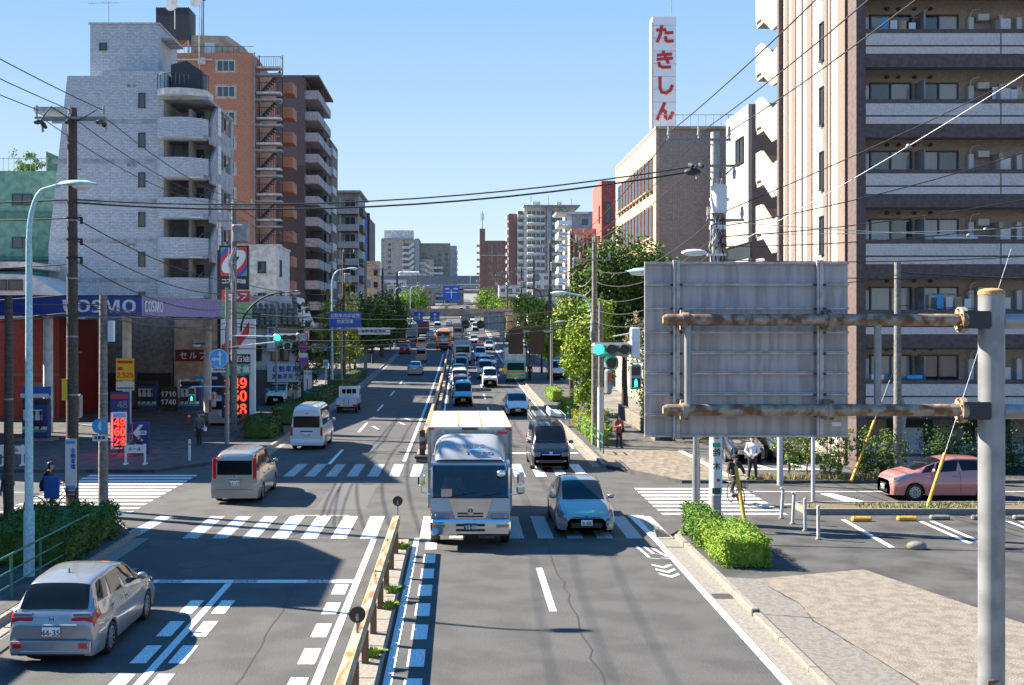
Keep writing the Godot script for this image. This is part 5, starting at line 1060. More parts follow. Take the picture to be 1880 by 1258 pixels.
# sp: L, st, fo (front overhang), wb, wr, ws / rw (windscreen and rear glass spans), side (glass spans), paint
func car(label: String, cat: String, sp: Dictionary, x: float, d_near: float, away: bool, paint: String, group := "", called := ""):
	var t = thing(called if called else cat.replace(" ", "_"), label, cat, V(x, gh(d_near + sp.L / 2), d_near + sp.L / 2), 0.0 if away else PI, group)
	t.rotation.x = atan((gh(d_near + sp.L) - gh(d_near)) / sp.L) * (1 if away else -1)
	var k = CarSkin.new(); k.st = sp.st; k.L = sp.L; k.fw = sp.fo; k.rw = sp.fo + sp.wb; k.wr = sp.wr; k.sill = sp.get("sill", 0.2); k.arch = sp.wr + 0.055
	var W = 0.0
	for s in sp.st: W = maxf(W, s[5])
	var ss = []
	for i in 37: ss.append(sp.L * i / 36.0)
	for w in [k.fw, k.rw]:
		for i in 13: ss.append(w + k.arch * cos(PI * i / 12.0) * 0.999)
	for s in sp.st: ss.append(s[0])
	ss.sort()
	var rows = []; var last = -1.0
	for s in ss:
		if s - last < 0.012 and s < sp.L: continue
		last = s
		var row = PackedVector3Array()
		for q in [0, 0.5, 1, 1.5, 2, 2.5, 3, 3.5, 4, 4.35, 4.7, 5, 5.5, 6, 6.5, 7, 7.3, 7.65, 8, 8.5, 9, 9.5, 10, 10.5, 11, 11.5, 12]: row.append(k.pt(s, q))
		rows.append(row)
	var b = MB.new(); b.grid(rows, false, Vector3(0, 0.6, 0))
	for e in [0, rows.size() - 1]: # end faces
		var r = rows[e]; var c = Vector3(0, (r[0].y + r[13].y) / 2, r[0].z); var nn = Vector3(0, 0, -1 if e == 0 else 1)
		for i in r.size() - 1: b.tri(c, r[i], r[i + 1], nn, nn, nn)
		b.tri(c, r[r.size() - 1], r[0], nn, nn, nn)
	put(b, "body", paint, t)
	b = MB.new(); b.box(Vector3(0, 0.42, 0), Vector3(W * 2 - 0.5, 0.44, sp.L - 0.25)); b.box(Vector3(0, 0.42, -sp.L / 2 + k.fw + (k.rw - k.fw) / 2), Vector3(W * 2 - 0.16, 0.4, k.rw - k.fw - 2 * k.arch - 0.05)); put(b, "underbody", "under", t)
	for w in [k.fw, k.rw]:
		for sx in [-1, 1]: wheel(t, sx * (W - 0.015), k.wr, -sp.L / 2 + w, 0.2, sp.get("steel", false))
	b = MB.new(); k.patch(b, sp.ws[0], sp.ws[1], 4.12, 7.88, 0.008, 8, 14); put(b, "windscreen", "glass", t)
	if sp.has("rw"): b = MB.new(); k.patch(b, sp.rw[0], sp.rw[1], 4.1, 7.9, 0.008, 6, 14); put(b, "rear_window", sp.get("rglass", "glass"), t)
	for w in sp.side:
		for m in [0, 1]:
			b = MB.new(); k.patch(b, w[0], w[1], 3.1 if m == 0 else 8.9, 3.93 if m == 0 else 8.07, 0.007, 6, 3, w[2] if w.size() > 2 else 0.0); put(b, "side_window", "glass", t)
	for s in sp.get("seams", []):
		for m in [0, 1]:
			b = MB.new(); k.patch(b, s, s + 0.014, 0.5 if m == 0 else 11.5, 3.02 if m == 0 else 8.98, 0.004, 1, 8); put(b, "door_seam", "black", t)
			b = MB.new(); var hp = k.pt(s - 0.16, 2.62 if m == 0 else 9.38); b.cbox(hp + Vector3(0.02 if m == 0 else -0.02, 0, 0), Vector3(0.04, 0.035, 0.2), 0.012); put(b, "door_handle", paint, t)
	for l in sp.get("lamps", []): # name, material, s0, s1, q0, q1
		for m in [0, 1]:
			b = MB.new(); k.patch(b, l[2], l[3], l[4] if m == 0 else 12 - l[4], l[5] if m == 0 else 12 - l[5], 0.01, 5, 5, l[6] if l.size() > 6 else 0.0); put(b, l[0], l[1], t)
	for c in sp.get("caps", []): # name, material, 'f' or 'r', x, y, w, h, mirrored
		var z = (-sp.L / 2 if c[2] == "f" else sp.L / 2) + (c[8] if c.size() > 8 else 0.0) * (1 if c[2] == "f" else -1)
		for m in ([-1, 1] if c[7] else [1]):
			b = MB.new(); b.cbox(Vector3(c[3] * m, c[4], z), Vector3(c[5], c[6], 0.05), 0.015); put(b, c[0], c[1], t)
	for m in [-1, 1]:
		var mp = k.pt(sp.ws[0] + sp.get("mir", 0.42), 3.15 if m == 1 else 8.85)
		b = MB.new(); b.ball(mp + Vector3(m * 0.13, 0.06, 0), Vector3(0.11, 0.075, 0.06), 10, 6); b.cyl(mp, mp + Vector3(m * 0.1, 0.03, 0), 0.025, 0.02, 6); put(b, "mirror", sp.get("mirpaint", paint), t)
	b = MB.new()
	for x0 in [-0.28, 0.3]:
		var p0 = k.pt(sp.ws[0] + 0.03, 6.0 + x0 * 0.4) + Vector3(x0, 0.02, -0.02); b.cyl(p0, p0 + Vector3(0.42, 0.05, 0.06), 0.009, 0.006, 4)
	put(b, "wiper", "black", t)
	if sp.has("plate"):
		for e in sp.plate: # end, y, text, material, push
			var z2 = (-sp.L / 2 - 0.035 if e[0] == "f" else sp.L / 2 + 0.035) + e[4]
			b = MB.new(); b.cbox(Vector3(0, e[1], z2), Vector3(0.33, 0.165, 0.02), 0.005); var pl = put(b, "number_plate", e[3], t)
			var tx = text(pl, e[2], "plate_ink" if e[3] != "plate_dark" else "white", Vector3(0.0, e[1] - 0.02, z2 + (0.013 if e[0] == "r" else -0.013)), 0.1, 0.0 if e[0] == "r" else PI, "digits", 0.004)
			tx.scale.y = 1.0
	return t
func carpaint(key: String, c: Color, metal := 0.0): mat(key, c, 0.32 if metal > 0 else 0.38, metal, "", 1.0, 1.0)
var SP := {}
func vehicle_kinds():
	SP.wagon = {L = 4.4, fo = 0.95, wb = 2.53, wr = 0.3, ws = [1.12, 1.98], rw = [3.93, 4.27], side = [[1.62, 2.42, 0.25], [2.5, 3.2], [3.3, 3.82, -0.2]], seams = [2.46, 3.36],
		st = [[0, 0.58, 0.62, 0.5, 0.4, 0.58], [0.1, 0.68, 0.72, 0.68, 0.55, 0.76], [0.42, 0.78, 0.86, 0.76, 0.6, 0.83], [1.05, 0.93, 1.0, 0.77, 0.62, 0.845], [1.95, 0.96, 1.44, 0.755, 0.58, 0.845], [2.6, 0.98, 1.52, 0.74, 0.575, 0.845], [3.4, 1.01, 1.5, 0.735, 0.565, 0.845], [3.92, 1.03, 1.42, 0.715, 0.55, 0.84], [4.24, 0.99, 1.05, 0.74, 0.62, 0.81], [4.35, 0.86, 0.9, 0.74, 0.62, 0.79], [4.4, 0.72, 0.76, 0.7, 0.58, 0.76]],
		lamps = [["tail_lamp", "red_lens", 4.0, 4.36, 2.5, 3.1], ["tail_lamp_clear", "clear_lens", 4.02, 4.3, 3.1, 3.5], ["headlamp", "headlamp_glass", 0.1, 0.5, 2.6, 3.4]],
		caps = [["tail_lamp", "red_lens", "r", 0.54, 0.83, 0.4, 0.12, true, 0.05], ["tail_lamp_clear", "clear_lens", "r", 0.54, 0.93, 0.36, 0.07, true, 0.07], ["chrome_bar", "rim", "r", 0, 0.755, 0.95, 0.03, false, -0.012], ["hatch_seam", "black", "r", 0, 0.5, 1.3, 0.012, false, 0.014], ["rear_bumper", "silver", "r", 0, 0.36, 1.46, 0.24, false, -0.05], ["fog_reflector", "red_lens", "r", 0.6, 0.4, 0.18, 0.1, true, -0.07], ["diffuser", "black", "r", 0, 0.24, 1.2, 0.07, false, -0.03], ["bumper_lip", "rim", "r", 0, 0.29, 1.1, 0.025, false, -0.08], ["grille", "black", "f", 0, 0.5, 0.8, 0.14, false]], plate = [["r", 0.64, "44-35", "plate", 0.0]]}
	SP.minivan = {L = 4.6, fo = 0.9, wb = 2.695, wr = 0.31, ws = [0.85, 1.75], side = [[1.45, 2.3, 0.3], [2.38, 3.3], [3.38, 4.32]], seams = [2.34, 3.34],
		st = [[0, 0.62, 0.66, 0.55, 0.45, 0.62], [0.1, 0.76, 0.8, 0.72, 0.58, 0.78], [0.4, 0.9, 0.96, 0.77, 0.62, 0.84], [0.8, 1.02, 1.08, 0.78, 0.64, 0.848], [1.75, 1.05, 1.72, 0.77, 0.6, 0.848], [2.4, 1.06, 1.82, 0.765, 0.6, 0.848], [3.8, 1.06, 1.82, 0.76, 0.6, 0.845], [4.45, 1.05, 1.74, 0.75, 0.6, 0.84], [4.56, 1.03, 1.6, 0.75, 0.64, 0.83], [4.6, 1.0, 1.45, 0.74, 0.66, 0.82]],
		lamps = [["tail_lamp", "red_lens", 4.46, 4.595, 3.0, 4.4]], caps = [["rear_window", "glass", "r", 0, 1.26, 1.2, 0.5, false, 0.0], ["tail_lamp", "red_lens", "r", 0.7, 1.24, 0.12, 0.72, true, 0.005], ["spoiler_lamp", "red_lens", "r", 0, 1.55, 0.7, 0.03, false, 0.06], ["plate_handle", "chrome", "r", 0, 0.86, 0.5, 0.04, false, -0.01], ["lower_seam", "black", "r", 0, 0.5, 1.3, 0.012, false, 0.018], ["badge", "chrome", "r", 0, 0.95, 0.09, 0.06, false, 0.0], ["grille", "black", "f", 0, 0.6, 0.8, 0.14, false]], plate = [["r", 0.72, "87-21", "plate", 0.0]]}
	SP.van = {L = 4.69, fo = 1.0, wb = 2.57, wr = 0.33, sill = 0.26, ws = [0.36, 1.02], side = [[0.75, 1.55, 0.3], [1.7, 2.85], [2.95, 4.3]], seams = [1.62, 2.9], mir = 0.25,
		st = [[0, 0.72, 0.78, 0.68, 0.55, 0.72], [0.08, 0.9, 0.95, 0.76, 0.62, 0.8], [0.3, 1.08, 1.14, 0.79, 0.66, 0.845], [1.0, 1.12, 1.84, 0.785, 0.62, 0.847], [1.6, 1.13, 1.96, 0.78, 0.62, 0.847], [4.0, 1.13, 1.97, 0.775, 0.62, 0.847], [4.55, 1.12, 1.9, 0.77, 0.62, 0.84], [4.69, 1.1, 1.74, 0.76, 0.64, 0.82]],
		lamps = [["headlamp", "clear_lens", 0.02, 0.2, 2.4, 3.0]],
		caps = [["rear_window", "glass", "r", 0, 1.33, 1.3, 0.54, false, 0.0], ["tail_lamp", "red_lens", "r", 0.74, 0.95, 0.13, 0.42, true, 0.005], ["plate_recess", "dark_metal", "r", 0, 0.95, 0.62, 0.06, false, 0.01], ["rear_bumper", "curtain", "r", 0, 0.47, 1.6, 0.16, false, 0.0], ["high_lamp", "red_lens", "r", 0.0, 1.68, 0.2, 0.03, false, 0.01],
			["grille", "chrome", "f", 0, 0.72, 0.8, 0.05, false], ["lower_grille", "black", "f", 0, 0.44, 1.0, 0.14, false], ["headlamp", "headlamp_glass", "f", 0.58, 0.73, 0.26, 0.16, true, -0.02], ["fog_lamp", "clear_lens", "f", 0.58, 0.45, 0.12, 0.09, true], ["badge", "chrome", "f", 0, 0.8, 0.14, 0.09, false]], plate = [["r", 0.8, "12-34", "plate", 0.0]]}
	SP.hybrid = {L = 4.48, fo = 0.94, wb = 2.7, wr = 0.31, ws = [0.95, 1.95], rw = [3.4, 4.15], side = [[1.7, 2.5, 0.35], [2.6, 3.35, -0.2]], seams = [2.55, 3.4],
		st = [[0, 0.52, 0.55, 0.5, 0.42, 0.6], [0.08, 0.62, 0.66, 0.66, 0.52, 0.76], [0.35, 0.74, 0.8, 0.77, 0.6, 0.85], [0.9, 0.88, 0.96, 0.79, 0.62, 0.872], [1.95, 0.93, 1.42, 0.77, 0.57, 0.872], [2.5, 0.95, 1.49, 0.76, 0.56, 0.872], [3.4, 0.99, 1.42, 0.745, 0.55, 0.87], [4.18, 1.02, 1.14, 0.72, 0.58, 0.85], [4.4, 0.9, 1.0, 0.7, 0.58, 0.82], [4.48, 0.76, 0.8, 0.66, 0.55, 0.78]],
		lamps = [["headlamp", "headlamp_glass", 0.05, 0.62, 2.35, 3.4, 0.25], ["tail_lamp", "red_lens", 4.1, 4.42, 2.4, 3.3]],
		caps = [["upper_grille", "black", "f", 0.24, 0.56, 0.34, 0.035, true, 0.03], ["badge", "blue_sign", "f", 0, 0.57, 0.13, 0.09, false, 0.03], ["lower_grille", "black", "f", 0, 0.34, 0.92, 0.15, false, 0.0], ["fog_lamp", "clear_lens", "f", 0.6, 0.36, 0.1, 0.12, true, 0.02], ["tail_lamp", "red_lens", "r", 0.58, 0.82, 0.3, 0.2, true, 0.03]], plate = [["f", 0.42, "9-58", "plate", 0.0]]}
	SP.hatch = {L = 3.95, fo = 0.82, wb = 2.52, wr = 0.3, steel = true, ws = [0.85, 1.8], rw = [3.45, 3.8], side = [[1.15, 1.5, 0.2], [1.6, 2.36, 0.12], [2.46, 3.2, -0.1]], seams = [1.42, 2.42], mir = 0.62,
		st = [[0, 0.64, 0.7, 0.55, 0.46, 0.64], [0.08, 0.75, 0.8, 0.68, 0.56, 0.77], [0.35, 0.86, 0.93, 0.76, 0.61, 0.835], [0.82, 0.96, 1.05, 0.77, 0.62, 0.847], [1.8, 0.97, 1.44, 0.755, 0.57, 0.847], [2.4, 1.0, 1.52, 0.74, 0.565, 0.847], [3.1, 1.03, 1.5, 0.73, 0.56, 0.845], [3.5, 1.05, 1.4, 0.72, 0.56, 0.84], [3.82, 1.0, 1.06, 0.72, 0.6, 0.82], [3.95, 0.7, 0.75, 0.7, 0.58, 0.77]],
		lamps = [["headlamp", "clear_lens", 0.12, 0.72, 2.6, 3.3, 0.3], ["tail_lamp", "red_lens", 3.55, 3.86, 2.6, 3.4]],
		caps = [["grille", "black", "f", 0, 0.52, 0.5, 0.07, false, 0.0], ["lower_grille", "black", "f", 0, 0.3, 0.7, 0.1, false, 0.0], ["tail_lamp", "red_lens", "r", 0.6, 0.85, 0.2, 0.2, true, 0.06]], plate = [["f", 0.41, "38-52", "plate", 0.0], ["r", 0.6, "38-52", "plate", 0.0]]}
	SP.kei = {L = 3.4, fo = 0.6, wb = 2.4, wr = 0.27, ws = [0.42, 1.0], side = [[0.8, 1.5, 0.2], [1.6, 2.3], [2.4, 3.15]], seams = [1.55, 2.36], mir = 0.3,
		st = [[0, 0.72, 0.78, 0.6, 0.5, 0.64], [0.06, 0.88, 0.94, 0.66, 0.54, 0.7], [0.36, 1.02, 1.08, 0.69, 0.57, 0.735], [1.0, 1.04, 1.7, 0.685, 0.58, 0.737], [1.5, 1.05, 1.84, 0.68, 0.58, 0.737], [3.0, 1.05, 1.84, 0.675, 0.58, 0.735], [3.34, 1.04, 1.74, 0.67, 0.58, 0.725], [3.4, 1.02, 1.6, 0.66, 0.58, 0.71]],
		caps = [["rear_window", "glass", "r", 0, 1.3, 1.1, 0.48, false, 0.0], ["tail_lamp", "red_lens", "r", 0.63, 0.95, 0.1, 0.4, true, 0.005], ["headlamp", "headlamp_glass", "f", 0.5, 0.68, 0.24, 0.15, true, 0.0], ["grille", "black", "f", 0, 0.66, 0.5, 0.06, false], ["lower_grille", "black", "f", 0, 0.38, 0.8, 0.12, false]], plate = [["f", 0.5, "27-64", "plate_yellow", 0.0], ["r", 0.6, "27-64", "plate_yellow", 0.0]]}
	SP.highvan = SP.van.duplicate(true); SP.highvan.caps[0] = ["rear_window", "glass", "r", 0, 1.42, 1.3, 0.56, false, 0.0]; SP.highvan.caps[4] = ["high_lamp", "red_lens", "r", 0.0, 1.84, 0.2, 0.03, false, 0.01]
	for q in SP.highvan.st: q[2] += 0.26 if q[2] > 1.7 else 0.0
	SP.sedan = SP.hybrid.duplicate(); SP.sedan.plate = [["f", 0.42, "71-06", "plate", 0.0], ["r", 0.7, "71-06", "plate", 0.0]]
	SP.suv = SP.wagon.duplicate(); SP.suv.caps = [["grille", "chrome", "f", 0, 0.52, 0.9, 0.2, false], ["headlamp", "headlamp_glass", "f", 0.5, 0.56, 0.24, 0.12, true, 0.04], ["tail_lamp", "red_lens", "r", 0.55, 0.82, 0.36, 0.13, true, 0.05]]; SP.suv.plate = [["f", 0.36, "50-80", "plate", 0.0]]
func make_vehicles():
	vehicle_kinds()
	carpaint("silver", Color(0.3, 0.3, 0.305), 0.5); carpaint("champagne", Color(0.34, 0.315, 0.285), 0.4); carpaint("pearl", Color(0.55, 0.56, 0.57)); carpaint("car_black", Color(0.012, 0.013, 0.016)); carpaint("pink", Color(0.5, 0.19, 0.17), 0.3); carpaint("teal", Color(0.17, 0.36, 0.42), 0.25); carpaint("dark_grey", Color(0.06, 0.065, 0.07), 0.4); carpaint("car_red", Color(0.4, 0.02, 0.02)); carpaint("blue_grey", Color(0.12, 0.16, 0.22), 0.4); carpaint("truck_green", Color(0.08, 0.42, 0.14)); carpaint("bus_orange", Color(0.8, 0.2, 0.02)); carpaint("beige_car", Color(0.5, 0.44, 0.36), 0.3)
	mat("deflector", Color(0.3, 0.3, 0.31), 0.4, 0.1, "", 1.0, 0.4); mat("headlamp_glass", Color(0.09, 0.1, 0.115), 0.06, 0.2, "", 1.0, 1.0)
	mat("box_alu", Color(0.42, 0.425, 0.43), 0.45, 0.2, "soft", 0.4); var tg = mat("truck_glass", Color(0.02, 0.03, 0.04), 0.03); tg.transparency = BaseMaterial3D.TRANSPARENCY_ALPHA; tg.albedo_color.a = 0.62
	mat("plate_dark", Color(0.02, 0.06, 0.04), 0.5)
	var t = car("silver station wagon with red tail lamps and plate 44-35 by the left kerb", "car", SP.wagon, -7.42, 21.35, true, "silver", "", "station_wagon")
	var b = MB.new(); b.prism(PackedVector2Array([Vector2(-0.02, 0.0), Vector2(0.02, 0), Vector2(0.01, 0.1), Vector2(-0.01, 0.1)]), Vector3(0, 1.48, 1.2), Vector3.BACK, Vector3.UP, 0.02); put(b, "roof_antenna", "black", t)
	var h2 = MB.new(); h2.box(Vector3(-0.035, 0.86, 2.19), Vector3(0.014, 0.08, 0.02)); h2.box(Vector3(0.035, 0.86, 2.19), Vector3(0.014, 0.08, 0.02)); h2.box(Vector3(0, 0.86, 2.189), Vector3(0.06, 0.014, 0.02)); put(h2, "badge", "chrome", t)
	t = car("champagne minivan with tall red tail lamps between the two crossings", "van", SP.minivan, -7.82, 40.75, true, "champagne", "", "minivan")
	t = car("white high-roof van driving away along the left pavement hedge", "van", SP.highvan, -7.58, 58.0, true, "pearl", "", "delivery_van")
	t = car("black roof-rack van with headlamps crossing the far stop line", "van", SP.van, 3.84, 49.7, false, "car_black", "", "delivery_van")
	b = MB.new()
	for x in [-0.72, 0.72]:
		b.cyl(Vector3(x, 2.14, -1.3), Vector3(x, 2.14, 2.0), 0.025, 0.025, 6); b.cyl(Vector3(x, 2.3, -1.3), Vector3(x, 2.3, 2.0), 0.02, 0.02, 6)
		for i in 5: b.cyl(Vector3(x, 1.86, -1.2 + i * 0.8), Vector3(x, 2.3, -1.2 + i * 0.8), 0.02, 0.02, 5)
	for i in 7: b.cyl(Vector3(-0.72, 2.14, -1.25 + i * 0.52), Vector3(0.72, 2.14, -1.25 + i * 0.52), 0.02, 0.02, 5)
	put(b, "roof_rack", "galv", t)
	b = MB.new()
	for x in [0.15, 0.55]: b.box(Vector3(x, 2.26, 0.4), Vector3(0.05, 0.08, 3.2))
	for i in 10: b.cyl(Vector3(0.15, 2.26, -1.1 + i * 0.33), Vector3(0.55, 2.26, -1.1 + i * 0.33), 0.02, 0.02, 5)
	var ld = put(b, "ladder", "galv", self); ld.transform = t.transform; tag(ld, "aluminium ladder lying on the black van's roof rack", "ladder")
	b = MB.new(); b.box(Vector3(-0.32, 2.3, 0.3), Vector3(0.5, 0.14, 2.2), Basis(Vector3.BACK, 0.1)); b.box(Vector3(-0.1, 2.4, 0.2), Vector3(0.06, 0.26, 2.2)); ld = put(b, "plank_load", "white", self); ld.transform = t.transform; tag(ld, "white boards lying on the black van's roof rack", "boards")
	car("silver liftback with blue badge beside the grey lorry", "car", SP.hybrid, 3.7, 34.4, false, "silver", "", "liftback_car")
	t = car("white compact hatchback coming past the hedge behind the black van", "car", SP.hybrid, 3.86, 78.6, false, "pearl", "", "hatchback_car")
	t = car("pink compact car waiting on the right side street", "car", SP.hatch, 0, 0, false, "pink", "", "hatchback_car"); t.position = V(17.2, 0, 42.3); t.rotation = Vector3(0, PI / 2, 0)
	car("teal microvan with yellow plate following the grey lorry", "van", SP.kei, 0.22, 87.0, false, "teal", "", "microvan")
	car("dark microvan right behind the teal one", "van", SP.kei, 0.0, 95.5, false, "dark_grey", "", "microvan")
	car("white van in the queue behind the dark microvan", "van", SP.van, -0.05, 104.0, false, "pearl", "", "delivery_van")
	car("white sedan in the queue behind the white van", "car", SP.sedan, -0.1, 112.5, false, "pearl", "", "sedan_car")
	car("blue-grey sedan in the inner queue", "car", SP.sedan, -0.2, 121.5, false, "blue_grey", "", "sedan_car")
	car("grey microvan in front of the silver box lorry", "van", SP.kei, 0.1, 131.0, false, "dark_grey", "", "microvan")
	car("dark minivan in the inner queue before the box lorry", "van", SP.minivan, 0.15, 140.5, false, "dark_grey", "", "minivan")
	car("white microvan with yellow plate in the outer lane beside the dark microvan", "van", SP.kei, 2.75, 108.5, false, "pearl", "", "microvan")
	car("white van behind the white microvan in the outer lane", "van", SP.van, 2.6, 121.0, false, "pearl", "", "delivery_van")
	car("blue-windowed white van next in the outer lane", "van", SP.van, 2.8, 132.0, false, "silver", "", "delivery_van")
	car("blue-grey sedan half hidden behind the outer-lane vans", "car", SP.sedan, 3.6, 142.0, false, "blue_grey", "", "sedan_car")
	car("white minivan alone in the outer lane past the queue", "van", SP.minivan, 2.7, 158.0, false, "pearl", "", "minivan")
	car("dark off-roader with pale bonnet near the footbridge", "car", SP.suv, 4.6, 186.0, false, "beige_car", "", "off_roader")
	car("white sedan beyond the off-roader near the footbridge", "car", SP.sedan, 2.4, 208.0, false, "pearl", "", "sedan_car")
	car("silver saloon driving away beside the median", "car", SP.sedan, -4.95, 128.0, true, "silver", "", "sedan_car")
	car("silver microvan driving away beyond the silver saloon", "van", SP.kei, -5.2, 156.0, true, "silver", "", "microvan")
	car("red car braking near the left kerb in the shade", "car", SP.sedan, -8.3, 176.0, true, "car_red", "", "sedan_car")
	car("beige minivan driving away level with the orange bus", "van", SP.minivan, -6.3, 192.0, true, "beige_car", "", "minivan")
	car("white car stopped beyond the grey lorry on the left", "car", SP.sedan, -6.0, 232.0, true, "pearl", "", "sedan_car")
	for q in [[0.6, 240, "silver"], [3.4, 262, "pearl"], [-5.2, 268, "pearl"], [0.8, 290, "dark_grey"], [-2.8, 300, "pearl"], [3.2, 320, "pearl"], [-6.6, 330, "silver"], [0.8, 350, "pearl"], [-5.8, 390, "blue_grey"], [3.4, 400, "silver"], [0.4, 430, "pearl"], [-3, 450, "pearl"], [3, 480, "dark_grey"], [-6, 500, "silver"]]:
		car("distant car on the climbing street beyond the footbridge", "car", [SP.sedan, SP.van, SP.minivan][int(q[1]) % 3], q[0], q[1], q[0] < -1.5, q[2], "far cars beyond the footbridge", "distant_car")
	car("silver minivan standing at the filling station exit", "van", SP.minivan, -14.3, 70.5, true, "silver", "", "minivan").position.y = 0.14
	car("white hatchback parked before the tiled-roof shop", "car", SP.hatch, -13.6, 86.5, false, "beige_car", "", "hatchback_car").position.y += 0.14
	car("white van parked off the street behind the right trees", "van", SP.van, 9.8, 118.0, false, "pearl", "", "delivery_van").position.y += 0.14
	for q in [[12.6, 51.5], [14.6, 52.0]]:
		car("black car parked nose-out below the big sign board", "car", SP.suv, q[0], q[1], false, "car_black", "cars in the bays by the condominium", "parked_car").position.y = 0.11
	pickup(-7.85, 81.0)
	box_truck(); green_truck(); bus()
	rear_truck("grey canvas-backed lorry parked at the left kerb near the footbridge", -9.0, 212, "balcony_grey", 2.3, 3.3); rear_truck("brown loaded lorry ahead of the canvas-backed one", -7.4, 232, "far_brick", 2.3, 3.1)
	rear_truck("silver box lorry in the inner queue", 0.3, 150, "box_alu", 2.2, 3.0, false); rear_truck("white lorry at the head of the inner lane under the footbridge", -0.2, 218, "box_alu", 2.3, 3.2, false)
func rear_truck(label, x, d, m, w, h, away := true):
	var t = thing("lorry", label, "lorry", V(x, gh(d + 3), d), 0.0 if away else PI); var z0 = 0.0 if away else 6.2
	pb(t, "cargo_box", m, Vector3(0, 0.95 + (h - 0.95) / 2, -3.0 + z0), Vector3(w, h - 0.95, 4.4), 0.05); pb(t, "chassis", "under", Vector3(0, 0.7, -3.2 + z0), Vector3(w * 0.7, 0.4, 6)); pb(t, "cab", "pearl", Vector3(0, 1.5, -6.1 + z0), Vector3(w * 0.92, 1.9, 1.7), 0.2); pb(t, "windscreen", "glass", Vector3(0, 1.85, -6.96 + z0), Vector3(w * 0.8, 0.8, 0.03)); pb(t, "bumper", "dark_metal", Vector3(0, 0.6, -0.8 + z0), Vector3(w * 0.95, 0.2, 0.1)); pb(t, "front_bumper", "pearl", Vector3(0, 0.6, -6.98 + z0), Vector3(w * 0.9, 0.3, 0.12), 0.04)
	for sx in [-1, 1]:
		pb(t, "tail_lamp", "red_lens", Vector3(sx * w * 0.38, 0.75, -0.74 + z0), Vector3(0.3, 0.12, 0.05)); pb(t, "headlamp", "clear_lens", Vector3(sx * w * 0.34, 0.85, -6.97 + z0), Vector3(0.3, 0.15, 0.05))
		for z in [-1.8, -6.0]: wheel(t, sx * (w / 2 - 0.04), 0.4, z + z0, 0.24, true)
func pickup(x, d):
	var t = thing("pickup_truck", "white micro pickup with yellow plate ahead of the white van", "pickup", V(x, gh(d), d)); var b
	pb(t, "chassis", "under", Vector3(0, 0.45, -1.7), Vector3(1.2, 0.25, 3.2)); pb(t, "bed_floor", "pearl", Vector3(0, 0.66, -1.0), Vector3(1.4, 0.1, 1.95)); pb(t, "tailgate", "pearl", Vector3(0, 0.83, -0.03), Vector3(1.4, 0.3, 0.05), 0.01)
	for s in [-1, 1]:
		pb(t, "bed_side", "pearl", Vector3(s * 0.69, 0.83, -1.0), Vector3(0.05, 0.3, 1.95), 0.01); pb(t, "tail_lamp", "red_lens", Vector3(s * 0.56, 0.56, 0.0), Vector3(0.28, 0.1, 0.05))
		for z in [-0.75, -2.9]: wheel(t, s * 0.72, 0.27, z, 0.16, true)
		pb(t, "hook_strap", "black", Vector3(s * 0.16, 0.8, 0.01), Vector3(0.03, 0.34, 0.02)); pb(t, "side_window", "glass", Vector3(s * 0.725, 1.3, -2.5), Vector3(0.02, 0.42, 0.7))
	b = MB.new(); b.prism(PackedVector2Array([Vector2(2.0, 0.55), Vector2(3.3, 0.55), Vector2(3.36, 0.95), Vector2(2.9, 1.72), Vector2(2.7, 1.78), Vector2(2.05, 1.78)]), Vector3(-0.72, 0, 0), Vector3(0, 0, -1), Vector3.UP, 1.44); put(b, "cab", "pearl", t)
	var rw = pb(t, "rear_window", "glass", Vector3(0, 1.42, -1.995), Vector3(1.0, 0.32, 0.03)); 
	for x2 in [-0.2, 0.2]: pb(rw, "window_bar", "white", Vector3(x2, 1.42, -1.97), Vector3(0.04, 0.34, 0.03))
	b = MB.new(); b.grid([PackedVector3Array([Vector3(-0.72, 0.97, -1.95), Vector3(0, 1.05, -1.95), Vector3(0.72, 0.97, -1.95)]), PackedVector3Array([Vector3(-0.73, 1.0, -0.9), Vector3(0, 1.16, -0.9), Vector3(0.73, 1.0, -0.9)]), PackedVector3Array([Vector3(-0.72, 0.97, 0.0), Vector3(0, 1.0, 0.0), Vector3(0.72, 0.97, 0.0)])]); put(b, "bed_sheet", "box_alu", t)
	pb(t, "rear_beam", "pearl", Vector3(0, 0.56, -0.03), Vector3(1.4, 0.16, 0.06)); pb(t, "number_plate", "plate_yellow", Vector3(0, 0.54, 0.02), Vector3(0.33, 0.165, 0.02))
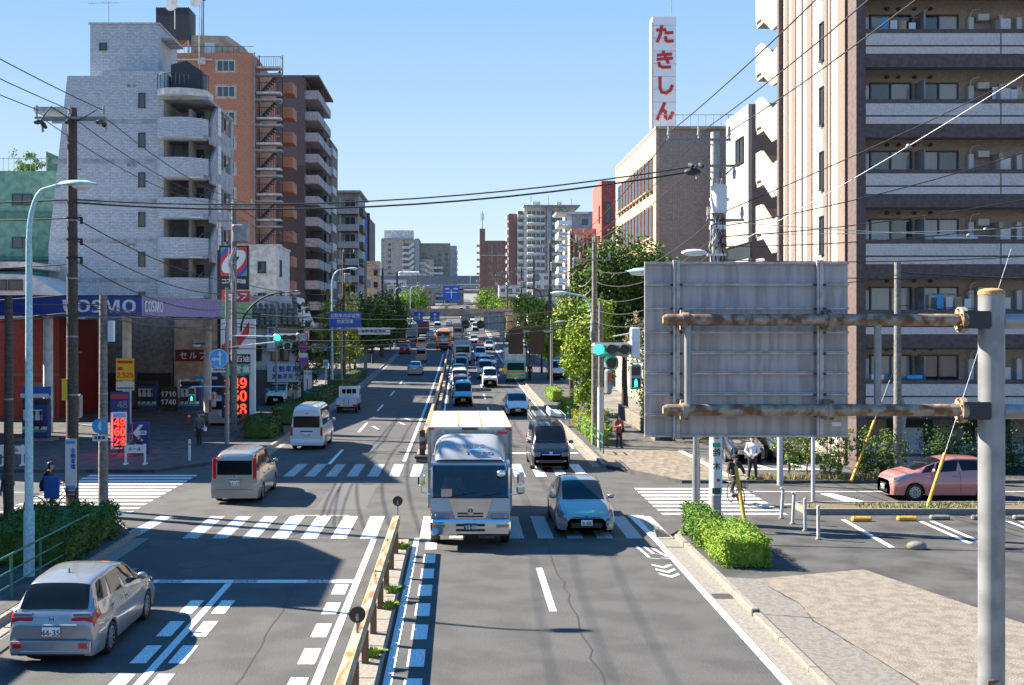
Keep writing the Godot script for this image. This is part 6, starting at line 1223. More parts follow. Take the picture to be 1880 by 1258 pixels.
func box_truck():
	var t = thing("box_lorry", "grey box lorry with roof deflector and chrome bumper on the near crossing", "lorry", V(0.28, 0, 32.5)); var b
	# local -z away; front bumper at z = 0
	var b0 = MB.new(); b0.prism(PackedVector2Array([Vector2(0.0, 0.62), Vector2(-0.02, 1.05), Vector2(0.05, 1.41), Vector2(0.9, 1.38), Vector2(0.9, 0.62)]), Vector3(-1.1, 0, 0), Vector3(0, 0, -1), Vector3.UP, 2.2); put(b0, "nose", "silver", t)
	b0 = MB.new(); b0.prism(PackedVector2Array([Vector2(0.36, 2.28), Vector2(0.38, 2.34), Vector2(0.5, 2.42), Vector2(1.75, 2.46), Vector2(1.75, 2.28)]), Vector3(-1.1, 0, 0), Vector3(0, 0, -1), Vector3.UP, 2.2); put(b0, "cab_roof", "silver", t)
	pb(t, "cab_back", "silver", Vector3(0, 1.5, -1.72), Vector3(2.2, 1.7, 0.06)); pb(t, "cab_floor", "under", Vector3(0, 0.95, -1.0), Vector3(2.0, 0.1, 1.4)); pb(t, "seat", "black", Vector3(-0.45, 1.4, -1.35), Vector3(0.55, 0.9, 0.25), 0.06); pb(t, "seat", "black", Vector3(0.5, 1.4, -1.35), Vector3(0.55, 0.9, 0.25), 0.06); pb(t, "cab_lining", "under", Vector3(0, 1.8, -1.68), Vector3(2.1, 1.0, 0.02))
	for s in [-1, 1]:
		pb(t, "door", "silver", Vector3(s * 1.07, 1.05, -1.15), Vector3(0.06, 0.86, 1.1)); b0 = MB.new(); b0.prism(PackedVector2Array([Vector2(0.04, 1.4), Vector2(0.2, 1.4), Vector2(0.5, 2.3), Vector2(0.36, 2.3)]), Vector3(s * 1.07 - 0.03, 0, 0), Vector3(0, 0, -1), Vector3.UP, 0.06); put(b0, "pillar", "silver", t); pb(t, "rear_pillar", "silver", Vector3(s * 1.07, 1.9, -1.55), Vector3(0.06, 0.82, 0.36))
	# roof deflector: lofted dome rising to the box
	var rows = []
	for j in 13:
		var f = j / 12.0; var row = PackedVector3Array(); var hw = lerpf(0.98, 1.07, f); var y = lerpf(2.44, 3.04, sin(f * PI / 2)); var z = lerpf(-0.42, -1.82, pow(f, 1.15))
		for i in 27:
			var u = i / 26.0 * 2 - 1; var e = 1.0 - pow(1.0 - pow(absf(u), 7.0), 0.6)
			row.append(Vector3(u * hw, lerpf(y, 2.4, e), z))
		rows.append(row)
	b = MB.new(); b.grid(rows, false, Vector3(0, 1.5, -1.6)); put(b, "roof_deflector", "deflector", t)
	text(t, "TURBO", "blue_grey", Vector3(0.05, 2.78, -0.68), 0.13, 0, "lettering", 0.01, 1.3).rotation.x = -0.95
	b = MB.new(); b.prism(PackedVector2Array([Vector2(-0.2, 0), Vector2(0.35, 0.06), Vector2(0.12, 0.01), Vector2(0.3, -0.04), Vector2(-0.1, -0.05)]), Vector3(0.08, 2.7, -0.6), Vector3.RIGHT, Vector3(0, 0.55, -0.83), 0.012); put(b, "flash_emblem", "sky_sign", t)
	# cargo box
	var W = 2.42; var box = pb(t, "cargo_box", "box_alu", Vector3(0, 2.03, -5.1), Vector3(W, 2.35, 6.4))
	for x in [-W / 2 + 0.02, W / 2 - 0.02]: pb(box, "corner_post", "galv", Vector3(x, 2.03, -1.9), Vector3(0.09, 2.36, 0.09), 0.01)
	for x in [-0.34, 0.34]: pb(box, "roof_rail", "rust_cap", Vector3(x, 3.22, -5.1), Vector3(0.05, 0.03, 6.4))
	pb(box, "roof_panel", "white", Vector3(0, 3.21, -5.1), Vector3(W - 0.05, 0.02, 6.35)); pb(box, "roof_edge", "offwhite", Vector3(0, 3.19, -1.88), Vector3(W + 0.03, 0.08, 0.08)); pb(box, "top_light", "dark_metal", Vector3(0, 3.17, -1.83), Vector3(0.45, 0.05, 0.06)); pb(box, "maker_plate", "red", Vector3(0.95, 3.05, -1.88), Vector3(0.3, 0.06, 0.04))
	for x in [-1, 1]: pb(box, "corner_lamp", "red_lens", Vector3(x * 1.12, 3.17, -1.84), Vector3(0.16, 0.05, 0.05)); pb(box, "roof_side_rail", "rust_cap", Vector3(x * (W / 2), 3.2, -5.1), Vector3(0.04, 0.06, 6.42))
	pb(t, "chassis", "under", Vector3(0, 0.7, -4.4), Vector3(0.9, 0.3, 7.6)); pb(t, "side_skirt", "dark_metal", Vector3(0, 0.65, -4.6), Vector3(2.2, 0.25, 2.2))
	# windscreen on the slanted front
	var n = Vector3(0, 0.32, 0.88).normalized()
	b = MB.new(); var up = Vector3(0, 0.88, -0.32).normalized(); b.prism(PackedVector2Array([Vector2(-1.03, 0.03), Vector2(1.03, 0.03), Vector2(1.0, 0.9), Vector2(-1.0, 0.9)]), Vector3(0, 1.42, -0.045), Vector3.RIGHT, up, 0.014); var ws = put(b, "windscreen", "truck_glass", t)
	b = MB.new(); b.box(Vector3(0, 1.42, -0.6), Vector3(2.0, 0.06, 0.9)); put(b, "dashboard", "black", t)
	b = MB.new(); b.prism(PackedVector2Array([Vector2(-1.07, 0.0), Vector2(1.07, 0.0), Vector2(1.06, 0.03), Vector2(-1.06, 0.03)]), Vector3(0, 1.42, -0.04), Vector3.RIGHT, up, 0.02); put(b, "windscreen_trim", "black", t)
	b = MB.new()
	for x in [-0.55, 0.25]: b.cyl(Vector3(x, 1.45, -0.02), Vector3(x + 0.62, 1.56, -0.06), 0.014, 0.01, 5)
	put(b, "wiper", "black", t); pb(t, "paper_notice", "peach", Vector3(-0.66, 1.56, -0.03), Vector3(0.3, 0.22, 0.01))
	# nose: panels, grille, lamps, chrome bumper
	b = MB.new(); b.prism(PackedVector2Array([Vector2(-0.6, 1.4), Vector2(0.6, 1.4), Vector2(0.42, 0.86), Vector2(-0.42, 0.86)]), Vector3(0, 0, 0.01), Vector3.RIGHT, Vector3.UP, 0.035); put(b, "grille_frame", "chrome", t)
	for y in [0.92, 1.0]: pb(t, "grille_slot", "black", Vector3(0, y, 0.05), Vector3(0.72, 0.045, 0.03))
	b = MB.new(); b.cyl(Vector3(0, 1.08, 0.04), Vector3(0, 1.08, 0.075), 0.1, 0.1, 18); put(b, "badge", "chrome", t); b = MB.new(); b.cyl(Vector3(0, 1.08, 0.07), Vector3(0, 1.08, 0.08), 0.07, 0.07, 18); put(b, "badge_core", "black", t); pb(t, "badge_bar", "chrome", Vector3(0, 1.08, 0.083), Vector3(0.035, 0.13, 0.01))
	b = MB.new(); b.cbox(Vector3(0, 0.62, 0.06), Vector3(2.22, 0.44, 0.2), 0.06); var bp = put(b, "bumper", "chrome", t)
	for y in [0.56, 0.7]: pb(bp, "air_slot", "black", Vector3(0, y, 0.165), Vector3(0.8, 0.07, 0.02))
	for s in [-1, 1]:
		pb(t, "headlamp", "clear_lens", Vector3(s * 0.78, 0.92, 0.05), Vector3(0.42, 0.14, 0.08), 0.03); pb(t, "corner_lamp", "clear_lens", Vector3(s * 1.03, 0.92, 0.0), Vector3(0.12, 0.14, 0.1), 0.02); pb(bp, "fog_lamp", "clear_lens", Vector3(s * 0.82, 0.68, 0.165), Vector3(0.24, 0.09, 0.03)); pb(bp, "indicator", "amber", Vector3(s * 1.0, 0.68, 0.16), Vector3(0.12, 0.09, 0.03)); pb(t, "side_marker", "amber", Vector3(s * 1.12, 1.08, -0.2), Vector3(0.03, 0.06, 0.1))
		pb(t, "side_window", "truck_glass", Vector3(s * 1.08, 1.86, -0.86), Vector3(0.015, 0.84, 1.0)); pb(t, "door_pillar", "chrome", Vector3(s * 1.08, 1.75, -0.16), Vector3(0.05, 1.0, 0.05))
		for z in [-1.25, -6.2]: wheel(t, s * 1.12, 0.44, z, 0.26, true)
	b = MB.new(); b.tube([Vector3(-1.1, 2.2, -0.3), Vector3(-1.36, 2.1, -0.2), Vector3(-1.36, 1.55, -0.2), Vector3(-1.1, 1.5, -0.2)], 0.016, 5); b.cbox(Vector3(-1.36, 1.9, -0.16), Vector3(0.2, 0.32, 0.12), 0.04); put(b, "mirror", "chrome", t)
	b = MB.new(); b.tube([Vector3(1.1, 2.2, -0.3), Vector3(1.4, 2.1, -0.2), Vector3(1.4, 1.5, -0.2), Vector3(1.1, 1.5, -0.2)], 0.016, 5); b.cbox(Vector3(1.4, 1.95, -0.16), Vector3(0.2, 0.34, 0.12), 0.04); b.cbox(Vector3(1.4, 1.62, -0.16), Vector3(0.24, 0.2, 0.12), 0.04); put(b, "mirror", "chrome", t)
	b = MB.new(); b.tube([Vector3(0.8, 2.5, -0.5), Vector3(0.95, 2.4, -0.2), Vector3(1.0, 2.2, -0.15), Vector3(0.9, 2.1, -0.1)], 0.014, 5); b.ball(Vector3(0.85, 2.08, -0.1), Vector3(0.13, 0.11, 0.06), 12, 6); put(b, "front_mirror", "chrome", t)
	b = MB.new(); b.cbox(Vector3(0, 0.66, 0.185), Vector3(0.36, 0.17, 0.02), 0.005); var pl = put(b, "number_plate", "plate_dark", t); text(pl, "10-00", "white", Vector3(0.02, 0.64, 0.197), 0.1, 0, "digits", 0.004)
	t.rotation.y = 0.0
func green_truck():
	var t = thing("lorry", "small green-cab lorry with white box parked at the right kerb", "lorry", V(5.5, gh(117), 116.5)); var b = MB.new()
	b.prism(PackedVector2Array([Vector2(0, 0.45), Vector2(-0.02, 1.15), Vector2(0.3, 2.0), Vector2(0.45, 2.1), Vector2(1.6, 2.1), Vector2(1.6, 0.45)]), Vector3(-0.95, 0, 0), Vector3(0, 0, -1), Vector3.UP, 1.9); put(b, "cab", "truck_green", t)
	pb(t, "cargo_box", "white_wall", Vector3(0.02, 2.1, -3.7), Vector3(2.1, 2.5, 4.0), 0.03); pb(t, "chassis", "under", Vector3(0, 0.65, -3), Vector3(0.9, 0.3, 5.4)); b = MB.new(); b.prism(PackedVector2Array([Vector2(-0.86, 0.05), Vector2(0.86, 0.05), Vector2(0.82, 0.82), Vector2(-0.82, 0.82)]), Vector3(0, 1.15, 0.015), Vector3.RIGHT, Vector3(0, 0.936, -0.352), 0.012); put(b, "windscreen", "glass", t)
	pb(t, "orange_band", "amber", Vector3(0, 1.0, 0.02), Vector3(1.8, 0.16, 0.03)); pb(t, "white_stripe", "white", Vector3(0, 0.87, 0.02), Vector3(1.7, 0.05, 0.03)); pb(t, "bumper", "truck_green", Vector3(0, 0.5, 0.05), Vector3(1.92, 0.28, 0.12), 0.04); pb(t, "number_plate", "plate", Vector3(0, 0.45, 0.12), Vector3(0.33, 0.165, 0.02))
	for s in [-1, 1]:
		pb(t, "headlamp", "clear_lens", Vector3(s * 0.7, 0.72, 0.03), Vector3(0.3, 0.16, 0.05), 0.02); b = MB.new(); b.cyl(Vector3(s * 0.95, 1.7, -0.1), Vector3(s * 1.15, 1.75, 0.05), 0.015, 0.015, 5); b.cbox(Vector3(s * 1.18, 1.65, 0.05), Vector3(0.16, 0.3, 0.06), 0.02); put(b, "mirror", "black", t)
		for z in [-0.9, -4.3]: wheel(t, s * 0.93, 0.36, z, 0.22, true)
	text(t, "ECO", "green_sign", Vector3(-0.5, 3.0, -1.69), 0.16, 0, "lettering")
func bus():
	var t = thing("city_bus", "orange city bus seen from behind in the median lane", "bus", V(-2.65, gh(190), 186)); var b = MB.new()
	b.cbox(Vector3(0, 1.75, -4.5), Vector3(2.4, 2.7, 9), 0.18); put(b, "body", "bus_orange", t); pb(t, "roof", "far_white", Vector3(0, 3.12, -4.5), Vector3(2.1, 0.12, 8.4), 0.05); pb(t, "roof_unit", "far_white", Vector3(0, 3.25, -3), Vector3(1.5, 0.25, 2.5), 0.06)
	pb(t, "rear_window", "glass", Vector3(0, 2.35, 0.01), Vector3(1.9, 0.8, 0.04), 0.01); pb(t, "advert_panel", "curtain", Vector3(0.1, 1.6, 0.01), Vector3(1.1, 0.6, 0.05)); pb(t, "advert_picture", "sky_sign", Vector3(-0.1, 2.1, 0.03), Vector3(0.5, 0.7, 0.05)); pb(t, "white_band", "white", Vector3(0, 1.15, 0.0), Vector3(2.2, 0.12, 0.04)); pb(t, "engine_grille", "dark_metal", Vector3(0, 0.85, 0.0), Vector3(1.5, 0.35, 0.04)); pb(t, "bumper", "dark_metal", Vector3(0, 0.5, 0.02), Vector3(2.35, 0.25, 0.16), 0.03); pb(t, "number_plate", "plate", Vector3(0, 1.3, 0.04), Vector3(0.33, 0.165, 0.02))
	for s in [-1, 1]:
		pb(t, "tail_lamp", "red_lens", Vector3(s * 1.05, 1.2, 0.01), Vector3(0.14, 0.5, 0.04), 0.01)
		for i in 5: pb(t, "side_window", "glass", Vector3(s * 1.2, 2.25, -1.2 - i * 1.6), Vector3(0.02, 0.85, 1.4))
		for z in [-2.4, -7.0]: wheel(t, s * 1.16, 0.46, z, 0.26, true)
func make_median():
	for q in [[8.0, 33.2, "concrete island with steel rail beside the near lanes", "median_island"], [53.0, 172.0, "long concrete island with steel rail beyond the far crossing", "median_island"]]:
		var isl = thing(q[3], "narrow " + q[2], "median", V(-1.72, 0, q[0])); var d = 0.0
		while d < q[1] - q[0] - 0.5:
			var l = minf(1.0 if q[0] < 50 else 6.0, q[1] - q[0] - d); var g = gh(q[0] + d + l / 2); var b = MB.new(); b.cbox(V(0.0, g + 0.02, d + l / 2), Vector3(0.62, 0.36, l - 0.015), 0.03); put(b, "kerb_block", "kerb", isl); d += l
		var r = thing("guard_rail", "rust-stained cream beam on dark posts along the " + ("near" if q[0] < 50 else "far") + " median island", "guard rail", V(-1.75, 0, q[0])); d = 0.3
		while d < q[1] - q[0] - 1.0:
			var l2 = minf(4.0 if q[0] < 50 else 8.0, q[1] - q[0] - d - 0.1); var b2 = MB.new(); var y0 = gh(q[0] + d); var y1 = gh(q[0] + d + l2)
			b2.cbox(V(0, (y0 + y1) / 2 + 0.86, d + l2 / 2), Vector3(0.2, 0.22, l2 - 0.012), 0.025, Basis(Vector3.RIGHT, atan((y1 - y0) / l2))); put(b2, "rail_beam", "rail", r)
			for k in (2 if q[0] < 50 else 3):
				var pd = d + 0.6 + k * (2.0 if q[0] < 50 else 2.66)
				if pd > q[1] - q[0] - 0.3: continue
				b2 = MB.new(); b2.box(V(0.06, gh(q[0] + pd) + 0.46, pd), Vector3(0.12, 0.62, 0.12)); put(b2, "post", "rust_dark", r)
			for k in 3:
				b2 = MB.new(); b2.cyl(V(-0.02, y0 + 0.96, d + 0.12 + k * 0.1), V(-0.02, y0 + 0.985, d + 0.12 + k * 0.1), 0.018, 0.018, 6); put(b2, "bolt", "rust_dark", r)
			d += l2
	for q in [[32.9, 0.98], [20.0, 1.0]]:
		var t = thing("delineator", "round dark reflector on a short stem at the " + ("crossing end" if q[0] > 30 else "near part") + " of the median rail", "reflector", V(-1.75, 0.86, q[0])); var b = MB.new(); b.cyl(Vector3(0, 0, 0), Vector3(0, 0.36, 0), 0.025, 0.025, 6); put(b, "stem", "galv", t); b = MB.new(); b.cyl(Vector3(0, 0.42, -0.03), Vector3(0, 0.42, 0.03), 0.14, 0.14, 20); put(b, "disc", "lamp_brown", t); b = MB.new(); b.box(Vector3(0, 0.38, 0.036), Vector3(0.05, 0.12, 0.01)); put(b, "clamp", "galv", t)
	var t2 = thing("median_marker", "black marker post on a footing at the far median end", "marker post", V(-1.72, 0.2, 53.3)); pb(t2, "footing", "rubber", Vector3(0, 0.05, 0), Vector3(0.7, 0.12, 0.9), 0.03); pb(t2, "post", "black", Vector3(0, 0.65, 0), Vector3(0.26, 1.2, 0.2), 0.03); pb(t2, "reflector", "red_lens", Vector3(0, 0.5, 0.11), Vector3(0.2, 0.14, 0.02)); pb(t2, "reflector", "galv", Vector3(0, 0.85, 0.11), Vector3(0.2, 0.2, 0.02))
	var hedge = [21.3, 24.9, 26.4, 31.6]
	for z in hedge: tuft("weed_tuft", "green weeds growing from the median kerb joints", V(-1.55 + R(-0.05, 0.08), 0.2, z), 0.16, 90, Color(0.14, 0.22, 0.04), "weeds in the median")
func tuft(called, label, at, r, n, c, group = ""):
	var b = MB.new()
	for i in n:
		var a = R(0, TAU); var o = Vector3(cos(a), 0, sin(a)) * R(0, r); var h = R(0.5, 1.3) * r; var u = Vector3(cos(a + 1.5), 0, sin(a + 1.5)) * R(0.01, 0.03)
		b.col = c * R(0.7, 1.3); b.col.a = 1
		b.flat(o - u, o + u, o + Vector3(cos(a) * h * 0.6, h, sin(a) * h * 0.6)); b.quad(o + Vector3(0, h * 0.4, 0) - u * 2, o + Vector3(0, h * 0.4, 0) + u, o + Vector3(cos(a) * h, h * 0.7, 0) + u, o + Vector3(cos(a) * h, h * 0.75, 0) - u)
	var o2 = put(b, called, "leaf"); o2.position = at; return tag(o2, label, "weeds", group)
func leafmat():
	var m = mat("leaf", Color(1, 1, 1), 0.75); m.vertex_color_use_as_albedo = true; m.metallic_specular = 0.3; m.backlight_enabled = true; m.backlight = Color(0.22, 0.3, 0.08)

func make_gantry():
	var t = thing("sign_gantry", "grey roadside mast with two rusty arms holding a sign board seen from behind", "sign gantry", V(7.0, 0.1, 15.5)); var b
	b = MB.new(); b.cyl(Vector3(0, -0.1, 0), Vector3(0, 6.5, 0), 0.168, 0.165, 24); var pole = put(b, "mast", "galv", t)
	b = MB.new(); b.cyl(Vector3(0, 6.5, 0), Vector3(0, 6.55, 0), 0.17, 0.168, 24); b.ball(Vector3(0, 6.54, 0), Vector3(0.168, 0.05, 0.168), 20, 6); put(b, "mast_cap", "rust_cap", t)
	b = MB.new(); b.box(Vector3(-0.04, 1.3, 0.163), Vector3(0.16, 0.34, 0.012)); put(b, "rust_patch", "rust", t)
	for y in [6.17, 4.98]:
		b = MB.new(); b.cyl(Vector3(-4.28, y, 0), Vector3(-0.42, y, 0), 0.078, 0.08, 18, false); var arm = put(b, "arm", "rust", t)
		b = MB.new(); b.cyl(Vector3(-4.33, y, 0), Vector3(-4.28, y, 0), 0.05, 0.078, 18); put(b, "arm_cap", "rust_cap", arm)
		b = MB.new(); b.cyl(Vector3(-0.43, y, 0), Vector3(-0.36, y, 0), 0.17, 0.17, 22); put(b, "flange", "rust", arm)
		b = MB.new(); b.cyl(Vector3(-0.36, y, 0), Vector3(-0.1, y, 0), 0.1, 0.13, 12); b.box(Vector3(-0.25, y + 0.1, 0.1), Vector3(0.34, 0.03, 0.1)); b.box(Vector3(-0.25, y - 0.1, 0.1), Vector3(0.34, 0.03, 0.1)); b.box(Vector3(-0.22, y, 0.15), Vector3(0.3, 0.2, 0.02)); put(b, "bracket", "dark_metal", arm)
		for i in 6:
			var a = TAU * (i + 0.5) / 6; b = MB.new(); b.cyl(Vector3(-0.46, y + sin(a) * 0.135, cos(a) * 0.135), Vector3(-0.31, y + sin(a) * 0.135, cos(a) * 0.135), 0.014, 0.014, 6); put(b, "bolt", "rust_cap", arm)
		b = MB.new(); b.cyl(Vector3(0.14, y - 0.02, 0), Vector3(0.42, y - 0.02, 0), 0.1, 0.1, 14); put(b, "stub", "galv", arm)
	for x in [-4.0, -1.5]:
		b = MB.new(); b.cyl(Vector3(x, 5.0, 0), Vector3(x, 6.16, 0), 0.048, 0.048, 12); put(b, "brace", "galv", t)
	# board: eight planks, rails on the back, clamps
	var ys = [7.05, 6.74, 6.42, 6.1, 5.82, 5.55, 5.27, 4.99, 4.7]
	var bd = pb(t, "sign_face", "blue_sign", Vector3(-3.16, 5.775, -0.33), Vector3(2.72, 2.35, 0.01))
	for i in 8:
		b = MB.new(); b.cbox(Vector3(-3.16, (ys[i] + ys[i + 1]) / 2 - 0.1, -0.31), Vector3(2.73, ys[i] - ys[i + 1] - 0.012, 0.03), 0.006); put(b, "plank", "sign_back", bd)
		b = MB.new(); b.box(Vector3(-3.16, ys[i] - 0.1 - (0.012 if i == 0 else 0.0), -0.28), Vector3(2.735, 0.022, 0.05)); b.box(Vector3(-3.16, ys[i] - 0.1 + (0.022 if i > 0 else -0.03), -0.265), Vector3(2.73, 0.01, 0.03)); put(b, "plank_lip", "sign_rib", bd)
	pb(bd, "plank_lip", "sign_rib", Vector3(-3.16, 4.61, -0.28), Vector3(2.735, 0.024, 0.05))
	for x in [-4.12, -2.2]:
		pb(bd, "rail", "sign_rib", Vector3(x - 0.02, 5.78, -0.24), Vector3(0.03, 2.38, 0.07)); pb(bd, "rail", "sign_rib", Vector3(x + 0.035, 5.78, -0.25), Vector3(0.05, 2.38, 0.03))
		for y in [6.17, 4.98]:
			b = MB.new(); b.box(Vector3(x + 0.08, y, -0.12), Vector3(0.1, 0.26, 0.2)); b.cyl(Vector3(x + 0.04, y, 0), Vector3(x + 0.13, y, 0), 0.096, 0.096, 16, true); put(b, "clamp", "rust", t)
		for yy in ys.slice(1, 8):
			for sx in [-0.05, 0.075]: pb(bd, "clip", "black", Vector3(x + sx, yy - 0.1, -0.235), Vector3(0.035, 0.03, 0.04))
	pb(bd, "sticker", "white", Vector3(-1.95, 4.77, -0.29), Vector3(0.12, 0.055, 0.006))

func pole(label, x, d, h, r, m, called = "utility_pole", base = 0.1, white = 0.0):
	var t = thing(called, label, "pole", V(x, gh(d) + base, d)); var b = MB.new(); b.cyl(Vector3(0, -0.15, 0), Vector3(0, h, 0), r, r * 0.72, 14); put(b, "shaft", m, t)
	for i in int(h / 1.9):
		if i > 1: b = MB.new(); b.cyl(Vector3(0, i * 1.9, 0), Vector3(0, i * 1.9 + 0.05, 0), r * (1.03 - 0.28 * i * 1.9 / h), r * (1.03 - 0.28 * i * 1.9 / h), 14); put(b, "band", "galv", t)
	if white > 0.0: b = MB.new(); b.cyl(Vector3(0, -0.1, 0), Vector3(0, white, 0), r * 1.06, r * 1.02, 14); put(b, "sleeve", "pole_white", t)
	return t
func crossarm(t, y: float, x0: float, x1: float, n := 3, z := 0.12, hang := false):
	pb(t, "crossarm", "steel_grey", Vector3((x0 + x1) / 2, y, z), Vector3(x1 - x0, 0.07, 0.07))
	for i in n:
		var x = lerpf(x0 + 0.06, x1 - 0.06, float(i) / maxi(1, n - 1)); var b = MB.new(); var s = -1.0 if hang else 1.0
		b.cyl(Vector3(x, y + s * 0.04, z), Vector3(x, y + s * 0.16, z), 0.03, 0.04, 8); b.cyl(Vector3(x, y + s * 0.14, z), Vector3(x, y + s * 0.34, z), 0.06, 0.045, 10); b.cyl(Vector3(x, y + s * 0.34, z), Vector3(x, y + s * 0.4, z), 0.04, 0.05, 8); put(b, "insulator", "insulator", t)
func strain(t, y, x, dz):
	var b = MB.new(); b.cyl(Vector3(x, y, 0.1), Vector3(x, y - 0.06, 0.1 + dz * 0.5), 0.06, 0.08, 8); b.cyl(Vector3(x, y - 0.06, 0.1 + dz * 0.5), Vector3(x, y - 0.12, 0.1 + dz), 0.09, 0.05, 8); put(b, "strain_insulator", "cable", t)
func lamp_head(t, at: Vector3, dir: float, m := "lamp_blue", l := 0.9):
	var rows = []
	for j in 9:
		var f = j / 8.0; var row = PackedVector3Array(); var w = 0.02 + 0.17 * pow(sin(PI * clampf(f * 0.85 + 0.12, 0, 1)), 0.7)
		for i in 9:
			var a = PI * i / 8.0; row.append(at + Vector3(dir * f * l, sin(a) * w * 0.62, cos(a) * w))
		rows.append(row)
	var b = MB.new(); b.grid(rows, false, at + Vector3(dir * l / 2, -0.1, 0)); var hd = put(b, "lamp_housing", m, t)
	b = MB.new(); b.ball(at + Vector3(dir * l * 0.62, -0.005, 0), Vector3(l * 0.32, 0.12, 0.13), 14, 8); put(b, "lamp_glass", "lamp_lens", hd)
func street_lamp(label, x, d, h, reach, m := "lamp_blue", base = 0.1, from := 0.0, called := "street_lamp"):
	var t = thing(called, label, "street lamp", V(x, gh(d) + base, d)); var b = MB.new(); var sg = signf(reach)
	var pts = [Vector3(0, from - 0.1, 0), Vector3(0, h - 1.3, 0)]
	for i in 7:
		var a = PI / 2 * i / 6.0; pts.append(Vector3(sg * (1 - cos(a)) * absf(reach) * 0.55, h - 1.3 + sin(a) * 1.2, 0))
	pts.append(Vector3(reach, h, 0)); b.cyl(pts[0], pts[1], 0.11, 0.075, 14)
	b.tube(pts.slice(1), 0.07, 12, 0.045); put(b, "post", m, t)
	if from == 0.0: b = MB.new(); b.cyl(Vector3(0, 0, 0), Vector3(0, 1.6, 0), 0.135, 0.13, 14); put(b, "post_base", m, t)
	lamp_head(t, Vector3(reach, h, 0), sg, m); return t

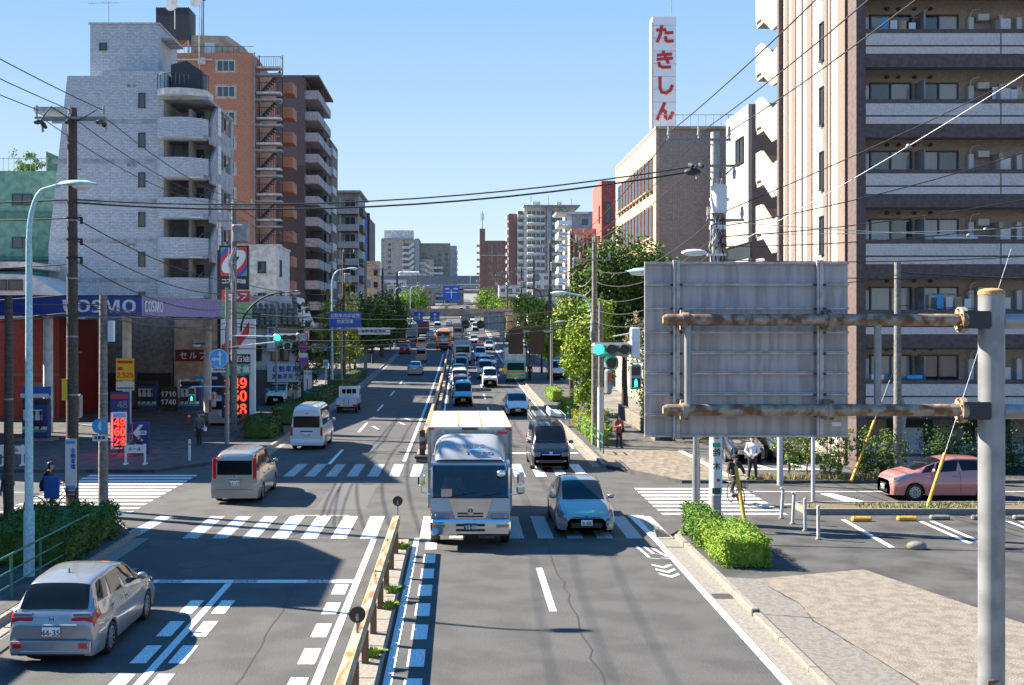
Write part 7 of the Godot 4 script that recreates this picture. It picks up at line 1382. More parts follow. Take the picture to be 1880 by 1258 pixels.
func make_poles():
	var t = pole("brown utility pole with a crossarm standing behind the left corner hedge", -12.7, 38.5, 13.2, 0.21, "pole_brown")
	crossarm(t, 12.85, -1.15, 1.15, 3, 0.2); crossarm(t, 12.85, -1.1, 1.1, 3, -0.2, true)
	for x in [-1.0, 0.0, 1.0]: strain(t, 12.75, x, 0.5); strain(t, 12.75, x, -0.5)
	var b = MB.new(); b.tube([Vector3(-1.0, 12.6, 0.4), Vector3(-0.6, 13.2, 0.3), Vector3(0.2, 12.7, 0.3), Vector3(0.9, 13.1, 0.3)], 0.02, 5); put(b, "jumper_cable", "cable", t)
	for y in [9.6, 8.9, 8.3]: b = MB.new(); b.box(Vector3(0.12, y, 0.15), Vector3(0.5, 0.06, 0.06)); b.cyl(Vector3(0.35, y, 0.15), Vector3(0.35, y - 0.2, 0.15), 0.05, 0.05, 7); put(b, "cable_hook", "cable", t)
	for i in 5:
		b = MB.new(); b.cyl(Vector3(-0.2, 5.2 + i * 1.5, 0), Vector3(0.3, 5.2 + i * 1.5, 0), 0.02, 0.02, 5); put(b, "step_bolt", "galv", t)
	var ad = pb(t, "advert_plate", "white", Vector3(0.02, 1.55, 0.2), Vector3(0.36, 1.7, 0.04)); write(ad, "自動車道", "blue_sign", Vector3(0.02, 2.1, 0.225), 0.16, 0, true); pb(ad, "plate_header", "sky_sign", Vector3(0.02, 2.28, 0.222), Vector3(0.3, 0.1, 0.012)); pb(ad, "plate_footer", "sky_sign", Vector3(0.02, 0.8, 0.222), Vector3(0.3, 0.14, 0.012)); pb(t, "yellow_plate", "poster_yellow", Vector3(-0.2, 4.0, 0.16), Vector3(0.18, 0.7, 0.02))
	t = pole("short concrete pole with a round blue path sign beside the left corner hedge", -11.9, 39.2, 7.1, 0.17, "pole_concrete")
	pb(t, "meter_box", "white", Vector3(0.3, 5.9, 0.1), Vector3(0.2, 0.7, 0.2), 0.02); b = MB.new(); b.cyl(Vector3(-0.06, 2.75, 0.2), Vector3(-0.06, 2.75, 0.22), 0.25, 0.25, 24); put(b, "path_sign", "sky_sign", t); pb(t, "sign_plate", "white", Vector3(-0.05, 2.35, 0.2), Vector3(0.5, 0.2, 0.02)); write(t, "自転車", "black", Vector3(-0.24, 2.43, 0.212), 0.12)
	b = MB.new(); b.prism(PackedVector2Array([Vector2(-0.06, 2.62), Vector2(0.0, 2.62), Vector2(0.02, 2.9), Vector2(-0.04, 2.92), Vector2(-0.12, 2.75)]), Vector3(0, 0, 0.221), Vector3.RIGHT, Vector3.UP, 0.006); put(b, "walker_symbol", "white", t); pb(t, "signal_back", "galv", Vector3(-0.9, 3.4, 0.0), Vector3(0.4, 0.8, 0.2), 0.06); b = MB.new(); b.cyl(Vector3(-1.0, 2.8, 0), Vector3(0, 2.7, 0), 0.03, 0.03, 6); put(b, "bracket", "white", t)
	pole("brown wooden-toned pole at the left edge by the side street", -13.9, 36.2, 7.0, 0.16, "pole_brown")
	street_lamp("pale blue street lamp with curved arm beside the left railing", -10.45, 28.5, 9.5, 0.75)
	t = pole("utility pole with transformer box and crossarm beside the filling station", -12.7, 66, 13.0, 0.19, "pole_concrete")
	crossarm(t, 12.7, -1.1, 1.1, 3, 0.15); crossarm(t, 11.9, -0.9, 0.9, 2, 0.15, true); pb(t, "transformer", "galv", Vector3(0.4, 11.2, 0.1), Vector3(0.85, 1.0, 0.6), 0.06); 
	for i in 6: b = MB.new(); b.tube([Vector3(R(-0.3, 0.3), 10.4, 0.2), Vector3(R(-0.3, 0.3), 9.6, 0.25), Vector3(R(-0.2, 0.2), 8.6, 0.2), Vector3(R(-0.1, 0.1), 7.4, 0.18)], 0.025, 5); put(b, "jumper_cable", "cable_grey", t)
	b = MB.new(); var arc = []
	for i in 9: arc.append(Vector3(0.4 + 2.5 * (1 - cos(PI / 2 * i / 8)), 5.7 + 2.2 * sin(PI / 2 * i / 8), 0.1))
	b.tube(arc, 0.06, 8, 0.045); put(b, "lamp_arm", "lamp_brown", t); lamp_head(t, Vector3(2.9, 7.9, 0.1), 1.0, "lamp_brown", 0.9)
	t = pole("pale steel signal post with a blue turn-arrow disc at the far left corner", -11.9, 60, 8.0, 0.12, "steel_grey", "signal_post")
	b = MB.new(); b.cyl(Vector3(-0.4, 4.4, 0.16), Vector3(-0.4, 4.4, 0.19), 0.45, 0.45, 28); put(b, "turn_disc", "sky_sign", t); b = MB.new(); b.cyl(Vector3(-0.4, 4.4, 0.15), Vector3(-0.4, 4.4, 0.185), 0.48, 0.48, 28); put(b, "disc_rim", "white", t)
	b = MB.new(); for q in [[[-0.36, 4.05], [-0.28, 4.05], [-0.28, 4.55], [-0.2, 4.55], [-0.32, 4.78], [-0.44, 4.55], [-0.36, 4.55]], [[-0.36, 4.3], [-0.36, 4.4], [-0.58, 4.4], [-0.58, 4.48], [-0.76, 4.35], [-0.58, 4.22], [-0.58, 4.3]]]: 
		var pv = PackedVector2Array(); for e in q: pv.append(Vector2(e[0], e[1]))
		b.prism(pv, Vector3(0, 0, 0.192), Vector3.RIGHT, Vector3.UP, 0.006 if q[0][1] < 4.2 else 0.009)
	put(b, "arrow", "white", t); pb(t, "disc_plate", "white", Vector3(-0.4, 3.8, 0.16), Vector3(0.75, 0.22, 0.02)); write(t, "自転車専用", "black", Vector3(-0.7, 3.88, 0.172), 0.13)
	signal_arm(t, Vector3(0, 5.55, 0), Vector3(3.0, 5.45, 0.1), false)
	ped_signal(t, Vector3(-1.75, 2.55, 0.15), true); ped_signal(t, Vector3(-0.65, 2.3, 0.15), false); b = MB.new(); b.cyl(Vector3(-1.8, 2.95, 0), Vector3(0, 2.95, 0), 0.03, 0.03, 6); put(b, "arm", "white", t)
	lamp_head(t, Vector3(-1.1, 5.1, 0.1), -1.0, "dark_metal", 0.7)
	pole("thin grey post behind the far-left signal heads", -13.6, 87, 7.7, 0.09, "steel_grey", "sign_post")
	for q in [[-10.9, 100, 10.6, 1.3, "pale blue street lamp rising over the far-left hedge"], [-10.6, 190, 10, 1.2, "pale street lamp left of the footbridge"], [-10.6, 250, 10, 1.2, "pale street lamp past the footbridge stairs"], [-10.6, 330, 10, 1.2, "small distant street lamp on the left climb"]]: street_lamp(q[4], q[0], q[1], q[2], q[3])
	# right side
	t = pole("concrete utility pole with transformer, insulators and a lettered sheet by the clipped hedge", 7.8, 36.0, 12.0, 0.19, "pole_pale")
	crossarm(t, 11.75, -1.5, 0.45, 3, 0.15); crossarm(t, 10.95, -0.65, 0.6, 2, 0.2, true); crossarm(t, 9.3, -0.3, 0.85, 2, 0.15)
	for k in 2: strain(t, 11.0, -0.5 - k * 0.3, 0.5)
	b = MB.new(); b.cyl(Vector3(0.05, 9.5, 0.3), Vector3(0.05, 10.3, 0.3), 0.24, 0.24, 18); b.cyl(Vector3(0.05, 10.3, 0.3), Vector3(0.05, 10.36, 0.3), 0.26, 0.2, 18); put(b, "transformer", "white", t)
	for i in 7:
		b = MB.new(); b.box(Vector3(R(-0.3, 0.3), 7.4 + i * 0.42, 0.22), Vector3(R(0.2, 0.6), R(0.06, 0.2), R(0.1, 0.2))); put(b, "fitting", "galv" if i % 2 else "white", t)
	for sx in [-0.5, 0.5]: b = MB.new(); b.cyl(Vector3(sx, 10.9, 0.2), Vector3(0, 10.4, 0.15), 0.022, 0.022, 5); put(b, "arm_brace", "galv", t)
	for i in 3: b = MB.new(); b.cyl(Vector3(-0.12 + i * 0.13, 10.34, 0.3), Vector3(-0.12 + i * 0.13, 10.56, 0.3), 0.035, 0.03, 7); put(b, "bushing", "insulator", t)
	for i in 9: b = MB.new(); b.tube([Vector3(R(-0.35, 0.3), R(9, 10.8), 0.25), Vector3(R(-0.3, 0.3), R(8.4, 9.2), 0.3), Vector3(R(-0.3, 0.3), R(7.9, 8.6), 0.25), Vector3(R(-0.2, 0.2), R(7.2, 8), 0.2)], 0.02, 5); put(b, "jumper_cable", "cable_grey" if i % 2 else "cable", t)
	b = MB.new(); b.ball(Vector3(-0.75, 10.75, 0.3), Vector3(0.26, 0.12, 0.14), 10, 6); put(b, "cable_closure", "cable", t); b = MB.new(); b.ball(Vector3(-0.7, 8.3, 0.3), Vector3(0.4, 0.11, 0.14), 10, 6); put(b, "cable_closure", "white", t)
	b = MB.new(); b.cyl(Vector3(0.02, 0.9, 0), Vector3(0.02, 3.0, 0), 0.2, 0.195, 18, false); ad = put(b, "lettered_sheet", "white", t); write(ad, "鈴木", "plate_ink", Vector3(-0.12, 2.35, 0.21), 0.25, 0, true, 0.12, 1.6); b = MB.new(); b.cyl(Vector3(0, 2.75, 0.19), Vector3(0, 2.75, 0.215), 0.12, 0.12, 22); put(b, "red_round_mark", "red", ad); write(ad, "質", "white", Vector3(-0.08, 2.83, 0.22), 0.16); pb(ad, "green_mark", "green_sign", Vector3(0, 2.45, 0.2), Vector3(0.24, 0.14, 0.02)); pb(ad, "green_mark", "plate_ink", Vector3(0, 1.05, 0.2), Vector3(0.26, 0.18, 0.02)); pb(ad, "red_mark", "red", Vector3(0.06, 1.38, 0.2), Vector3(0.1, 0.08, 0.02))
	lamp_head(t, Vector3(-1.75, 7.72, 0.3), -1.0, "lamp_blue", 1.0); b = MB.new(); b.tube([Vector3(0, 7.2, 0.1), Vector3(-0.8, 7.55, 0.2), Vector3(-1.75, 7.72, 0.3)], 0.045, 8); put(b, "lamp_arm", "lamp_blue", t)
	t = pole("steel signal post carrying green traffic lights by the right corner", 7.32, 36.5, 6.6, 0.11, "steel_grey", "signal_post"); b = MB.new(); b.cyl(Vector3(0, 0, 0), Vector3(0, 2.1, 0), 0.125, 0.125, 14); put(b, "blue_sleeve", "galv", t)
	signal_arm(t, Vector3(0, 5.4, 0), Vector3(-2.65, 5.35, 0.1), true); ped_signal(t, Vector3(-1.9, 4.5, 0.1), true); ped_signal(t, Vector3(-2.75, 4.35, 0.15), false); b = MB.new(); b.cyl(Vector3(0, 4.95, 0), Vector3(-2.0, 4.95, 0.1), 0.03, 0.03, 6); b.cyl(Vector3(0, 6.2, 0), Vector3(-2.6, 5.75, 0.1), 0.02, 0.02, 5); b.cyl(Vector3(-0.2, 6.4, 0), Vector3(-1.6, 6.25, 0), 0.045, 0.045, 6); put(b, "arm", "white", t); pb(t, "control_box", "white", Vector3(-1.9, 5.55, 0), Vector3(0.28, 0.95, 0.3), 0.03)
	for q in [["concrete utility pole rising from the right hedge row", 6.85, 60, 10.6, 0.17, "pole_concrete", 0.0], ["white-sleeved pole at the paved corner beside the woman", 7.0, 58.6, 7.2, 0.16, "pole_concrete", 3.0], ["dark utility pole behind the yellow-green tree", 8.7, 92, 13.3, 0.2, "pole_brown", 0.0], ["brown utility pole past the green lorry", 9.0, 118, 14, 0.2, "pole_brown", 0.0], ["grey utility pole near the right end of the footbridge", 9.4, 150, 13.6, 0.18, "pole_concrete", 0.0], ["distant utility pole on the right climb", 9.6, 185, 13, 0.2, "pole_brown", 0.0], ["utility pole over the far-left tree", -10.7, 108, 12.6, 0.2, "pole_brown", 0.0], ["second utility pole along the far-left trees", -10.8, 134, 12.6, 0.2, "pole_concrete", 0.0], ["third utility pole along the far-left trees", -10.9, 165, 12.6, 0.2, "pole_brown", 0.0], ["last utility pole before the footbridge on the left", -11, 205, 12.6, 0.2, "pole_brown", 0.0], ["utility pole far up the right pavement", 9.6, 240, 13, 0.2, "pole_brown", 0.0], ["utility pole near the viaduct on the right", 9.6, 320, 13, 0.2, "pole_brown", 0.0], ["utility pole near the viaduct on the left", -11, 300, 13, 0.2, "pole_brown", 0.0]]:
		t = pole(q[0], q[1], q[2], q[3], q[4], q[5], "utility_pole", 0.1, q[6])
		if q[3] > 10: crossarm(t, q[3] - 0.3, -1.0, 1.0, 3, 0.15); crossarm(t, q[3] - 1.2, -0.8, 0.8, 2, 0.15)
		if q[3] > 10 and q[2] > 80: pb(t, "transformer", "galv", Vector3(0.35, q[3] - 2.6, 0.2), Vector3(0.6, 0.9, 0.5), 0.06)
	t = street_lamp("pale street lamp reaching left over the right hedge row", 6.9, 61.5, 7.75, -1.3, "lamp_blue", 0.1, 5.4); pb(t, "pole_clamp", "galv", Vector3(0, 5.6, 0.1), Vector3(0.25, 0.3, 0.3))
	street_lamp("grey post with a slim angled arm among the right hedges", 8.25, 77, 6.2, -1.2, "steel_grey"); street_lamp("dark curved lamp over the right lane near the footbridge", 9.0, 130, 9.5, -1.6, "lamp_brown"); street_lamp("dark curved lamp farther along the right pavement", 9.2, 165, 9.0, -1.6, "lamp_brown")
	for q in [["plain pale pole standing in the planting by the young trees", 12.4, 45.6, 6.0], ["slim blue-white post on the planted strip corner", 12.0, 40.0, 6.2]]: pole(q[0], q[1], q[2], q[3], 0.07 if q[2] < 42 else 0.12, "pole_white", "sign_post")
	t = pole("leaning concrete pole with a back-to-front road sign beside the pink car", 17.4, 46.8, 8.6, 0.17, "pole_concrete"); b = MB.new(); b.prism(PackedVector2Array([Vector2(-0.05, 1.5), Vector2(0.35, 1.8), Vector2(0.45, 2.6), Vector2(0.3, 3.2), Vector2(-0.05, 3.3)]), Vector3(0, 0, -0.2), Vector3.RIGHT, Vector3.UP, 0.02); put(b, "sign_back_plate", "galv", t)
	# guys with yellow covers
	for q in [[15.3, 46.0, 16.9, 48.0, 2.2, 6.5, "by the round shrub"], [15.6, 39.3, 16.6, 40.3, 1.7, 9.0, "beside the pink car"], [8.35, 34.3, 8.2, 35.0, 1.9, 2.6, "in the clipped hedge"]]:
		t = thing("guy_wire", "yellow-sleeved guy wire " + q[6], "guy wire", V(q[0], 0.1, q[1])); var dd = V(q[2] - q[0], q[4], q[3] - q[1]); b = MB.new(); b.cyl(Vector3.ZERO, dd, 0.06, 0.055, 10); put(b, "yellow_sleeve", "yellow", t); b = MB.new(); b.cyl(dd, dd * q[5] / q[4], 0.012, 0.012, 5); put(b, "wire", "cable_grey", t)

func signal_arm(t, from: Vector3, at: Vector3, with_arrow_left: bool):
	var b = MB.new(); b.cyl(from, at + Vector3(0, 0.05, -0.2), 0.035, 0.03, 8); b.cyl(from + Vector3(0, -0.6, 0), at + Vector3(0, -0.15, -0.2), 0.03, 0.025, 8); put(b, "arm", "white", t)
	b = MB.new(); b.cbox(at, Vector3(1.24, 0.42, 0.2), 0.12); var hd = put(b, "signal_head", "galv", t)
	for i in 3: lens(hd, at + Vector3(-0.4 + i * 0.4, 0, 0.1), "led_green" if i == 0 else "signal_dark")
	if with_arrow_left: b = MB.new(); b.cbox(at + Vector3(0.0, -0.42, 0), Vector3(0.44, 0.42, 0.2), 0.08); var h2 = put(b, "arrow_head", "galv", t); lens(h2, at + Vector3(0, -0.42, 0.1), "signal_dark")
	else: b = MB.new(); b.cbox(at + Vector3(0.1, -0.42, 0), Vector3(0.44, 0.42, 0.2), 0.08); var h3 = put(b, "arrow_head", "galv", t); lens(h3, at + Vector3(0.1, -0.42, 0.1), "signal_dark")
	for q in [[0.62, 0.1], [0.72, -0.05]]: b = MB.new(); b.cbox(at + Vector3(q[0], q[1], -0.2), Vector3(0.25, 0.3, 0.3), 0.08); put(b, "cross_street_head", "galv", t)
	var o := OmniLight3D.new(); o.name = "signal_light"; t.add_child(o); o.position = at + Vector3(-0.4, 0, 0.45); o.light_color = Color(0.1, 1.0, 0.8); o.light_energy = 0.15; o.light_size = 0.15; o.omni_range = 15; o.omni_attenuation = 2; o.shadow_enabled = true
func lens(hd, c: Vector3, m: String):
	var b = MB.new(); b.cyl(c, c + Vector3(0, 0, 0.025), 0.155, 0.15, 22); put(b, "lens", m, hd)
	b = MB.new() # visor: half tube above
	for i in 10:
		var a0 = PI * (-0.15 + 1.3 * i / 10.0); var a1 = PI * (-0.15 + 1.3 * (i + 1) / 10.0)
		b.quad(c + Vector3(cos(a0) * 0.175, sin(a0) * 0.175, 0), c + Vector3(cos(a1) * 0.175, sin(a1) * 0.175, 0), c + Vector3(cos(a1) * 0.175, sin(a1) * 0.175, 0.2), c + Vector3(cos(a0) * 0.175, sin(a0) * 0.175, 0.2))
	put(b, "visor", "dark_metal", hd)
func ped_signal(t, c: Vector3, facing: bool):
	var b = MB.new(); b.cbox(c, Vector3(0.36 if facing else 0.2, 0.78, 0.2 if facing else 0.34), 0.05); var hd = put(b, "walk_signal", "galv", t)
	if facing:
		pb(hd, "dark_lens", "signal_dark", c + Vector3(0, 0.18, 0.1), Vector3(0.27, 0.27, 0.02)); pb(hd, "green_lens", "black", c + Vector3(0, -0.18, 0.1), Vector3(0.27, 0.27, 0.02))
		b = MB.new(); b.ball(c + Vector3(0, -0.09, 0.115), Vector3(0.03, 0.03, 0.008), 8, 5); b.box(c + Vector3(0, -0.17, 0.115), Vector3(0.1, 0.11, 0.012)); b.box(c + Vector3(-0.03, -0.26, 0.115), Vector3(0.035, 0.11, 0.013)); b.box(c + Vector3(0.035, -0.255, 0.115), Vector3(0.035, 0.1, 0.014)); put(b, "walking_man", "led_man", hd)
	else: pb(hd, "red_lens", "red", c + Vector3(0.03, 0.15, 0.172), Vector3(0.12, 0.24, 0.02))

func disc_sign(t, y: float, r: float, face: String, rim: String, z := 0.06):
	var b = MB.new(); b.cyl(Vector3(0, y, z), Vector3(0, y, z + 0.02), r, r, 24); put(b, "disc", rim, t); b = MB.new(); b.cyl(Vector3(0, y, z + 0.02), Vector3(0, y, z + 0.026), r * 0.78, r * 0.78, 24); put(b, "disc_face", face, t)
func make_signs():
	var t = thing("road_sign", "post with a speed-limit disc and two no-parking discs by the far-left hedge", "road sign", V(-12.0, gh(90) + 0.1, 90)); var b = MB.new(); b.cyl(Vector3(0, 0, 0), Vector3(0, 5.4, 0), 0.045, 0.045, 8); put(b, "post", "steel_grey", t)
	disc_sign(t, 5.0, 0.36, "white", "red"); text(t, "50", "blue_sign", Vector3(0, 5.0, 0.09), 0.3); disc_sign(t, 4.2, 0.36, "blue_sign", "red"); disc_sign(t, 3.05, 0.36, "blue_sign", "red"); pb(t, "plate", "white", Vector3(0, 3.6, 0.06), Vector3(0.66, 0.34, 0.03))
	for q in [[4.2, 0.78], [4.2, -0.78], [3.05, -0.78]]: b = MB.new(); b.box(Vector3(0, q[0], 0.09 + q[1] * 0.004), Vector3(0.58, 0.07, 0.012), Basis(Vector3.BACK, q[1])); put(b, "slash", "red", t)
	pb(t, "hours_board", "white", Vector3(0.35, 1.6, 0.05), Vector3(0.6, 1.7, 0.04)); text(t, "7-20", "plate_ink", Vector3(0.35, 2.2, 0.075), 0.2); pb(t, "red_arrow", "red", Vector3(0.3, 1.4, 0.075), Vector3(0.08, 0.8, 0.01))
	t = thing("overhead_sign", "blue lettered overhead sign on a bracket post by the left trees", "road sign", V(-10.1, gh(100) + 0.4, 100)); b = MB.new(); b.cyl(Vector3(0, 0, 0), Vector3(0, 6.6, 0), 0.1, 0.09, 10); b.cyl(Vector3(-1.0, 5.2, 0), Vector3(4.6, 5.2, 0), 0.06, 0.06, 8); put(b, "post", "steel_grey", t)
	pb(t, "panel", "blue_sign", Vector3(0.3, 6.0, 0.12), Vector3(2.7, 1.35, 0.06)); write(t, "自動車放禁道路", "white", Vector3(-0.95, 6.5, 0.16), 0.36, 0, false, 0.11, 1.0); write(t, "放禁路車", "white", Vector3(-0.4, 6.0, 0.16), 0.36, 0, false, 0.11, 1.0); pb(t, "white_panel", "white", Vector3(2.8, 5.0, 0.12), Vector3(2.7, 0.6, 0.06)); write(t, "自転車道路用", "black", Vector3(1.7, 5.18, 0.16), 0.32, 0, false, 0.1, 1.1)
	t = thing("route_post", "small blue pictogram board on a white post at the left kerb", "road sign", V(-11.2, gh(98) + 0.1, 98)); b = MB.new(); b.cyl(Vector3(0, 0, 0), Vector3(0, 2.4, 0), 0.05, 0.05, 8); put(b, "post", "white", t); pb(t, "board", "white", Vector3(0, 2.6, 0.05), Vector3(0.42, 0.62, 0.03)); pb(t, "symbol", "sky_sign", Vector3(0, 2.62, 0.07), Vector3(0.32, 0.34, 0.01))
	# far footbridge
	t = thing("footbridge", "cream footbridge with railing crossing the street far ahead", "footbridge", V(0, gh(215), 215))
	pb(t, "deck", "peach", Vector3(2.5, 4.9, 0), Vector3(27, 0.5, 2.4)); pb(t, "parapet", "peach", Vector3(2.5, 5.6, 1.15), Vector3(27, 0.9, 0.12)); pb(t, "parapet", "peach", Vector3(2.5, 5.6, -1.15), Vector3(27, 0.9, 0.12))
	b = MB.new(); b.cyl(Vector3(-11, 6.5, 1.15), Vector3(16, 6.5, 1.15), 0.05, 0.05, 6)
	for i in 28: b.cyl(Vector3(-11 + i, 6.0, 1.15), Vector3(-11 + i, 6.5, 1.15), 0.03, 0.03, 5)
	put(b, "railing", "peach", t)
	for x in [-10.6, 7.6, 15]: pb(t, "pier", "viaduct", Vector3(x, 2.3, 0), Vector3(0.8, 4.7, 0.8))
	for s in [-1, 1]: b = MB.new(); b.box(Vector3(-10.6 if s < 0 else 9.0, 2.6, 6.0 * 1.0), Vector3(1.6, 0.3, 9.5), Basis(Vector3.RIGHT, -0.52)); put(b, "stair_flight", "peach", t)
	for q in [["blue-square left-turn sign hung on the far footbridge", -7.6, 1.75, "blue_sign", 212], ["blue straight-ahead arrow sign hung on the far footbridge", -4.6, 1.75, "blue_sign", 212]]:
		t = thing("direction_sign", q[0], "road sign", V(q[1] * 1.0, gh(212) + 4.7, 212.6)); pb(t, "panel", q[3], Vector3(0, 0, 0), Vector3(1.7, 1.7, 0.08)); b = MB.new(); b.prism(PackedVector2Array([Vector2(-0.12, -0.65), Vector2(0.12, -0.65), Vector2(0.12, 0.25), Vector2(0.36, 0.25), Vector2(0, 0.7), Vector2(-0.36, 0.25), Vector2(-0.12, 0.25)]), Vector3(0.2 if q[1] < -6 else 0.0, 0, 0.045), Vector3.RIGHT, Vector3.UP, 0.02); put(b, "arrow", "white", t); pb(t, "bracket", "steel_grey", Vector3(0, 0.7, -0.35), Vector3(0.1, 1.0, 0.6))
		if q[1] < -6: b = MB.new(); b.box(Vector3(-0.2, -0.1, 0.05), Vector3(0.7, 0.2, 0.025)); b.prism(PackedVector2Array([Vector2(-0.5, 0.25), Vector2(-0.75, -0.1), Vector2(-0.5, -0.45)]), Vector3(0, 0, 0.045), Vector3.RIGHT, Vector3.UP, 0.02); put(b, "turn_arrow", "white", t)
	for q in [[-2.5, "blue guide panel with white frame seen past the footbridge", 330, 4.6, 4.0, 8.0, "blue_sign"], [1.0, "grey blank back of a sign above the footbridge lanes", 213, 1.6, 1.7, 4.7, "galv"]]:
		t = thing("guide_sign", q[1], "road sign", V(q[0], gh(q[2]) + q[5] - (0 if q[2] > 300 else 0), q[2])); pb(t, "panel", q[6], Vector3(0, 0, 0), Vector3(q[3], q[4], 0.1)); b = MB.new(); b.cyl(Vector3(-q[3] * 0.4, -q[5] + 0.4, -0.2), Vector3(-q[3] * 0.4, q[4] / 2, -0.2), 0.12, 0.1, 8); put(b, "post", "steel_grey", t)
		if q[2] > 300: pb(t, "route_line", "white", Vector3(0, -0.3, 0.06), Vector3(0.2, 2.6, 0.02)); pb(t, "route_line", "white", Vector3(0, 0.2, 0.07), Vector3(3.2, 0.2, 0.02)); pb(t, "name_bar", "white", Vector3(-1.2, 1.2, 0.06), Vector3(1.2, 0.3, 0.02)); pb(t, "name_bar", "white", Vector3(1.2, 1.2, 0.06), Vector3(1.2, 0.3, 0.02))
	for q in [[0.7, 6.6, 150, 1.1], [2.6, 6.6, 150, 1.1], [5.1, 5.9, 108, 1.5], [7.0, 5.9, 108, 1.5]]:
		t = thing("sign_disc", "dark round sign back hung over the right lanes" if q[3] < 1.2 else "large dark sign back on the right overhead arm", "road sign", V(q[0], gh(q[2]) + q[1] - (1.5 if q[2] > 140 else 1.0), q[2]), 0.0, "round sign backs over the right lanes" if q[3] < 1.2 else "large sign backs on the right arm"); b = MB.new(); b.cyl(Vector3(0, 0, -0.03), Vector3(0, 0, 0.03), q[3] / 2, q[3] / 2, 24); put(b, "disc", "lamp_brown", t); pb(t, "square_plate", "lamp_brown", Vector3(0, -1.15, -0.05), Vector3(q[3] * 0.9, 1.2, 0.05)) if q[3] > 1.2 else null; pb(t, "bracket", "steel_grey", Vector3(0, 0.3, -0.1), Vector3(0.08, q[3] + 0.4, 0.08))
	t = thing("overhead_sign_gantry", "long grey arm on a post carrying sign backs over the right lanes", "sign gantry", V(8.4, gh(108), 108)); b = MB.new(); b.cyl(Vector3(0, 0, -0.3), Vector3(0, 6.4, -0.3), 0.14, 0.11, 10); put(b, "post", "steel_grey", t); b = MB.new(); b.cyl(Vector3(0.2, 5.2, -0.25), Vector3(-5.0, 5.2, -0.25), 0.07, 0.06, 8); put(b, "arm", "steel_grey", t)
	t = thing("sign_back_panel", "pale grey back of a large sign beside the dark discs", "road sign", V(4.3, gh(150) + 5.6, 151)); pb(t, "panel", "galv", Vector3(0, 0, 0), Vector3(2.6, 2.4, 0.08)); pb(t, "rib", "sign_rib", Vector3(-0.7, 0, 0.06), Vector3(0.08, 2.4, 0.06)); pb(t, "rib", "sign_rib", Vector3(0.7, 0, 0.06), Vector3(0.08, 2.4, 0.06)); b = MB.new(); b.cyl(Vector3(1.3, -6.0, -0.2), Vector3(1.3, 1, -0.2), 0.1, 0.1, 8); b.cyl(Vector3(-4, 0.6, -0.2), Vector3(1.3, 0.6, -0.2), 0.06, 0.06, 6); put(b, "post", "steel_grey", t)

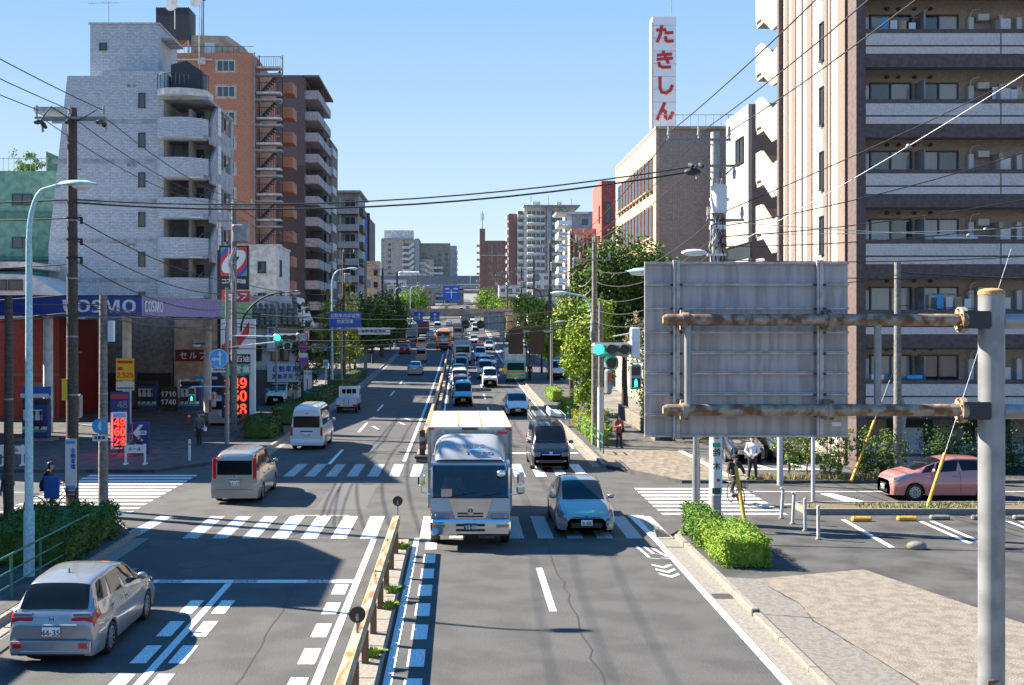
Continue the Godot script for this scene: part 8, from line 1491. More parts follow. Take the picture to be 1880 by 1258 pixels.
func make_street_bits():
	for q in [[10.1, 37.0, "at the planted strip"], [10.17, 36.0, "second from the planted strip"], [10.2, 34.8, "third from the planted strip"], [10.17, 33.4, "on a round footing at the car park edge"]]:
		var t = thing("bollard", "white car-park bollard " + q[2], "bollard", V(q[0], 0.11, q[1])); var b = MB.new(); b.cyl(Vector3(0, 0, 0), Vector3(R(-0.06, 0.06), 0.95, 0), 0.05, 0.05, 12); b.ball(Vector3(0, 0.95, 0), Vector3(0.05, 0.03, 0.05), 10, 4); put(b, "post", "pole_white", t); b = MB.new(); b.cyl(Vector3(0, -0.02, 0), Vector3(0, 0.04, 0), 0.2 if q[1] < 33 else 0.09, 0.16 if q[1] < 33 else 0.08, 14); put(b, "footing", "kerb", t)
	var k = 0
	for q in [[12.45, 36.5, "yellow"], [13.9, 36.6, "yellow"], [15.0, 36.8, "gutter"], [16.3, 36.8, "gutter"], [17.6, 36.8, "gutter"]]:
		var t = thing("wheel_stop", ["yellow concrete wheel stop in the first bay from the bollards", "yellow concrete wheel stop next to the paired bay lines", "grey concrete wheel stop right of the paired bay lines", "grey concrete wheel stop behind the sign mast", "grey concrete wheel stop in the bay beyond the sign mast"][k], "wheel stop", V(q[0], 0.11, q[1])); k += 1
		var b = MB.new(); b.cbox(Vector3(0, 0.07, 0), Vector3(0.62, 0.15, 0.18), 0.04); put(b, "block", q[2], t); b = MB.new()
		for x in [-0.2, 0.2]: b = MB.new(); b.cyl(Vector3(x, 0.14, 0), Vector3(x, 0.152, 0), 0.025, 0.025, 8); put(b, "bolt", "iron", t)
	# left: barriers, posts, railing
	for q in [[-14.2, 51.4, "white board barrier with lettering by the far left corner"], [-19.4, 51.0, "white board barrier half behind the brown pole"]]:
		var t = thing("barrier_board", q[2], "barrier", V(q[0], 0.11, q[1])); for s in [-0.42, 0.42]: pb(t, "leg", "white", Vector3(s, 0.45, 0), Vector3(0.09, 0.9, 0.09), 0.01); pb(t, "foot", "white", Vector3(s, 0.03, 0), Vector3(0.12, 0.06, 0.5))
		pb(t, "board", "white", Vector3(0, 0.68, 0.03), Vector3(0.84 if q[0] > -15 else 1.6, 0.36, 0.04)); write(t, "ルール", "black", Vector3(-0.3, 0.77, 0.055), 0.18)
	for q in [[-12.2, 53.0, "between the barrier board and the minivan"], [-16.6, 50.6, "right of the concrete pole across the side street"]]:
		var t = thing("road_post", "slim white kerb post " + q[2], "post", V(q[0], 0.1, q[1])); var b = MB.new(); b.cyl(Vector3(0, 0, 0), Vector3(0, 0.95, 0), 0.055, 0.055, 10); put(b, "post", "white", t); b = MB.new(); b.cyl(Vector3(0, 0.7, 0), Vector3(0, 0.76, 0), 0.057, 0.057, 10); put(b, "band", "galv", t)
	var rl = thing("pedestrian_railing", "green tube railing along the left pavement before the hedge", "railing", V(-10.0, 0.12, 19))
	for i in 8:
		var b = MB.new(); b.cyl(V(0, 0, i * 1.8), V(0, 1.0, i * 1.8), 0.035, 0.035, 8); put(b, "post", "green_rail", rl)
		if i < 7:
			for y in [0.98, 0.62, 0.3]: b = MB.new(); b.cyl(V(0, y, i * 1.8), V(0, y, i * 1.8 + 1.8), 0.028 if y > 0.9 else 0.02, 0.028 if y > 0.9 else 0.02, 8); put(b, "rail", "green_rail", rl)
	rl = thing("pedestrian_railing", "green and white tube railing across the left side street", "railing", V(-24, 0.12, 50.6))
	for i in 4: var b = MB.new(); b.cyl(Vector3(i * 1.6, 0, 0), Vector3(i * 1.6, 0.9, 0), 0.04, 0.04, 8); put(b, "post", "green_rail", rl)
	for y in [0.88, 0.4]: var b3 = MB.new(); b3.cyl(Vector3(0, y, 0), Vector3(4.8, y, 0), 0.035, 0.035, 8); put(b3, "rail", "white" if y > 0.5 else "green_rail", rl)
	for q in [[6.75, 55.5], [6.75, 58.5], [6.75, 61.5], [6.75, 66], [6.75, 73], [6.75, 80]]:
		rl = thing("kerb_rail", "short green rail panel in the right hedge row", "railing", V(q[0], 0.12 + gh(q[1]), q[1]), 0.0, "green rail panels along the right hedges"); for z in [0, 1.2]: pb(rl, "post", "green_rail", V(0, 0.45, z), Vector3(0.05, 0.9, 0.05))
		for y in [0.88, 0.5]: pb(rl, "rail", "green_rail", V(0, y, 0.6), Vector3(0.045, 0.045, 1.2))
	var w = thing("dark_wall", "low black stone gate pillar at the left pavement edge", "pillar", V(-13.6, 0.12, 31.5)); pb(w, "pillar", "brown_dark", Vector3(-0.9, 0.85, 0), Vector3(2.0, 1.7, 1.4), 0.03); pb(w, "cap", "kerb", Vector3(-0.9, 1.74, 0), Vector3(2.1, 0.1, 1.5), 0.02)
	var gw = thing("garden_wall", "low tan retaining wall along the right pavement under the shrubs", "wall", V(10.4, 0.1, 62)); var bw = MB.new()
	for i in 9: bw = MB.new(); bw.cbox(V(0.06 * i, 0.35, 1.0 + i * 2.0), Vector3(0.3, 0.8, 1.97), 0.03); put(bw, "block", "tan_apron", gw)
	var rk = MB.new(); rk.ball(Vector3(0, 0.08, 0), Vector3(0.3, 0.16, 0.2), 9, 6); tag(put(rk, "stone", "kerb"), "pale rounded stone lying on the car park asphalt", "stone").position = V(12.4, 0.1, 32.0)
func leaf(b: MB, p: Vector3, s: float, out: Vector3):
	var n = (out.normalized() * 0.8 + Vector3(R(-1, 1), R(-0.6, 1.2), R(-1, 1))).normalized()
	var u = n.cross(Vector3(R(-1, 1), R(-1, 1), R(-1, 1))).normalized() * s * R(0.7, 1.3); var w = n.cross(u).normalized() * s * R(0.35, 0.6)
	b.v.append_array([p - u, p + w - u * 0.1, p + u, p - u, p + u, p - w - u * 0.1])
	for i in 6: b.n.append(n); b.c.append(b.col)
func shade(c0: Color, c1: Color) -> Color:
	var c = c0.lerp(c1, rng.randf()) * R(0.75, 1.2); c.a = 1.0; return c
# crown blobs: [x, y, d, radius, y-stretch]
func tree(called, label, at: Vector3, trunk: float, r: float, blobs: Array, n: int, s: float, c0: Color, c1: Color, group := "", bare := 0):
	var t = thing(called, label, "tree", at, 0.0, group); var b = MB.new(); var top = Vector3(R(-0.1, 0.1), trunk, 0)
	b.tube([Vector3(0, -0.15, 0), Vector3(R(-0.05, 0.05), trunk * 0.5, R(-0.05, 0.05)), top], r, 9, r * 0.6); put(b, "trunk", "bark", t)
	for q in blobs:
		b = MB.new(); var e = Vector3(q[0], q[1], -q[2]); b.tube([top * 0.92, top.lerp(e, 0.5) + Vector3(R(-0.2, 0.2), R(0, 0.2), R(-0.2, 0.2)), e], r * 0.5, 6, r * 0.18)
		for k in 4 + bare: var a = Vector3(R(-1, 1), R(-0.3, 1), R(-1, 1)).normalized() * q[3] * R(0.6, 0.95); b.tube([e, e + a * 0.5 + Vector3(0, R(-0.1, 0.2), 0), e + a], r * 0.16, 4, r * 0.05)
		put(b, "limb", "bark", t)
	b = MB.new(); var tot = 0.0
	for q in blobs: tot += q[3] * q[3]
	for q in blobs:
		var m = int(n * q[3] * q[3] / tot); var ys = q[4] if q.size() > 4 else 1.0; var nc = maxi(10, m / 34)
		for k in nc:
			var d = Vector3(R(-1, 1), R(-1, 1), R(-1, 1)).normalized(); var c = Vector3(q[0], q[1], -q[2]) + Vector3(d.x, d.y * ys, d.z) * q[3] * sqrt(R(0.12, 1.15)); var cr = q[3] * R(0.16, 0.32)
			var tone = shade(c0, c1)
			for i in 34:
				var o = Vector3(R(-1, 1), R(-1, 1), R(-1, 1)); b.col = tone * R(0.8, 1.2); b.col.a = 1
				leaf(b, c + o * cr, s, d + o * 0.6)
	put(b, "crown", "leaf", t); return t
# hedge: clipped box of leaves round a twiggy core
func hedge(label, x0, x1, d0, d1, h, n, s, c0: Color, c1: Color, group := "", base := 0.1, rough := 0.07):
	var g = gh((d0 + d1) / 2) + base; var t = thing("hedge", label, "hedge", V((x0 + x1) / 2, g, (d0 + d1) / 2), 0.0, group); var w = x1 - x0; var l = d1 - d0
	var b = MB.new(); b.cbox(Vector3(0, h / 2 - 0.04, 0), Vector3(w - 0.22, h - 0.1, l - 0.22), 0.1); put(b, "inner_foliage", mat("hedge_leaf_%.3f_%.3f" % [c0.r, c1.g], c0.lerp(c1, 0.5), 0.9), t)
	b = MB.new(); var fx = l * h; var fz = w * h; var ft = w * l; var tt = fx * 2 + fz * 2 + ft
	for i in n:
		var p; var nn; var u = R(-0.5, 0.5); var v = R(0, 1); var k = R(0, tt)
		if k < ft: p = Vector3(u * w, h, (v - 0.5) * l); nn = Vector3.UP
		elif k < ft + fz * 2: var sz = 1 if k < ft + fz else -1; p = Vector3(u * w, v * h, sz * l / 2); nn = Vector3(0, 0, sz)
		else: var sx = 1 if k < ft + fz * 2 + fx else -1; p = Vector3(sx * w / 2, v * h, u * l); nn = Vector3(sx, 0, 0)
		var bump = sin(p.x * 7.1 + p.z * 3.3) * sin(p.z * 5.7 + p.y * 6.1) * rough
		p -= nn * (R(0.0, 0.16) - bump); p.y = maxf(p.y, 0.04)
		var ed = Vector3(w / 2 - absf(p.x), 9.0, l / 2 - absf(p.z)); if p.y > h - 0.12 and minf(ed.x, ed.z) < 0.12: p.y -= R(0, 0.1)
		if rng.randf() < 0.06: p += nn * R(0.02, 0.1)
		b.col = shade(c0, c1) if rng.randf() > 0.05 else shade(Color(0.16, 0.1, 0.04), Color(0.25, 0.2, 0.06))
		leaf(b, p, s * R(0.6, 1.35), nn + Vector3(0, 0.4, 0))
	put(b, "foliage", "leaf", t); return t
func make_plants():
	mat("bark", Color(0.12, 0.09, 0.065), 0.95, 0, "bark", 1.5);
	var G0 = Color(0.1, 0.2, 0.018); var G1 = Color(0.22, 0.32, 0.04); var D0 = Color(0.028, 0.06, 0.014); var D1 = Color(0.06, 0.11, 0.025); var Y0 = Color(0.17, 0.26, 0.03); var Y1 = Color(0.3, 0.36, 0.05)
	hedge("bright clipped hedge block with a yellow guy sleeve rising from it", 6.55, 7.8, 29.4, 32.4, 0.82, 9000, 0.038, G0, G1); hedge("darker leafy hedge block against the lettered utility pole", 6.5, 7.2, 32.2, 34.6, 0.92, 5000, 0.042, Color(0.05, 0.13, 0.015), Color(0.12, 0.22, 0.03), "", 0.1, 0.12)
	hedge("wide dark hedge at the left corner behind the green railing", -12.4, -9.85, 29.6, 34.2, 0.95, 13000, 0.045, Color(0.035, 0.08, 0.012), Color(0.09, 0.15, 0.025), "", 0.12, 0.14)
	var k = 0
	for q in [[6.75, 7.6, 59.4, 63], [6.75, 7.6, 64, 67.5], [6.75, 7.6, 69, 72], [6.9, 7.8, 78, 82], [6.9, 7.9, 90, 96]]:
		hedge(["low bright hedge nearest the white-sleeved pole", "low bright hedge behind the white-sleeved pole", "reddish-tipped hedge between the right posts", "small clipped hedge before the street lamp post", "clipped hedge blocks next to the green lorry"][k], q[0], q[1], q[2], q[3], 0.95, 2600, 0.05, G0 if k != 2 else Color(0.18, 0.09, 0.03), G1, "", 0.12, 0.12); k += 1
	k = 0
	for q in [[-11.6, -9.9, 62.5, 66], [-11.4, -9.9, 71, 78], [-11.4, -9.9, 84, 96], [-11.4, -9.9, 100, 125]]:
		hedge(["dark hedge at the foot of the signal post", "dark hedge beside the white van", "dark hedge beside the micro pickup", "long dark hedge under the left trees"][k], q[0], q[1], q[2], q[3], 1.1, 3000, 0.07, D0, D1, "", 0.12, 0.15); k += 1
	tree("street_tree", "yellow-green leafy tree beside the right hedges and lamp post", V(7.5, 0.1, 68), 2.2, 0.09, [[0, 5.8, 0, 1.25, 1.3], [-0.5, 4.2, 0, 1.15], [0.5, 3.2, 0, 1.0], [-0.2, 2.3, 0.3, 0.8], [0.6, 6.9, 0.4, 0.8]], 10500, 0.1, Y0, Y1, "", 3)
	tree("street_tree", "slimmer yellow-green tree behind the first one on the right", V(8.0, 0.2, 80), 2.4, 0.08, [[-0.4, 6.4, 0, 1.3, 1.2], [0.3, 4.6, 0, 1.1], [-0.3, 3.2, 0, 0.8]], 7000, 0.11, Y0, Y1, "", 3)
	tree("street_tree", "yellow-green tree beyond the green lorry", V(7.2, 0.7, 122), 3.0, 0.1, [[0, 6.4, 0, 1.7, 1.3], [0.9, 4.6, 0, 1.3], [-0.9, 7.6, 0, 1.1], [1.4, 7.0, 0, 1.2]], 7500, 0.15, Y0, Y1)
	tree("broadleaf_tree", "large dark evergreen tree in front of the beige office", V(11.2, 0.3, 80), 4.5, 0.25, [[-0.6, 9.4, 0, 2.5], [1.4, 9.0, 0.5, 2.3], [-1.8, 7.2, 0, 2.0], [0.4, 6.6, 0, 2.2], [2.2, 7.0, 0, 1.8], [-2.4, 8.6, 0.5, 1.4]], 24000, 0.15, Color(0.04, 0.085, 0.018), Color(0.11, 0.17, 0.04))
	tree("broadleaf_tree", "dark bushy tree with bare twigs beside the big sign board", V(11.6, 0.1, 64), 2.5, 0.16, [[-0.2, 4.6, 0, 1.9], [0.6, 2.8, 0, 1.8], [-0.6, 2.0, 0.6, 1.3], [0.8, 5.8, 0, 1.2]], 11000, 0.1, Color(0.03, 0.055, 0.012), Color(0.06, 0.08, 0.02), "", 14)
	tree("broadleaf_tree", "pale shrubby tree with dry flower heads beside the dark bush", V(10.9, 0.1, 70), 2.5, 0.1, [[0, 6.0, 0, 0.9], [-0.6, 5.2, 0, 0.6]], 1200, 0.09, Color(0.25, 0.2, 0.13), Color(0.36, 0.3, 0.2), "", 10)
	k = 0
	for q in [[-11.6, 104, 9.6, 1.0], [-10.9, 116, 10.4, 1.15]]:
		tree("street_tree", ["tall spire-shaped yellowing tree left of the blue overhead sign", "second spire-shaped yellowing tree behind the blue overhead sign"][k], V(q[0], gh(q[1]), q[1]), 2.5, 0.12, [[0, 3.2, 0, q[3] * 1.3], [0, 5.2, 0, q[3] * 1.2], [0, 7.0, 0, q[3]], [0, q[2] - 1.2, 0, q[3] * 0.6, 1.6]], 4500, 0.11, Color(0.1, 0.15, 0.025), Color(0.26, 0.27, 0.05)); k += 1
	tree("cypress_tree", "dark narrow evergreen beside the no-parking signs", V(-12.6, gh(94), 94), 1.5, 0.12, [[0, 2.2, 0, 1.3], [0, 4.0, 0, 1.2], [0, 5.8, 0, 0.9], [0, 7.2, 0, 0.6, 1.6]], 4000, 0.1, D0, D1)
	k = 0
	for q in [[-12.0, 134, 8.2, 2.4], [-11.2, 150, 8.6, 2.6], [-11.4, 168, 8.0, 2.3], [-11.2, 188, 8.4, 2.6], [-13.0, 205, 9, 2.8], [-12, 262, 9, 2.6], [-11, 300, 9, 3], [9.5, 250, 7, 2.4], [7.0, 310, 9, 3.0], [9.0, 300, 7, 2.6], [10.5, 140, 7, 1.8]]:
		tree("roadside_tree", ["round dark tree next past the spire-shaped trees", "second round dark tree past the spire-shaped trees", "round dark tree before the footbridge stairs", "round dark tree at the left footbridge stairs", "dark tree behind the footbridge stairs", "green tree left of the far guide panel", "farther green tree left of the far guide panel", "low green tree right of the footbridge", "light green tree where the far street climbs on the right", "second light green tree on the right climb", "small green tree by the large dark sign backs"][k], V(q[0], gh(q[1]), q[1]), 3.0, 0.16, [[0, q[2] - 2.2, 0, q[3]], [1.2, q[2] - 3.6, 0, q[3] * 0.8], [-1.2, q[2] - 3.9, 0, q[3] * 0.8], [0.3, q[2] - 4.6, 1.0, q[3] * 0.8]], 6500, 0.19, Color(0.035, 0.075, 0.016) if k < 5 else G0, D1 if k < 5 else G1); k += 1
	# shrubs before the condominium
	k = 0
	for q in [[16.9, 47.2, 1.9, 0.95], [20.1, 48.6, 2.0, 1.1], [22.3, 48.6, 2.0, 1.1], [24.6, 48.6, 1.9, 1.1]]:
		tree("shrub", ["rounded leafy shrub at the condominium corner", "dark shrub left of the leaning pole's sign", "dark shrub between the ground-floor windows", "dark shrub behind the sign mast"][k], V(q[0], 0.1, q[1]), 0.5, 0.07, [[0, q[2] - 0.8, 0, q[3], 1.1], [0.3, 0.7, 0, q[3] * 0.8], [-0.3, 0.6, 0.2, q[3] * 0.8]], 3200, 0.06, D0 if k else Color(0.04, 0.08, 0.015), D1 if k else Color(0.13, 0.17, 0.04)); k += 1
	k = 0
	for q in [[13.3, 47.6, 2.2], [14.2, 48.2, 2.6], [15.2, 47.4, 2.4], [14.7, 46.9, 1.1], [13.8, 49.2, 2.0]]:
		tree("sapling", ["thin staked sapling by the pale pole", "taller staked sapling in the bed of the striped wall", "sapling with white blooms near the rounded shrub", "low leafy bush under the saplings", "loose sapling behind the bay lines"][k], V(q[0], 0.1, q[1]), q[2] * 0.5, 0.035, [[0, q[2] * 0.8, 0, 0.55], [0.35, q[2] * 0.55, 0, 0.45], [-0.35, q[2] * 0.62, 0, 0.4], [0.1, q[2] * 0.3, 0, 0.4]], 1100, 0.055, G0, Color(0.25, 0.28, 0.12), "", 3); k += 1
	for q in [[-30.5, 90, 18.6]]: tree("roof_plant", "small green shrub on the roof of the green office", V(q[0] - 3.6, q[2] - 0.8, q[1] + 2), 0.5, 0.05, [[0, 1.0, 0, 1.1], [1.0, 0.8, 0, 0.8]], 900, 0.12, G0, G1)
	for i in 8:
		var p = [[7.0, 62.5, 1.6], [10.9, 64, 1.4], [11.1, 67, 1.5], [11.3, 70, 1.5], [11.5, 73, 1.6], [10.9, 61.6, 1.1], [14.0, 57.5, 1.4], [12.0, 60.5, 1.4]][i]
		tree("shrub", "leafy shrub over the low tan retaining wall", V(p[0] + 0.3, 0.3, p[1]), 0.4, 0.04, [[0, p[2] * 0.6, 0, 0.8], [0.3, p[2] * 0.4, 0, 0.6]], 900, 0.07, Color(0.06, 0.1, 0.02), Y1, "shrubs over the tan retaining wall")
	var b = MB.new()
	for i in 2600:
		var p = V(R(11.5, 25.5), 0.17, R(38.6, 39.8)); var patch = sin(p.x * 0.9) + sin(p.x * 2.3 + 1.0)
		if patch < R(-1.2, 0.6): continue
		b.col = shade(Color(0.16, 0.2, 0.05), Color(0.3, 0.27, 0.12)); var a = R(0, TAU); var u = Vector3(cos(a), 0, sin(a)) * 0.02; b.flat(p - u, p + u, p + Vector3(R(-0.04, 0.04), R(0.05, 0.13), R(-0.04, 0.04)))
	var gs = put(b, "grass", "leaf"); tag(gs, "patchy short grass on the planted strip of the car park", "grass"); gs.set_meta("kind", "stuff")
	b = MB.new()
	for i in 1500:
		var p = V(R(11.5, 17), 0.1, R(46.4, 46.9)); b.col = shade(Color(0.2, 0.17, 0.08), Color(0.34, 0.28, 0.14)); var a = R(0, TAU); var u = Vector3(cos(a), 0, sin(a)) * 0.02; b.flat(p - u, p + u, p + Vector3(R(-0.1, 0.1), R(0.08, 0.3), R(-0.1, 0.1)))
	gs = put(b, "dry_grass", "leaf"); tag(gs, "dry grass verge along the kerb before the striped wall", "grass"); gs.set_meta("kind", "stuff")

# ---- figures: distance field over tapered bones, meshed as surface nets
func field_mesh(b: MB, bones: Array, cell: float, grow := 0.0, k := 0.035):
	var lo = Vector3.ONE * 99; var hi = -lo
	for q in bones:
		for i in 2:
			var r = q[2 + i] + grow + cell * 3; lo = lo.min(q[i] - Vector3.ONE * r); hi = hi.max(q[i] + Vector3.ONE * r)
	var nx = int((hi.x - lo.x) / cell) + 2; var ny = int((hi.y - lo.y) / cell) + 2; var nz = int((hi.z - lo.z) / cell) + 2
	var f := PackedFloat32Array(); f.resize(nx * ny * nz); f.fill(1.0)
	for q in bones:
		var a: Vector3 = q[0]; var c: Vector3 = q[1]; var r0: float = q[2] + grow; var r1: float = q[3] + grow; var ac = c - a; var l2 = maxf(ac.length_squared(), 1e-6); var m = maxf(r0, r1) + cell * 2.5 + k
		var i0 = ((a.min(c) - Vector3.ONE * m - lo) / cell).floor(); var i1 = ((a.max(c) + Vector3.ONE * m - lo) / cell).ceil()
		for z in range(maxi(0, int(i0.z)), mini(nz, int(i1.z))):
			for y in range(maxi(0, int(i0.y)), mini(ny, int(i1.y))):
				var id = (z * ny + y) * nx
				for x in range(maxi(0, int(i0.x)), mini(nx, int(i1.x))):
					var p = lo + Vector3(x, y, z) * cell; var t = clampf((p - a).dot(ac) / l2, 0.0, 1.0); var d = (p - a - ac * t).length() - lerpf(r0, r1, t); var o = f[id + x]; var h = maxf(k - absf(o - d), 0.0) / k
					f[id + x] = minf(o, d) - h * h * k * 0.25
	var ids := {}; var vs = []; var ns = []
	for z in nz - 1:
		for y in ny - 1:
			for x in nx - 1:
				var i = (z * ny + y) * nx + x
				var v000 = f[i]; var v100 = f[i + 1]; var v010 = f[i + nx]; var v110 = f[i + nx + 1]; var j = i + nx * ny; var v001 = f[j]; var v101 = f[j + 1]; var v011 = f[j + nx]; var v111 = f[j + nx + 1]
				var mn = minf(minf(minf(v000, v100), minf(v010, v110)), minf(minf(v001, v101), minf(v011, v111))); var mx = maxf(maxf(maxf(v000, v100), maxf(v010, v110)), maxf(maxf(v001, v101), maxf(v011, v111)))
				if mn >= 0.0 or mx < 0.0: continue
				var s = Vector3.ZERO; var n = 0
				for e in [[v000, v100, Vector3(0, 0, 0), Vector3(1, 0, 0)], [v010, v110, Vector3(0, 1, 0), Vector3(1, 0, 0)], [v001, v101, Vector3(0, 0, 1), Vector3(1, 0, 0)], [v011, v111, Vector3(0, 1, 1), Vector3(1, 0, 0)], [v000, v010, Vector3(0, 0, 0), Vector3(0, 1, 0)], [v100, v110, Vector3(1, 0, 0), Vector3(0, 1, 0)], [v001, v011, Vector3(0, 0, 1), Vector3(0, 1, 0)], [v101, v111, Vector3(1, 0, 1), Vector3(0, 1, 0)], [v000, v001, Vector3(0, 0, 0), Vector3(0, 0, 1)], [v100, v101, Vector3(1, 0, 0), Vector3(0, 0, 1)], [v010, v011, Vector3(0, 1, 0), Vector3(0, 0, 1)], [v110, v111, Vector3(1, 1, 0), Vector3(0, 0, 1)]]:
					if (e[0] < 0.0) != (e[1] < 0.0): s += e[2] + e[3] * (e[0] / (e[0] - e[1])); n += 1
				ids[i] = vs.size(); vs.append(lo + (Vector3(x, y, z) + s / n) * cell)
				ns.append(Vector3(v100 + v110 + v101 + v111 - v000 - v010 - v001 - v011, v010 + v110 + v011 + v111 - v000 - v100 - v001 - v101, v001 + v101 + v011 + v111 - v000 - v100 - v010 - v110).normalized())
	var sx = 1; var sy = nx; var sz = nx * ny
	for i in ids:
		for ax in [[sx, sy, sz], [sy, sz, sx], [sz, sx, sy]]:
			if i + ax[0] >= f.size() or (f[i] < 0.0) == (f[i + ax[0]] < 0.0): continue
			var c = [i, i - ax[1], i - ax[1] - ax[2], i - ax[2]]
			if not (ids.has(c[1]) and ids.has(c[2]) and ids.has(c[3])): continue
			var q = [ids[c[0]], ids[c[1]], ids[c[2]], ids[c[3]]]
			if f[i] >= 0.0: q.reverse()
			b.tri(vs[q[0]], vs[q[1]], vs[q[2]], ns[q[0]], ns[q[1]], ns[q[2]]); b.tri(vs[q[0]], vs[q[2]], vs[q[3]], ns[q[0]], ns[q[2]], ns[q[3]])
# pose: joints for a 1.70 m figure facing +z; w: [skin, top, legs, shoes, hair] materials; hair "long", "short" or "cap"
func person(label, at: Vector3, turn: float, size: float, J: Dictionary, w: Array, hair := "short", sleeves := true, group := ""):
	var t = thing("person", label, "person", at, turn, group); t.scale = Vector3.ONE * size
	var P = {hip = Vector3(0, 0.93, 0), chest = Vector3(0, 1.28, 0.0), neck = Vector3(0, 1.45, -0.01), head = Vector3(0, 1.59, 0.02)}
	P.merge(J, true)
	for s in ["l", "r"]:
		var sx = 1.0 if s == "l" else -1.0
		for d in [["sh", Vector3(0.17, 1.38, 0)], ["el", Vector3(0.23, 1.11, -0.02)], ["wr", Vector3(0.22, 0.87, 0.06)], ["th", Vector3(0.085, 0.9, 0)], ["kn", Vector3(0.095, 0.5, 0.02)], ["an", Vector3(0.1, 0.08, 0)], ["to", Vector3(0.12, 0.03, 0.15)]]:
			if not P.has(d[0] + s): P[d[0] + s] = Vector3(d[1].x * sx, d[1].y, d[1].z)
	var b = MB.new(); var H: Vector3 = P.head
	var core = [[P.hip + Vector3(-0.06, 0, 0), P.hip + Vector3(0.06, 0, 0), 0.105, 0.105], [P.hip, P.chest, 0.105, 0.11], [P.chest + Vector3(-0.075, 0.02, 0), P.chest + Vector3(0.075, 0.02, 0), 0.1, 0.1], [P.shl, P.shr, 0.06, 0.06], [P.neck - Vector3(0, 0.06, 0), P.head - Vector3(0, 0.04, 0.01), 0.052, 0.05]]
	var arms = []; var legs = []; var fore = []
	for s in ["l", "r"]:
		arms.append([P["sh" + s], P["el" + s], 0.052, 0.04]); fore.append([P["el" + s], P["wr" + s], 0.04, 0.028]); legs.append([P["th" + s], P["kn" + s], 0.085, 0.056]); legs.append([P["kn" + s], P["an" + s], 0.054, 0.036])
	field_mesh(b, core + arms + fore + legs, 0.022, -0.008)
	# head: skull, jaw, nose, ears
	var F: Vector3 = P.get("face", Vector3(0, 0, 1)); var side = Vector3.UP.cross(F).normalized()
	field_mesh(b, [[H + Vector3(0, 0.03, 0) - F * 0.015, H + Vector3(0, 0.03, 0) + F * 0.01, 0.085, 0.08], [H + Vector3(0, -0.06, 0) + F * 0.03, H + Vector3(0, -0.02, 0) + F * 0.02, 0.05, 0.065], [H + F * 0.09 + Vector3(0, 0.01, 0), H + F * 0.105 + Vector3(0, -0.02, 0), 0.01, 0.014], [H + side * 0.085, H + side * 0.088 - Vector3(0, 0.025, 0), 0.016, 0.012], [H - side * 0.085, H - side * 0.088 - Vector3(0, 0.025, 0), 0.016, 0.012], [H - Vector3(0, 0.1, 0), H, 0.045, 0.05]], 0.0115, 0.0, 0.02)
	for s in ["l", "r"]: # hands: palm, four fingers and a thumb
		var wr: Vector3 = P["wr" + s]; var d = (wr - P["el" + s]).normalized(); var sx = 1.0 if s == "l" else -1.0; var ac = d.cross(Vector3(sx, 0.1, 0.2)).normalized(); var cu = d.cross(ac).normalized()
		b.tube([wr, wr + d * 0.04, wr + d * 0.085], 0.032, 8, 0.034)
		for i in 4:
			var o = wr + d * 0.08 + ac * (i - 1.5) * 0.019; var l = [0.062, 0.074, 0.07, 0.054][i]; b.tube([o, o + d * l * 0.5 + cu * 0.008, o + d * l * 0.8 + cu * 0.03, o + d * l * 0.85 + cu * 0.05], 0.0095, 6, 0.007)
		var o2 = wr + d * 0.03 + ac * 0.03; b.tube([o2, o2 + d * 0.03 + ac * 0.025, o2 + d * 0.06 + ac * 0.03 + cu * 0.015], 0.011, 6, 0.008)
	put(b, "body", w[0], t)
	b = MB.new()
	for sx in [-1, 1]: b.ball(H + F * 0.088 + side * 0.032 * sx + Vector3(0, 0.022, 0), Vector3(0.012, 0.008, 0.012), 8, 5)
	put(b, "eyes", "black", t); b = MB.new(); b.box(H + F * 0.093 + Vector3(0, -0.055, 0), Vector3(0.045, 0.008, 0.014)); put(b, "mouth", "lips", t)
	b = MB.new(); field_mesh(b, [core[1], core[2], core[3], [P.hip, P.hip + Vector3(0, 0.05, 0), 0.125, 0.115]] + arms + (fore if sleeves else []), 0.022, 0.014); put(b, "top", w[1], t)
	b = MB.new(); field_mesh(b, [core[0]] + legs, 0.022, 0.014); put(b, "trousers", w[2], t)
	for s in ["l", "r"]:
		b = MB.new(); field_mesh(b, [[P["an" + s] - Vector3(0, 0.03, 0), P["to" + s], 0.044, 0.036], [P["an" + s] - Vector3(0, 0.04, 0) - (P["to" + s] - P["an" + s]) * 0.25, P["an" + s], 0.036, 0.04]], 0.016, 0.004); put(b, "shoe", w[3], t)
	b = MB.new(); var hb = [[H + Vector3(0, 0.055, 0) - F * 0.03, H + Vector3(0, 0.065, 0) + F * 0.015, 0.085, 0.075], [H - F * 0.04 + Vector3(0, 0.0, 0), H - F * 0.045 - Vector3(0, 0.05, 0), 0.075, 0.055]]
	if hair == "long": hb += [[H - F * 0.03 + side * 0.06, H - F * 0.02 + side * 0.085 - Vector3(0, 0.22, 0), 0.05, 0.035], [H - F * 0.03 - side * 0.06, H - F * 0.02 - side * 0.085 - Vector3(0, 0.22, 0), 0.05, 0.035], [H - F * 0.06, H - F * 0.07 - Vector3(0, 0.24, 0), 0.06, 0.05]]
	field_mesh(b, hb, 0.014, 0.006, 0.02); put(b, "hair", w[4], t)
	if hair == "cap": b = MB.new(); b.ball(H + Vector3(0, 0.06, 0), Vector3(0.108, 0.085, 0.112), 14, 8); b.cyl(H + Vector3(0, 0.055, 0), H + Vector3(0, 0.07, 0), 0.17, 0.12, 18); put(b, "hat", w[1], t)
	return t
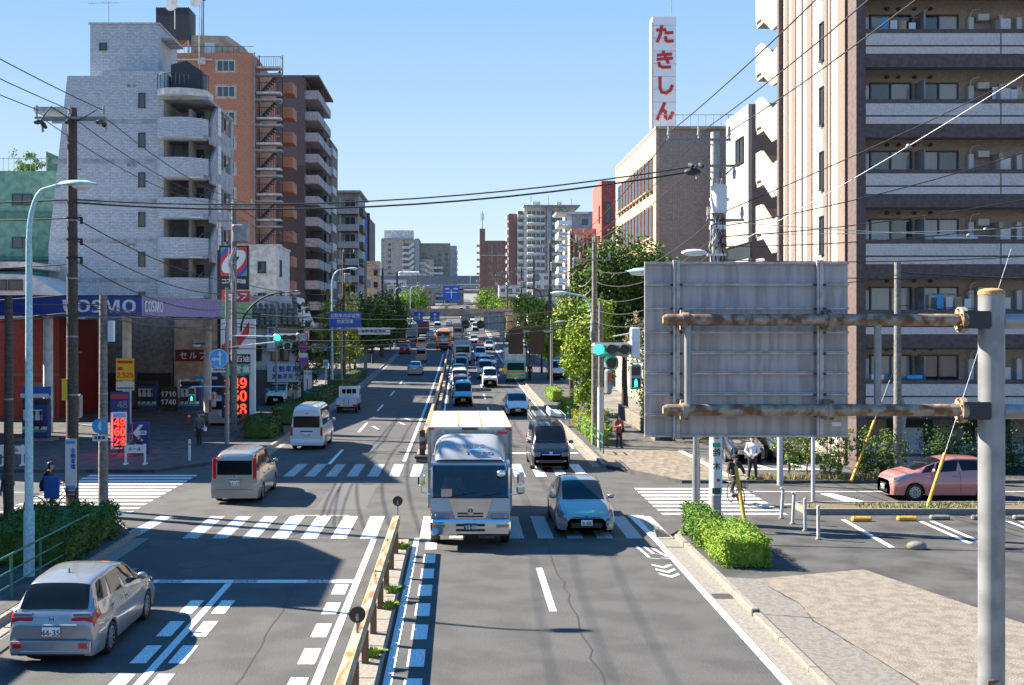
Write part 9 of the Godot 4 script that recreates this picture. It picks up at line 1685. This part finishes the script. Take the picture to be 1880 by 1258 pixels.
func bicycle(label, at: Vector3, turn: float, basket := true):
	var t = thing("bicycle", label, "bicycle", at, turn); var b # front wheel toward +z
	for z in [-0.52, 0.54]:
		var o := Node3D.new(); o.name = "wheel"; t.add_child(o, true); b = MB.new()
		for i in 24: b.cyl(Vector3(0, 0.33 + cos(TAU * i / 24) * 0.32, z + sin(TAU * i / 24) * 0.32), Vector3(0, 0.33 + cos(TAU * (i + 1) / 24) * 0.32, z + sin(TAU * (i + 1) / 24) * 0.32), 0.02, 0.02, 6, false)
		put(b, "tyre", "rubber", o); b = MB.new()
		for i in 12: b.cyl(Vector3(0, 0.33, z), Vector3(0, 0.33 + cos(TAU * i / 12) * 0.31, z + sin(TAU * i / 12) * 0.31), 0.004, 0.004, 4)
		b.cyl(Vector3(-0.04, 0.33, z), Vector3(0.04, 0.33, z), 0.025, 0.025, 8); put(b, "spokes", "galv", o)
	b = MB.new(); b.tube([Vector3(0, 0.33, -0.52), Vector3(0, 0.3, -0.08), Vector3(0, 0.78, -0.22)], 0.018, 8); b.cyl(Vector3(0, 0.3, -0.08), Vector3(0, 0.78, 0.38), 0.022, 0.02, 8); b.cyl(Vector3(0, 0.62, -0.18), Vector3(0, 0.33, -0.52), 0.014, 0.014, 6); b.cyl(Vector3(0, 0.5, 0.12), Vector3(0, 0.68, -0.19), 0.016, 0.016, 6); put(b, "frame", "galv", t)
	b = MB.new(); b.cyl(Vector3(0, 0.33, 0.54), Vector3(0, 1.0, 0.36), 0.016, 0.014, 7); b.tube([Vector3(-0.28, 1.02, 0.18), Vector3(-0.16, 1.05, 0.34), Vector3(0.16, 1.05, 0.34), Vector3(0.28, 1.02, 0.18)], 0.014, 7); put(b, "handlebar", "galv", t)
	b = MB.new(); b.cbox(Vector3(0, 0.84, -0.24), Vector3(0.17, 0.06, 0.25), 0.025); put(b, "saddle", "black", t); b = MB.new(); b.cyl(Vector3(-0.1, 0.3, -0.08), Vector3(0.1, 0.3, -0.08), 0.05, 0.05, 8); b.box(Vector3(0.13, 0.16, -0.1), Vector3(0.08, 0.02, 0.08)); b.box(Vector3(-0.13, 0.44, -0.06), Vector3(0.08, 0.02, 0.08)); put(b, "crank", "dark_metal", t)
	if basket:
		b = MB.new()
		for i in 9: b.cyl(Vector3(-0.17 + i * 0.0425, 0.66, 0.72), Vector3(-0.2 + i * 0.05, 0.9, 0.76), 0.005, 0.005, 4); b.cyl(Vector3(-0.17 + i * 0.0425, 0.66, 0.48), Vector3(-0.2 + i * 0.05, 0.9, 0.46), 0.005, 0.005, 4)
		for y in [0.68, 0.76, 0.84, 0.9]:
			for q in [[Vector3(-0.18, y, 0.72), Vector3(0.18, y, 0.72)], [Vector3(-0.18, y, 0.47), Vector3(0.18, y, 0.47)], [Vector3(-0.18, y, 0.47), Vector3(-0.18, y, 0.72)], [Vector3(0.18, y, 0.47), Vector3(0.18, y, 0.72)]]: b.cyl(q[0], q[1], 0.006, 0.006, 4)
		b.box(Vector3(0, 0.66, 0.6), Vector3(0.34, 0.01, 0.24)); put(b, "basket", "black", t)
	b = MB.new(); b.cyl(Vector3(0.08, 0.36, -0.42), Vector3(0.12, 0.0, -0.36), 0.012, 0.012, 6); b.box(Vector3(0, 0.72, -0.55), Vector3(0.14, 0.015, 0.34)); put(b, "rack", "galv", t); return t
func make_people():
	mat("skin", Color(0.5, 0.3, 0.21), 0.6); mat("lips", Color(0.32, 0.11, 0.09), 0.6); mat("hair", Color(0.02, 0.014, 0.01), 0.6); mat("cloth_black", Color(0.02, 0.02, 0.022), 0.9); mat("cloth_white", Color(0.66, 0.66, 0.68), 0.9, 0, "soft", 2.0); mat("cloth_red", Color(0.3, 0.04, 0.03), 0.85); mat("cloth_grey", Color(0.12, 0.12, 0.13), 0.9, 0, "soft", 2.0); mat("cloth_blue", Color(0.03, 0.1, 0.3), 0.9); mat("cloth_teal", Color(0.15, 0.35, 0.38), 0.9); mat("shoe_green", Color(0.04, 0.25, 0.1), 0.7); mat("vest_yellow", Color(0.7, 0.42, 0.02), 0.8); mat("cloth_plum", Color(0.12, 0.07, 0.14), 0.9)
	var phone = {ell = Vector3(0.23, 1.12, 0.02), wrl = Vector3(0.07, 1.2, 0.22), elr = Vector3(-0.23, 1.12, 0.02), wrr = Vector3(-0.07, 1.19, 0.22), head = Vector3(0, 1.58, 0.05), face = Vector3(0.1, -0.35, 0.93), anl = Vector3(0.13, 0.08, 0.05), tol = Vector3(0.17, 0.03, 0.2), anr = Vector3(-0.1, 0.08, -0.05)}
	var t = person("person in a red jacket with long dark hair looking down at a phone", V(7.85, 0.1, 58.2), 0.15, 0.94, phone, ["skin", "cloth_red", "cloth_black", "cloth_black", "hair"], "long")
	var b = MB.new(); b.cbox(Vector3(0, 1.25, 0.32), Vector3(0.07, 0.14, 0.01), 0.003, Basis(Vector3.RIGHT, -0.7)); var ph = put(b, "phone", "white", self); ph.transform = t.transform; tag(ph, "small pale phone held by the person in red", "phone")
	b = MB.new(); b.cbox(Vector3(0.24, 0.95, -0.02), Vector3(0.1, 0.26, 0.22), 0.03); b.tube([Vector3(0.24, 1.07, 0), Vector3(0.16, 1.44, 0.04), Vector3(0.14, 1.42, -0.1), Vector3(0.24, 1.07, -0.05)], 0.012, 5); ph = put(b, "shoulder_bag", "cloth_black", self); ph.transform = t.transform; tag(ph, "black shoulder bag of the person in red", "bag")
	person("person in a white sweatshirt and black trousers standing on the kerb", V(11.55, 0.1, 46.5), -0.25, 1.0, {wrl = Vector3(0.13, 0.98, 0.14), wrr = Vector3(-0.13, 0.98, 0.14), ell = Vector3(0.26, 1.12, 0.0), elr = Vector3(-0.26, 1.12, 0.0), anl = Vector3(0.15, 0.08, 0.02), knl = Vector3(0.12, 0.5, 0.03), anr = Vector3(-0.16, 0.08, 0.06), tor = Vector3(-0.22, 0.03, 0.2), face = Vector3(-0.1, 0, 0.99)}, ["skin", "cloth_white", "cloth_black", "shoe_green", "hair"])
	var ride = {hip = Vector3(0, 0.98, -0.24), chest = Vector3(0, 1.3, -0.12), neck = Vector3(0, 1.46, -0.06), head = Vector3(0, 1.6, -0.02), shl = Vector3(0.17, 1.4, -0.09), shr = Vector3(-0.17, 1.4, -0.09), ell = Vector3(0.27, 1.18, 0.02), elr = Vector3(-0.27, 1.18, 0.02), wrl = Vector3(0.27, 1.07, 0.17), wrr = Vector3(-0.27, 1.07, 0.17), thl = Vector3(0.09, 0.95, -0.2), thr = Vector3(-0.09, 0.95, -0.2), knl = Vector3(0.12, 0.62, 0.16), knr = Vector3(-0.12, 0.8, 0.2), anl = Vector3(0.13, 0.24, -0.1), anr = Vector3(-0.13, 0.5, -0.02), tol = Vector3(0.14, 0.18, 0.05), tor = Vector3(-0.14, 0.46, 0.12)}
	bicycle("city bicycle with a black wire basket on the right crossing", V(9.5, 0.0, 40.6), 0.12); person("person in black with a brimmed hat riding over the right crossing", V(9.5, 0.0, 40.6), 0.12, 1.0, ride, ["skin", "cloth_black", "cloth_black", "cloth_black", "hair"], "cap")
	bicycle("bicycle ridden on the left pavement behind the brown pole", V(-13.0, 0.12, 37.4), PI / 2 + 0.2); person("person in a dark jacket on a bicycle behind the brown pole", V(-13.0, 0.12, 37.4), PI / 2 + 0.2, 1.0, ride, ["skin", "cloth_black", "cloth_black", "cloth_black", "hair"], "short")
	b = MB.new(); b.cbox(Vector3(0, 0.35, 0), Vector3(0.5, 0.7, 0.06), 0.03); tag(put(b, "blue_bag", "cloth_blue"), "blue carrier bag hanging beside the rider behind the brown pole", "bag").position = V(-12.85, 0.75, 37.0)
	bicycle("bicycle parked before the blue entrance sign", V(-15.6, 0.12, 54.6), PI / 2, true)
	var walk = {anl = Vector3(0.09, 0.1, 0.22), knl = Vector3(0.09, 0.52, 0.16), tol = Vector3(0.09, 0.05, 0.38), anr = Vector3(-0.09, 0.12, -0.22), knr = Vector3(-0.09, 0.5, 0.0), tor = Vector3(-0.09, 0.04, -0.1), wrl = Vector3(0.2, 0.95, 0.2), ell = Vector3(0.24, 1.12, 0.02)}
	person("person in grey walking towards the crossing past the station", V(-13.2, 0.12, 59.5), 0.1, 0.97, walk, ["skin", "cloth_grey", "cloth_black", "cloth_black", "hair"], "short")
	b = MB.new(); b.cbox(Vector3(0.32, 0.82, 0.1), Vector3(0.12, 0.2, 0.28), 0.03); b.tube([Vector3(0.32, 0.92, 0.0), Vector3(0.27, 1.05, 0.08), Vector3(0.32, 0.92, 0.2)], 0.01, 5); ph = put(b, "handbag", "cloth_white", self); ph.position = V(-13.2, 0.12, 59.5); tag(ph, "pale handbag carried by the person in grey", "bag")
	person("person in plum top and pale teal skirt-trousers at the left edge", V(-14.2, 0.12, 36.9), -0.4, 0.98, walk, ["skin", "cloth_plum", "cloth_teal", "cloth_black", "hair"], "long")
	person("traffic guard in a yellow vest beside the green lorry", V(4.35, gh(116), 115.8), 0.4, 1.0, {}, ["skin", "vest_yellow", "cloth_blue", "cloth_black", "cloth_white"], "short"); person("person in dark blue behind the yellow-vested guard", V(3.7, gh(119), 119.5), -0.3, 1.0, walk, ["skin", "cloth_blue", "cloth_blue", "cloth_black", "hair"], "short")
	person("person in black standing right of the green lorry", V(6.9, gh(117) + 0.12, 116.8), 0.0, 1.0, {}, ["skin", "cloth_black", "cloth_black", "cloth_black", "hair"], "short")
	# driver behind the lorry windscreen
	var dr = {hip = Vector3(0, 0.45, 0), chest = Vector3(0, 0.78, -0.04), neck = Vector3(0, 0.95, -0.03), head = Vector3(0, 1.09, 0), shl = Vector3(0.18, 0.89, -0.03), shr = Vector3(-0.18, 0.89, -0.03), ell = Vector3(0.28, 0.66, 0.12), elr = Vector3(-0.28, 0.66, 0.12), wrl = Vector3(0.15, 0.72, 0.34), wrr = Vector3(-0.15, 0.72, 0.34), thl = Vector3(0.1, 0.42, 0.05), thr = Vector3(-0.1, 0.42, 0.05), knl = Vector3(0.14, 0.46, 0.42), knr = Vector3(-0.14, 0.46, 0.42), anl = Vector3(0.14, 0.1, 0.5), anr = Vector3(-0.14, 0.1, 0.5), tol = Vector3(0.14, 0.06, 0.64), tor = Vector3(-0.14, 0.06, 0.64)}
	person("driver in a pale shirt at the wheel of the grey box lorry", V(-0.2, 0.98, 33.35), 0.0, 0.95, dr, ["skin", "cloth_white", "cloth_grey", "cloth_black", "hair"], "short")

var cl := ["", ""]
func wire(a: Vector3, b: Vector3, sag: float, r: float, m := "cable", label := "", group := ""):
	if label == "": label = cl[0]; group = cl[1]
	var pts = []; var n = 14
	for i in n + 1: var f = float(i) / n; pts.append(a.lerp(b, f) - Vector3(0, sag * 4 * f * (1 - f), 0))
	var mb = MB.new(); mb.tube(pts, r, 5); return tag(put(mb, "overhead_cable", m), label, "cable", group)
func make_wires():
	cl = ["dark cable of the left pole row along the filling station side", "cables of the left pole row"]
	for x in [-1.05, 0.0, 1.05]:
		wire(V(-12.7 + x, 13.2, 38.3), V(-12.7 + x, 13.6, 2.0), 0.5, 0.016); wire(V(-12.7 + x, 13.0, 38.7), V(-12.7 + x, 13.0, 66), 0.5, 0.016); wire(V(-12.7 + x * 0.8, 13.0, 66), V(-10.7 + x * 0.8, 12.8, 108), 0.7, 0.018); wire(V(-10.7 + x * 0.8, 12.9, 108), V(-10.8 + x * 0.8, 13.4, 134), 0.5, 0.018); wire(V(-10.8 + x * 0.8, 13.4, 134), V(-10.9 + x * 0.8, 14.2, 165), 0.5, 0.02); wire(V(-10.9 + x * 0.8, 14.2, 165), V(-11 + x * 0.8, 15.5, 205), 0.6, 0.02)
	for q in [[9.7, 8.6, 0.4], [9.0, 8.0, 0.6], [8.3, 7.2, 0.7], [7.0, 6.9, 0.5]]: wire(V(-12.6, q[0], 38.5), V(-12.6, q[1], 66), q[2], 0.022); wire(V(-12.6, q[1], 66), V(-10.7, q[1] + 0.6, 108), q[2], 0.022)
	for q in [[9.7, 10.5], [8.2, 8.4], [7.2, 7.0], [6.6, 6.3]]: wire(V(-12.7, q[0], 38.5), V(-34, q[1], 40), 0.4, 0.022)
	for q in [[6.9, 7.2], [6.5, 6.9], [6.75, 6.6]]: wire(V(-11.9, q[0], 39.2), V(-11.9, q[1] - 0.6, 60), 0.3, 0.018); wire(V(-11.9, q[0], 39.2), V(-13.9, q[1] - 0.3, 36.2), 0.05, 0.018); wire(V(-13.9, q[1] - 0.3, 36.2), V(-30, q[1], 38), 0.3, 0.018)
	cl = ["dark cable spanning the street between left and right poles", "cables spanning the street"]
	wire(V(-12.6, 10.3, 38.4), V(7.1, 11.05, 36), 0.55, 0.024); wire(V(-12.6, 10.2, 38.4), V(7.1, 10.9, 36), 0.6, 0.03); wire(V(-34, 10.6, 40), V(-12.6, 10.3, 38.4), 0.3, 0.024)
	for q in [[6.9, 7.1, 0.5, 66, 60], [6.1, 6.9, 0.5, 66, 60], [5.5, 6.6, 0.6, 66, 60], [5.0, 6.3, 0.4, 60, 58.6], [6.3, 6.2, 0.5, 66, 77]]: wire(V(-12.6, q[0], q[3]), V(6.85, q[1], q[4]), q[2], 0.024)
	wire(V(-10.7, 8.2, 108), V(9.0, 9.2, 118), 0.6, 0.03); wire(V(-10.7, 7.4, 108), V(9.0, 8.2, 118), 0.7, 0.03)
	cl = ["dark cable of the right pole row running up the street", "cables of the right pole row"]
	for x in [-1.4, -0.45, 0.4]: wire(V(7.8 + x, 12.1, 36), V(7.8 + x, 12.9, 2), 0.4, 0.016); wire(V(7.8 + x, 12.0, 36), V(6.85 + x * 0.7, 10.6, 60), 0.3, 0.016); wire(V(6.85 + x * 0.7, 10.7, 60), V(8.7 + x * 0.7, 13.4, 92), 0.5, 0.018); wire(V(8.7 + x * 0.7, 13.4, 92), V(9.0 + x * 0.7, 14.4, 118), 0.5, 0.018); wire(V(9.0 + x * 0.7, 14.4, 118), V(9.4 + x * 0.7, 14.9, 150), 0.5, 0.02); wire(V(9.4 + x * 0.7, 14.9, 150), V(9.6 + x * 0.7, 15.2, 185), 0.5, 0.02)
	for q in [[9.4, 9.0], [8.8, 8.4], [8.4, 7.6], [7.9, 7.0], [7.4, 6.4]]: wire(V(7.7, q[0], 36), V(6.9, q[1], 60), 0.7, 0.02); wire(V(6.9, q[1], 60), V(8.7, q[1] + 1.2, 92), 0.9, 0.018, "cable_grey"); wire(V(8.7, q[1] + 1.2, 92), V(9.0, q[1] + 2.0, 118), 0.8, 0.02)
	# pole to the right, across the condominium
	for q in [[9.6, 12.9, 26, 12.6, 0.2], [9.2, 11.0, 30, 12.6, 0.3], [8.9, 10.0, 30, 13.5, 0.3], [8.6, 9.3, 30, 13.6, 0.3], [8.2, 8.6, 32, 15.6, 0.3], [7.8, 8.0, 34, 17.0, 0.3]]: wire(V(7.9, q[0], 36), V(q[3] * 1.5, q[1] + (q[1] - q[0]) * 0.6, q[2] + 4), q[4], 0.016, "cable", "thin cable running from the transformer pole past the condominium", "cables crossing in front of the condominium")
	for q in [[7.9, 8.4, 36.1, 13.5, 12.4, 26.0, 2], [7.9, 9.4, 36.1, 22, 9.2, 40, 2], [7.9, 9.0, 36.1, 22, 9.6, 38, 1]]:
		var w = wire(V(q[0], q[1], q[2]), V(q[3], q[4], q[5]), 0.15, 0.012, "cable_grey", "pale steel wire with small white insulator balls above the car park", "pale wires with insulator balls")
		var b = MB.new(); var p = V(q[0], q[1], q[2]).lerp(V(q[3], q[4], q[5]), 0.62) - Vector3(0, 0.14, 0); b.ball(p, Vector3(0.07, 0.06, 0.07), 8, 6); put(b, "insulator_ball", "insulator", w)
	cl = ["cable strung from the leaning pole beside the pink car", "cables of the leaning pole"]
	wire(V(17.4, 8.2, 46.8), V(7.9, 7.4, 36), 0.2, 0.016); wire(V(17.4, 8.3, 46.8), V(34, 8.0, 46), 0.2, 0.03); wire(V(17.4, 7.0, 46.8), V(34, 6.9, 46), 0.2, 0.016)
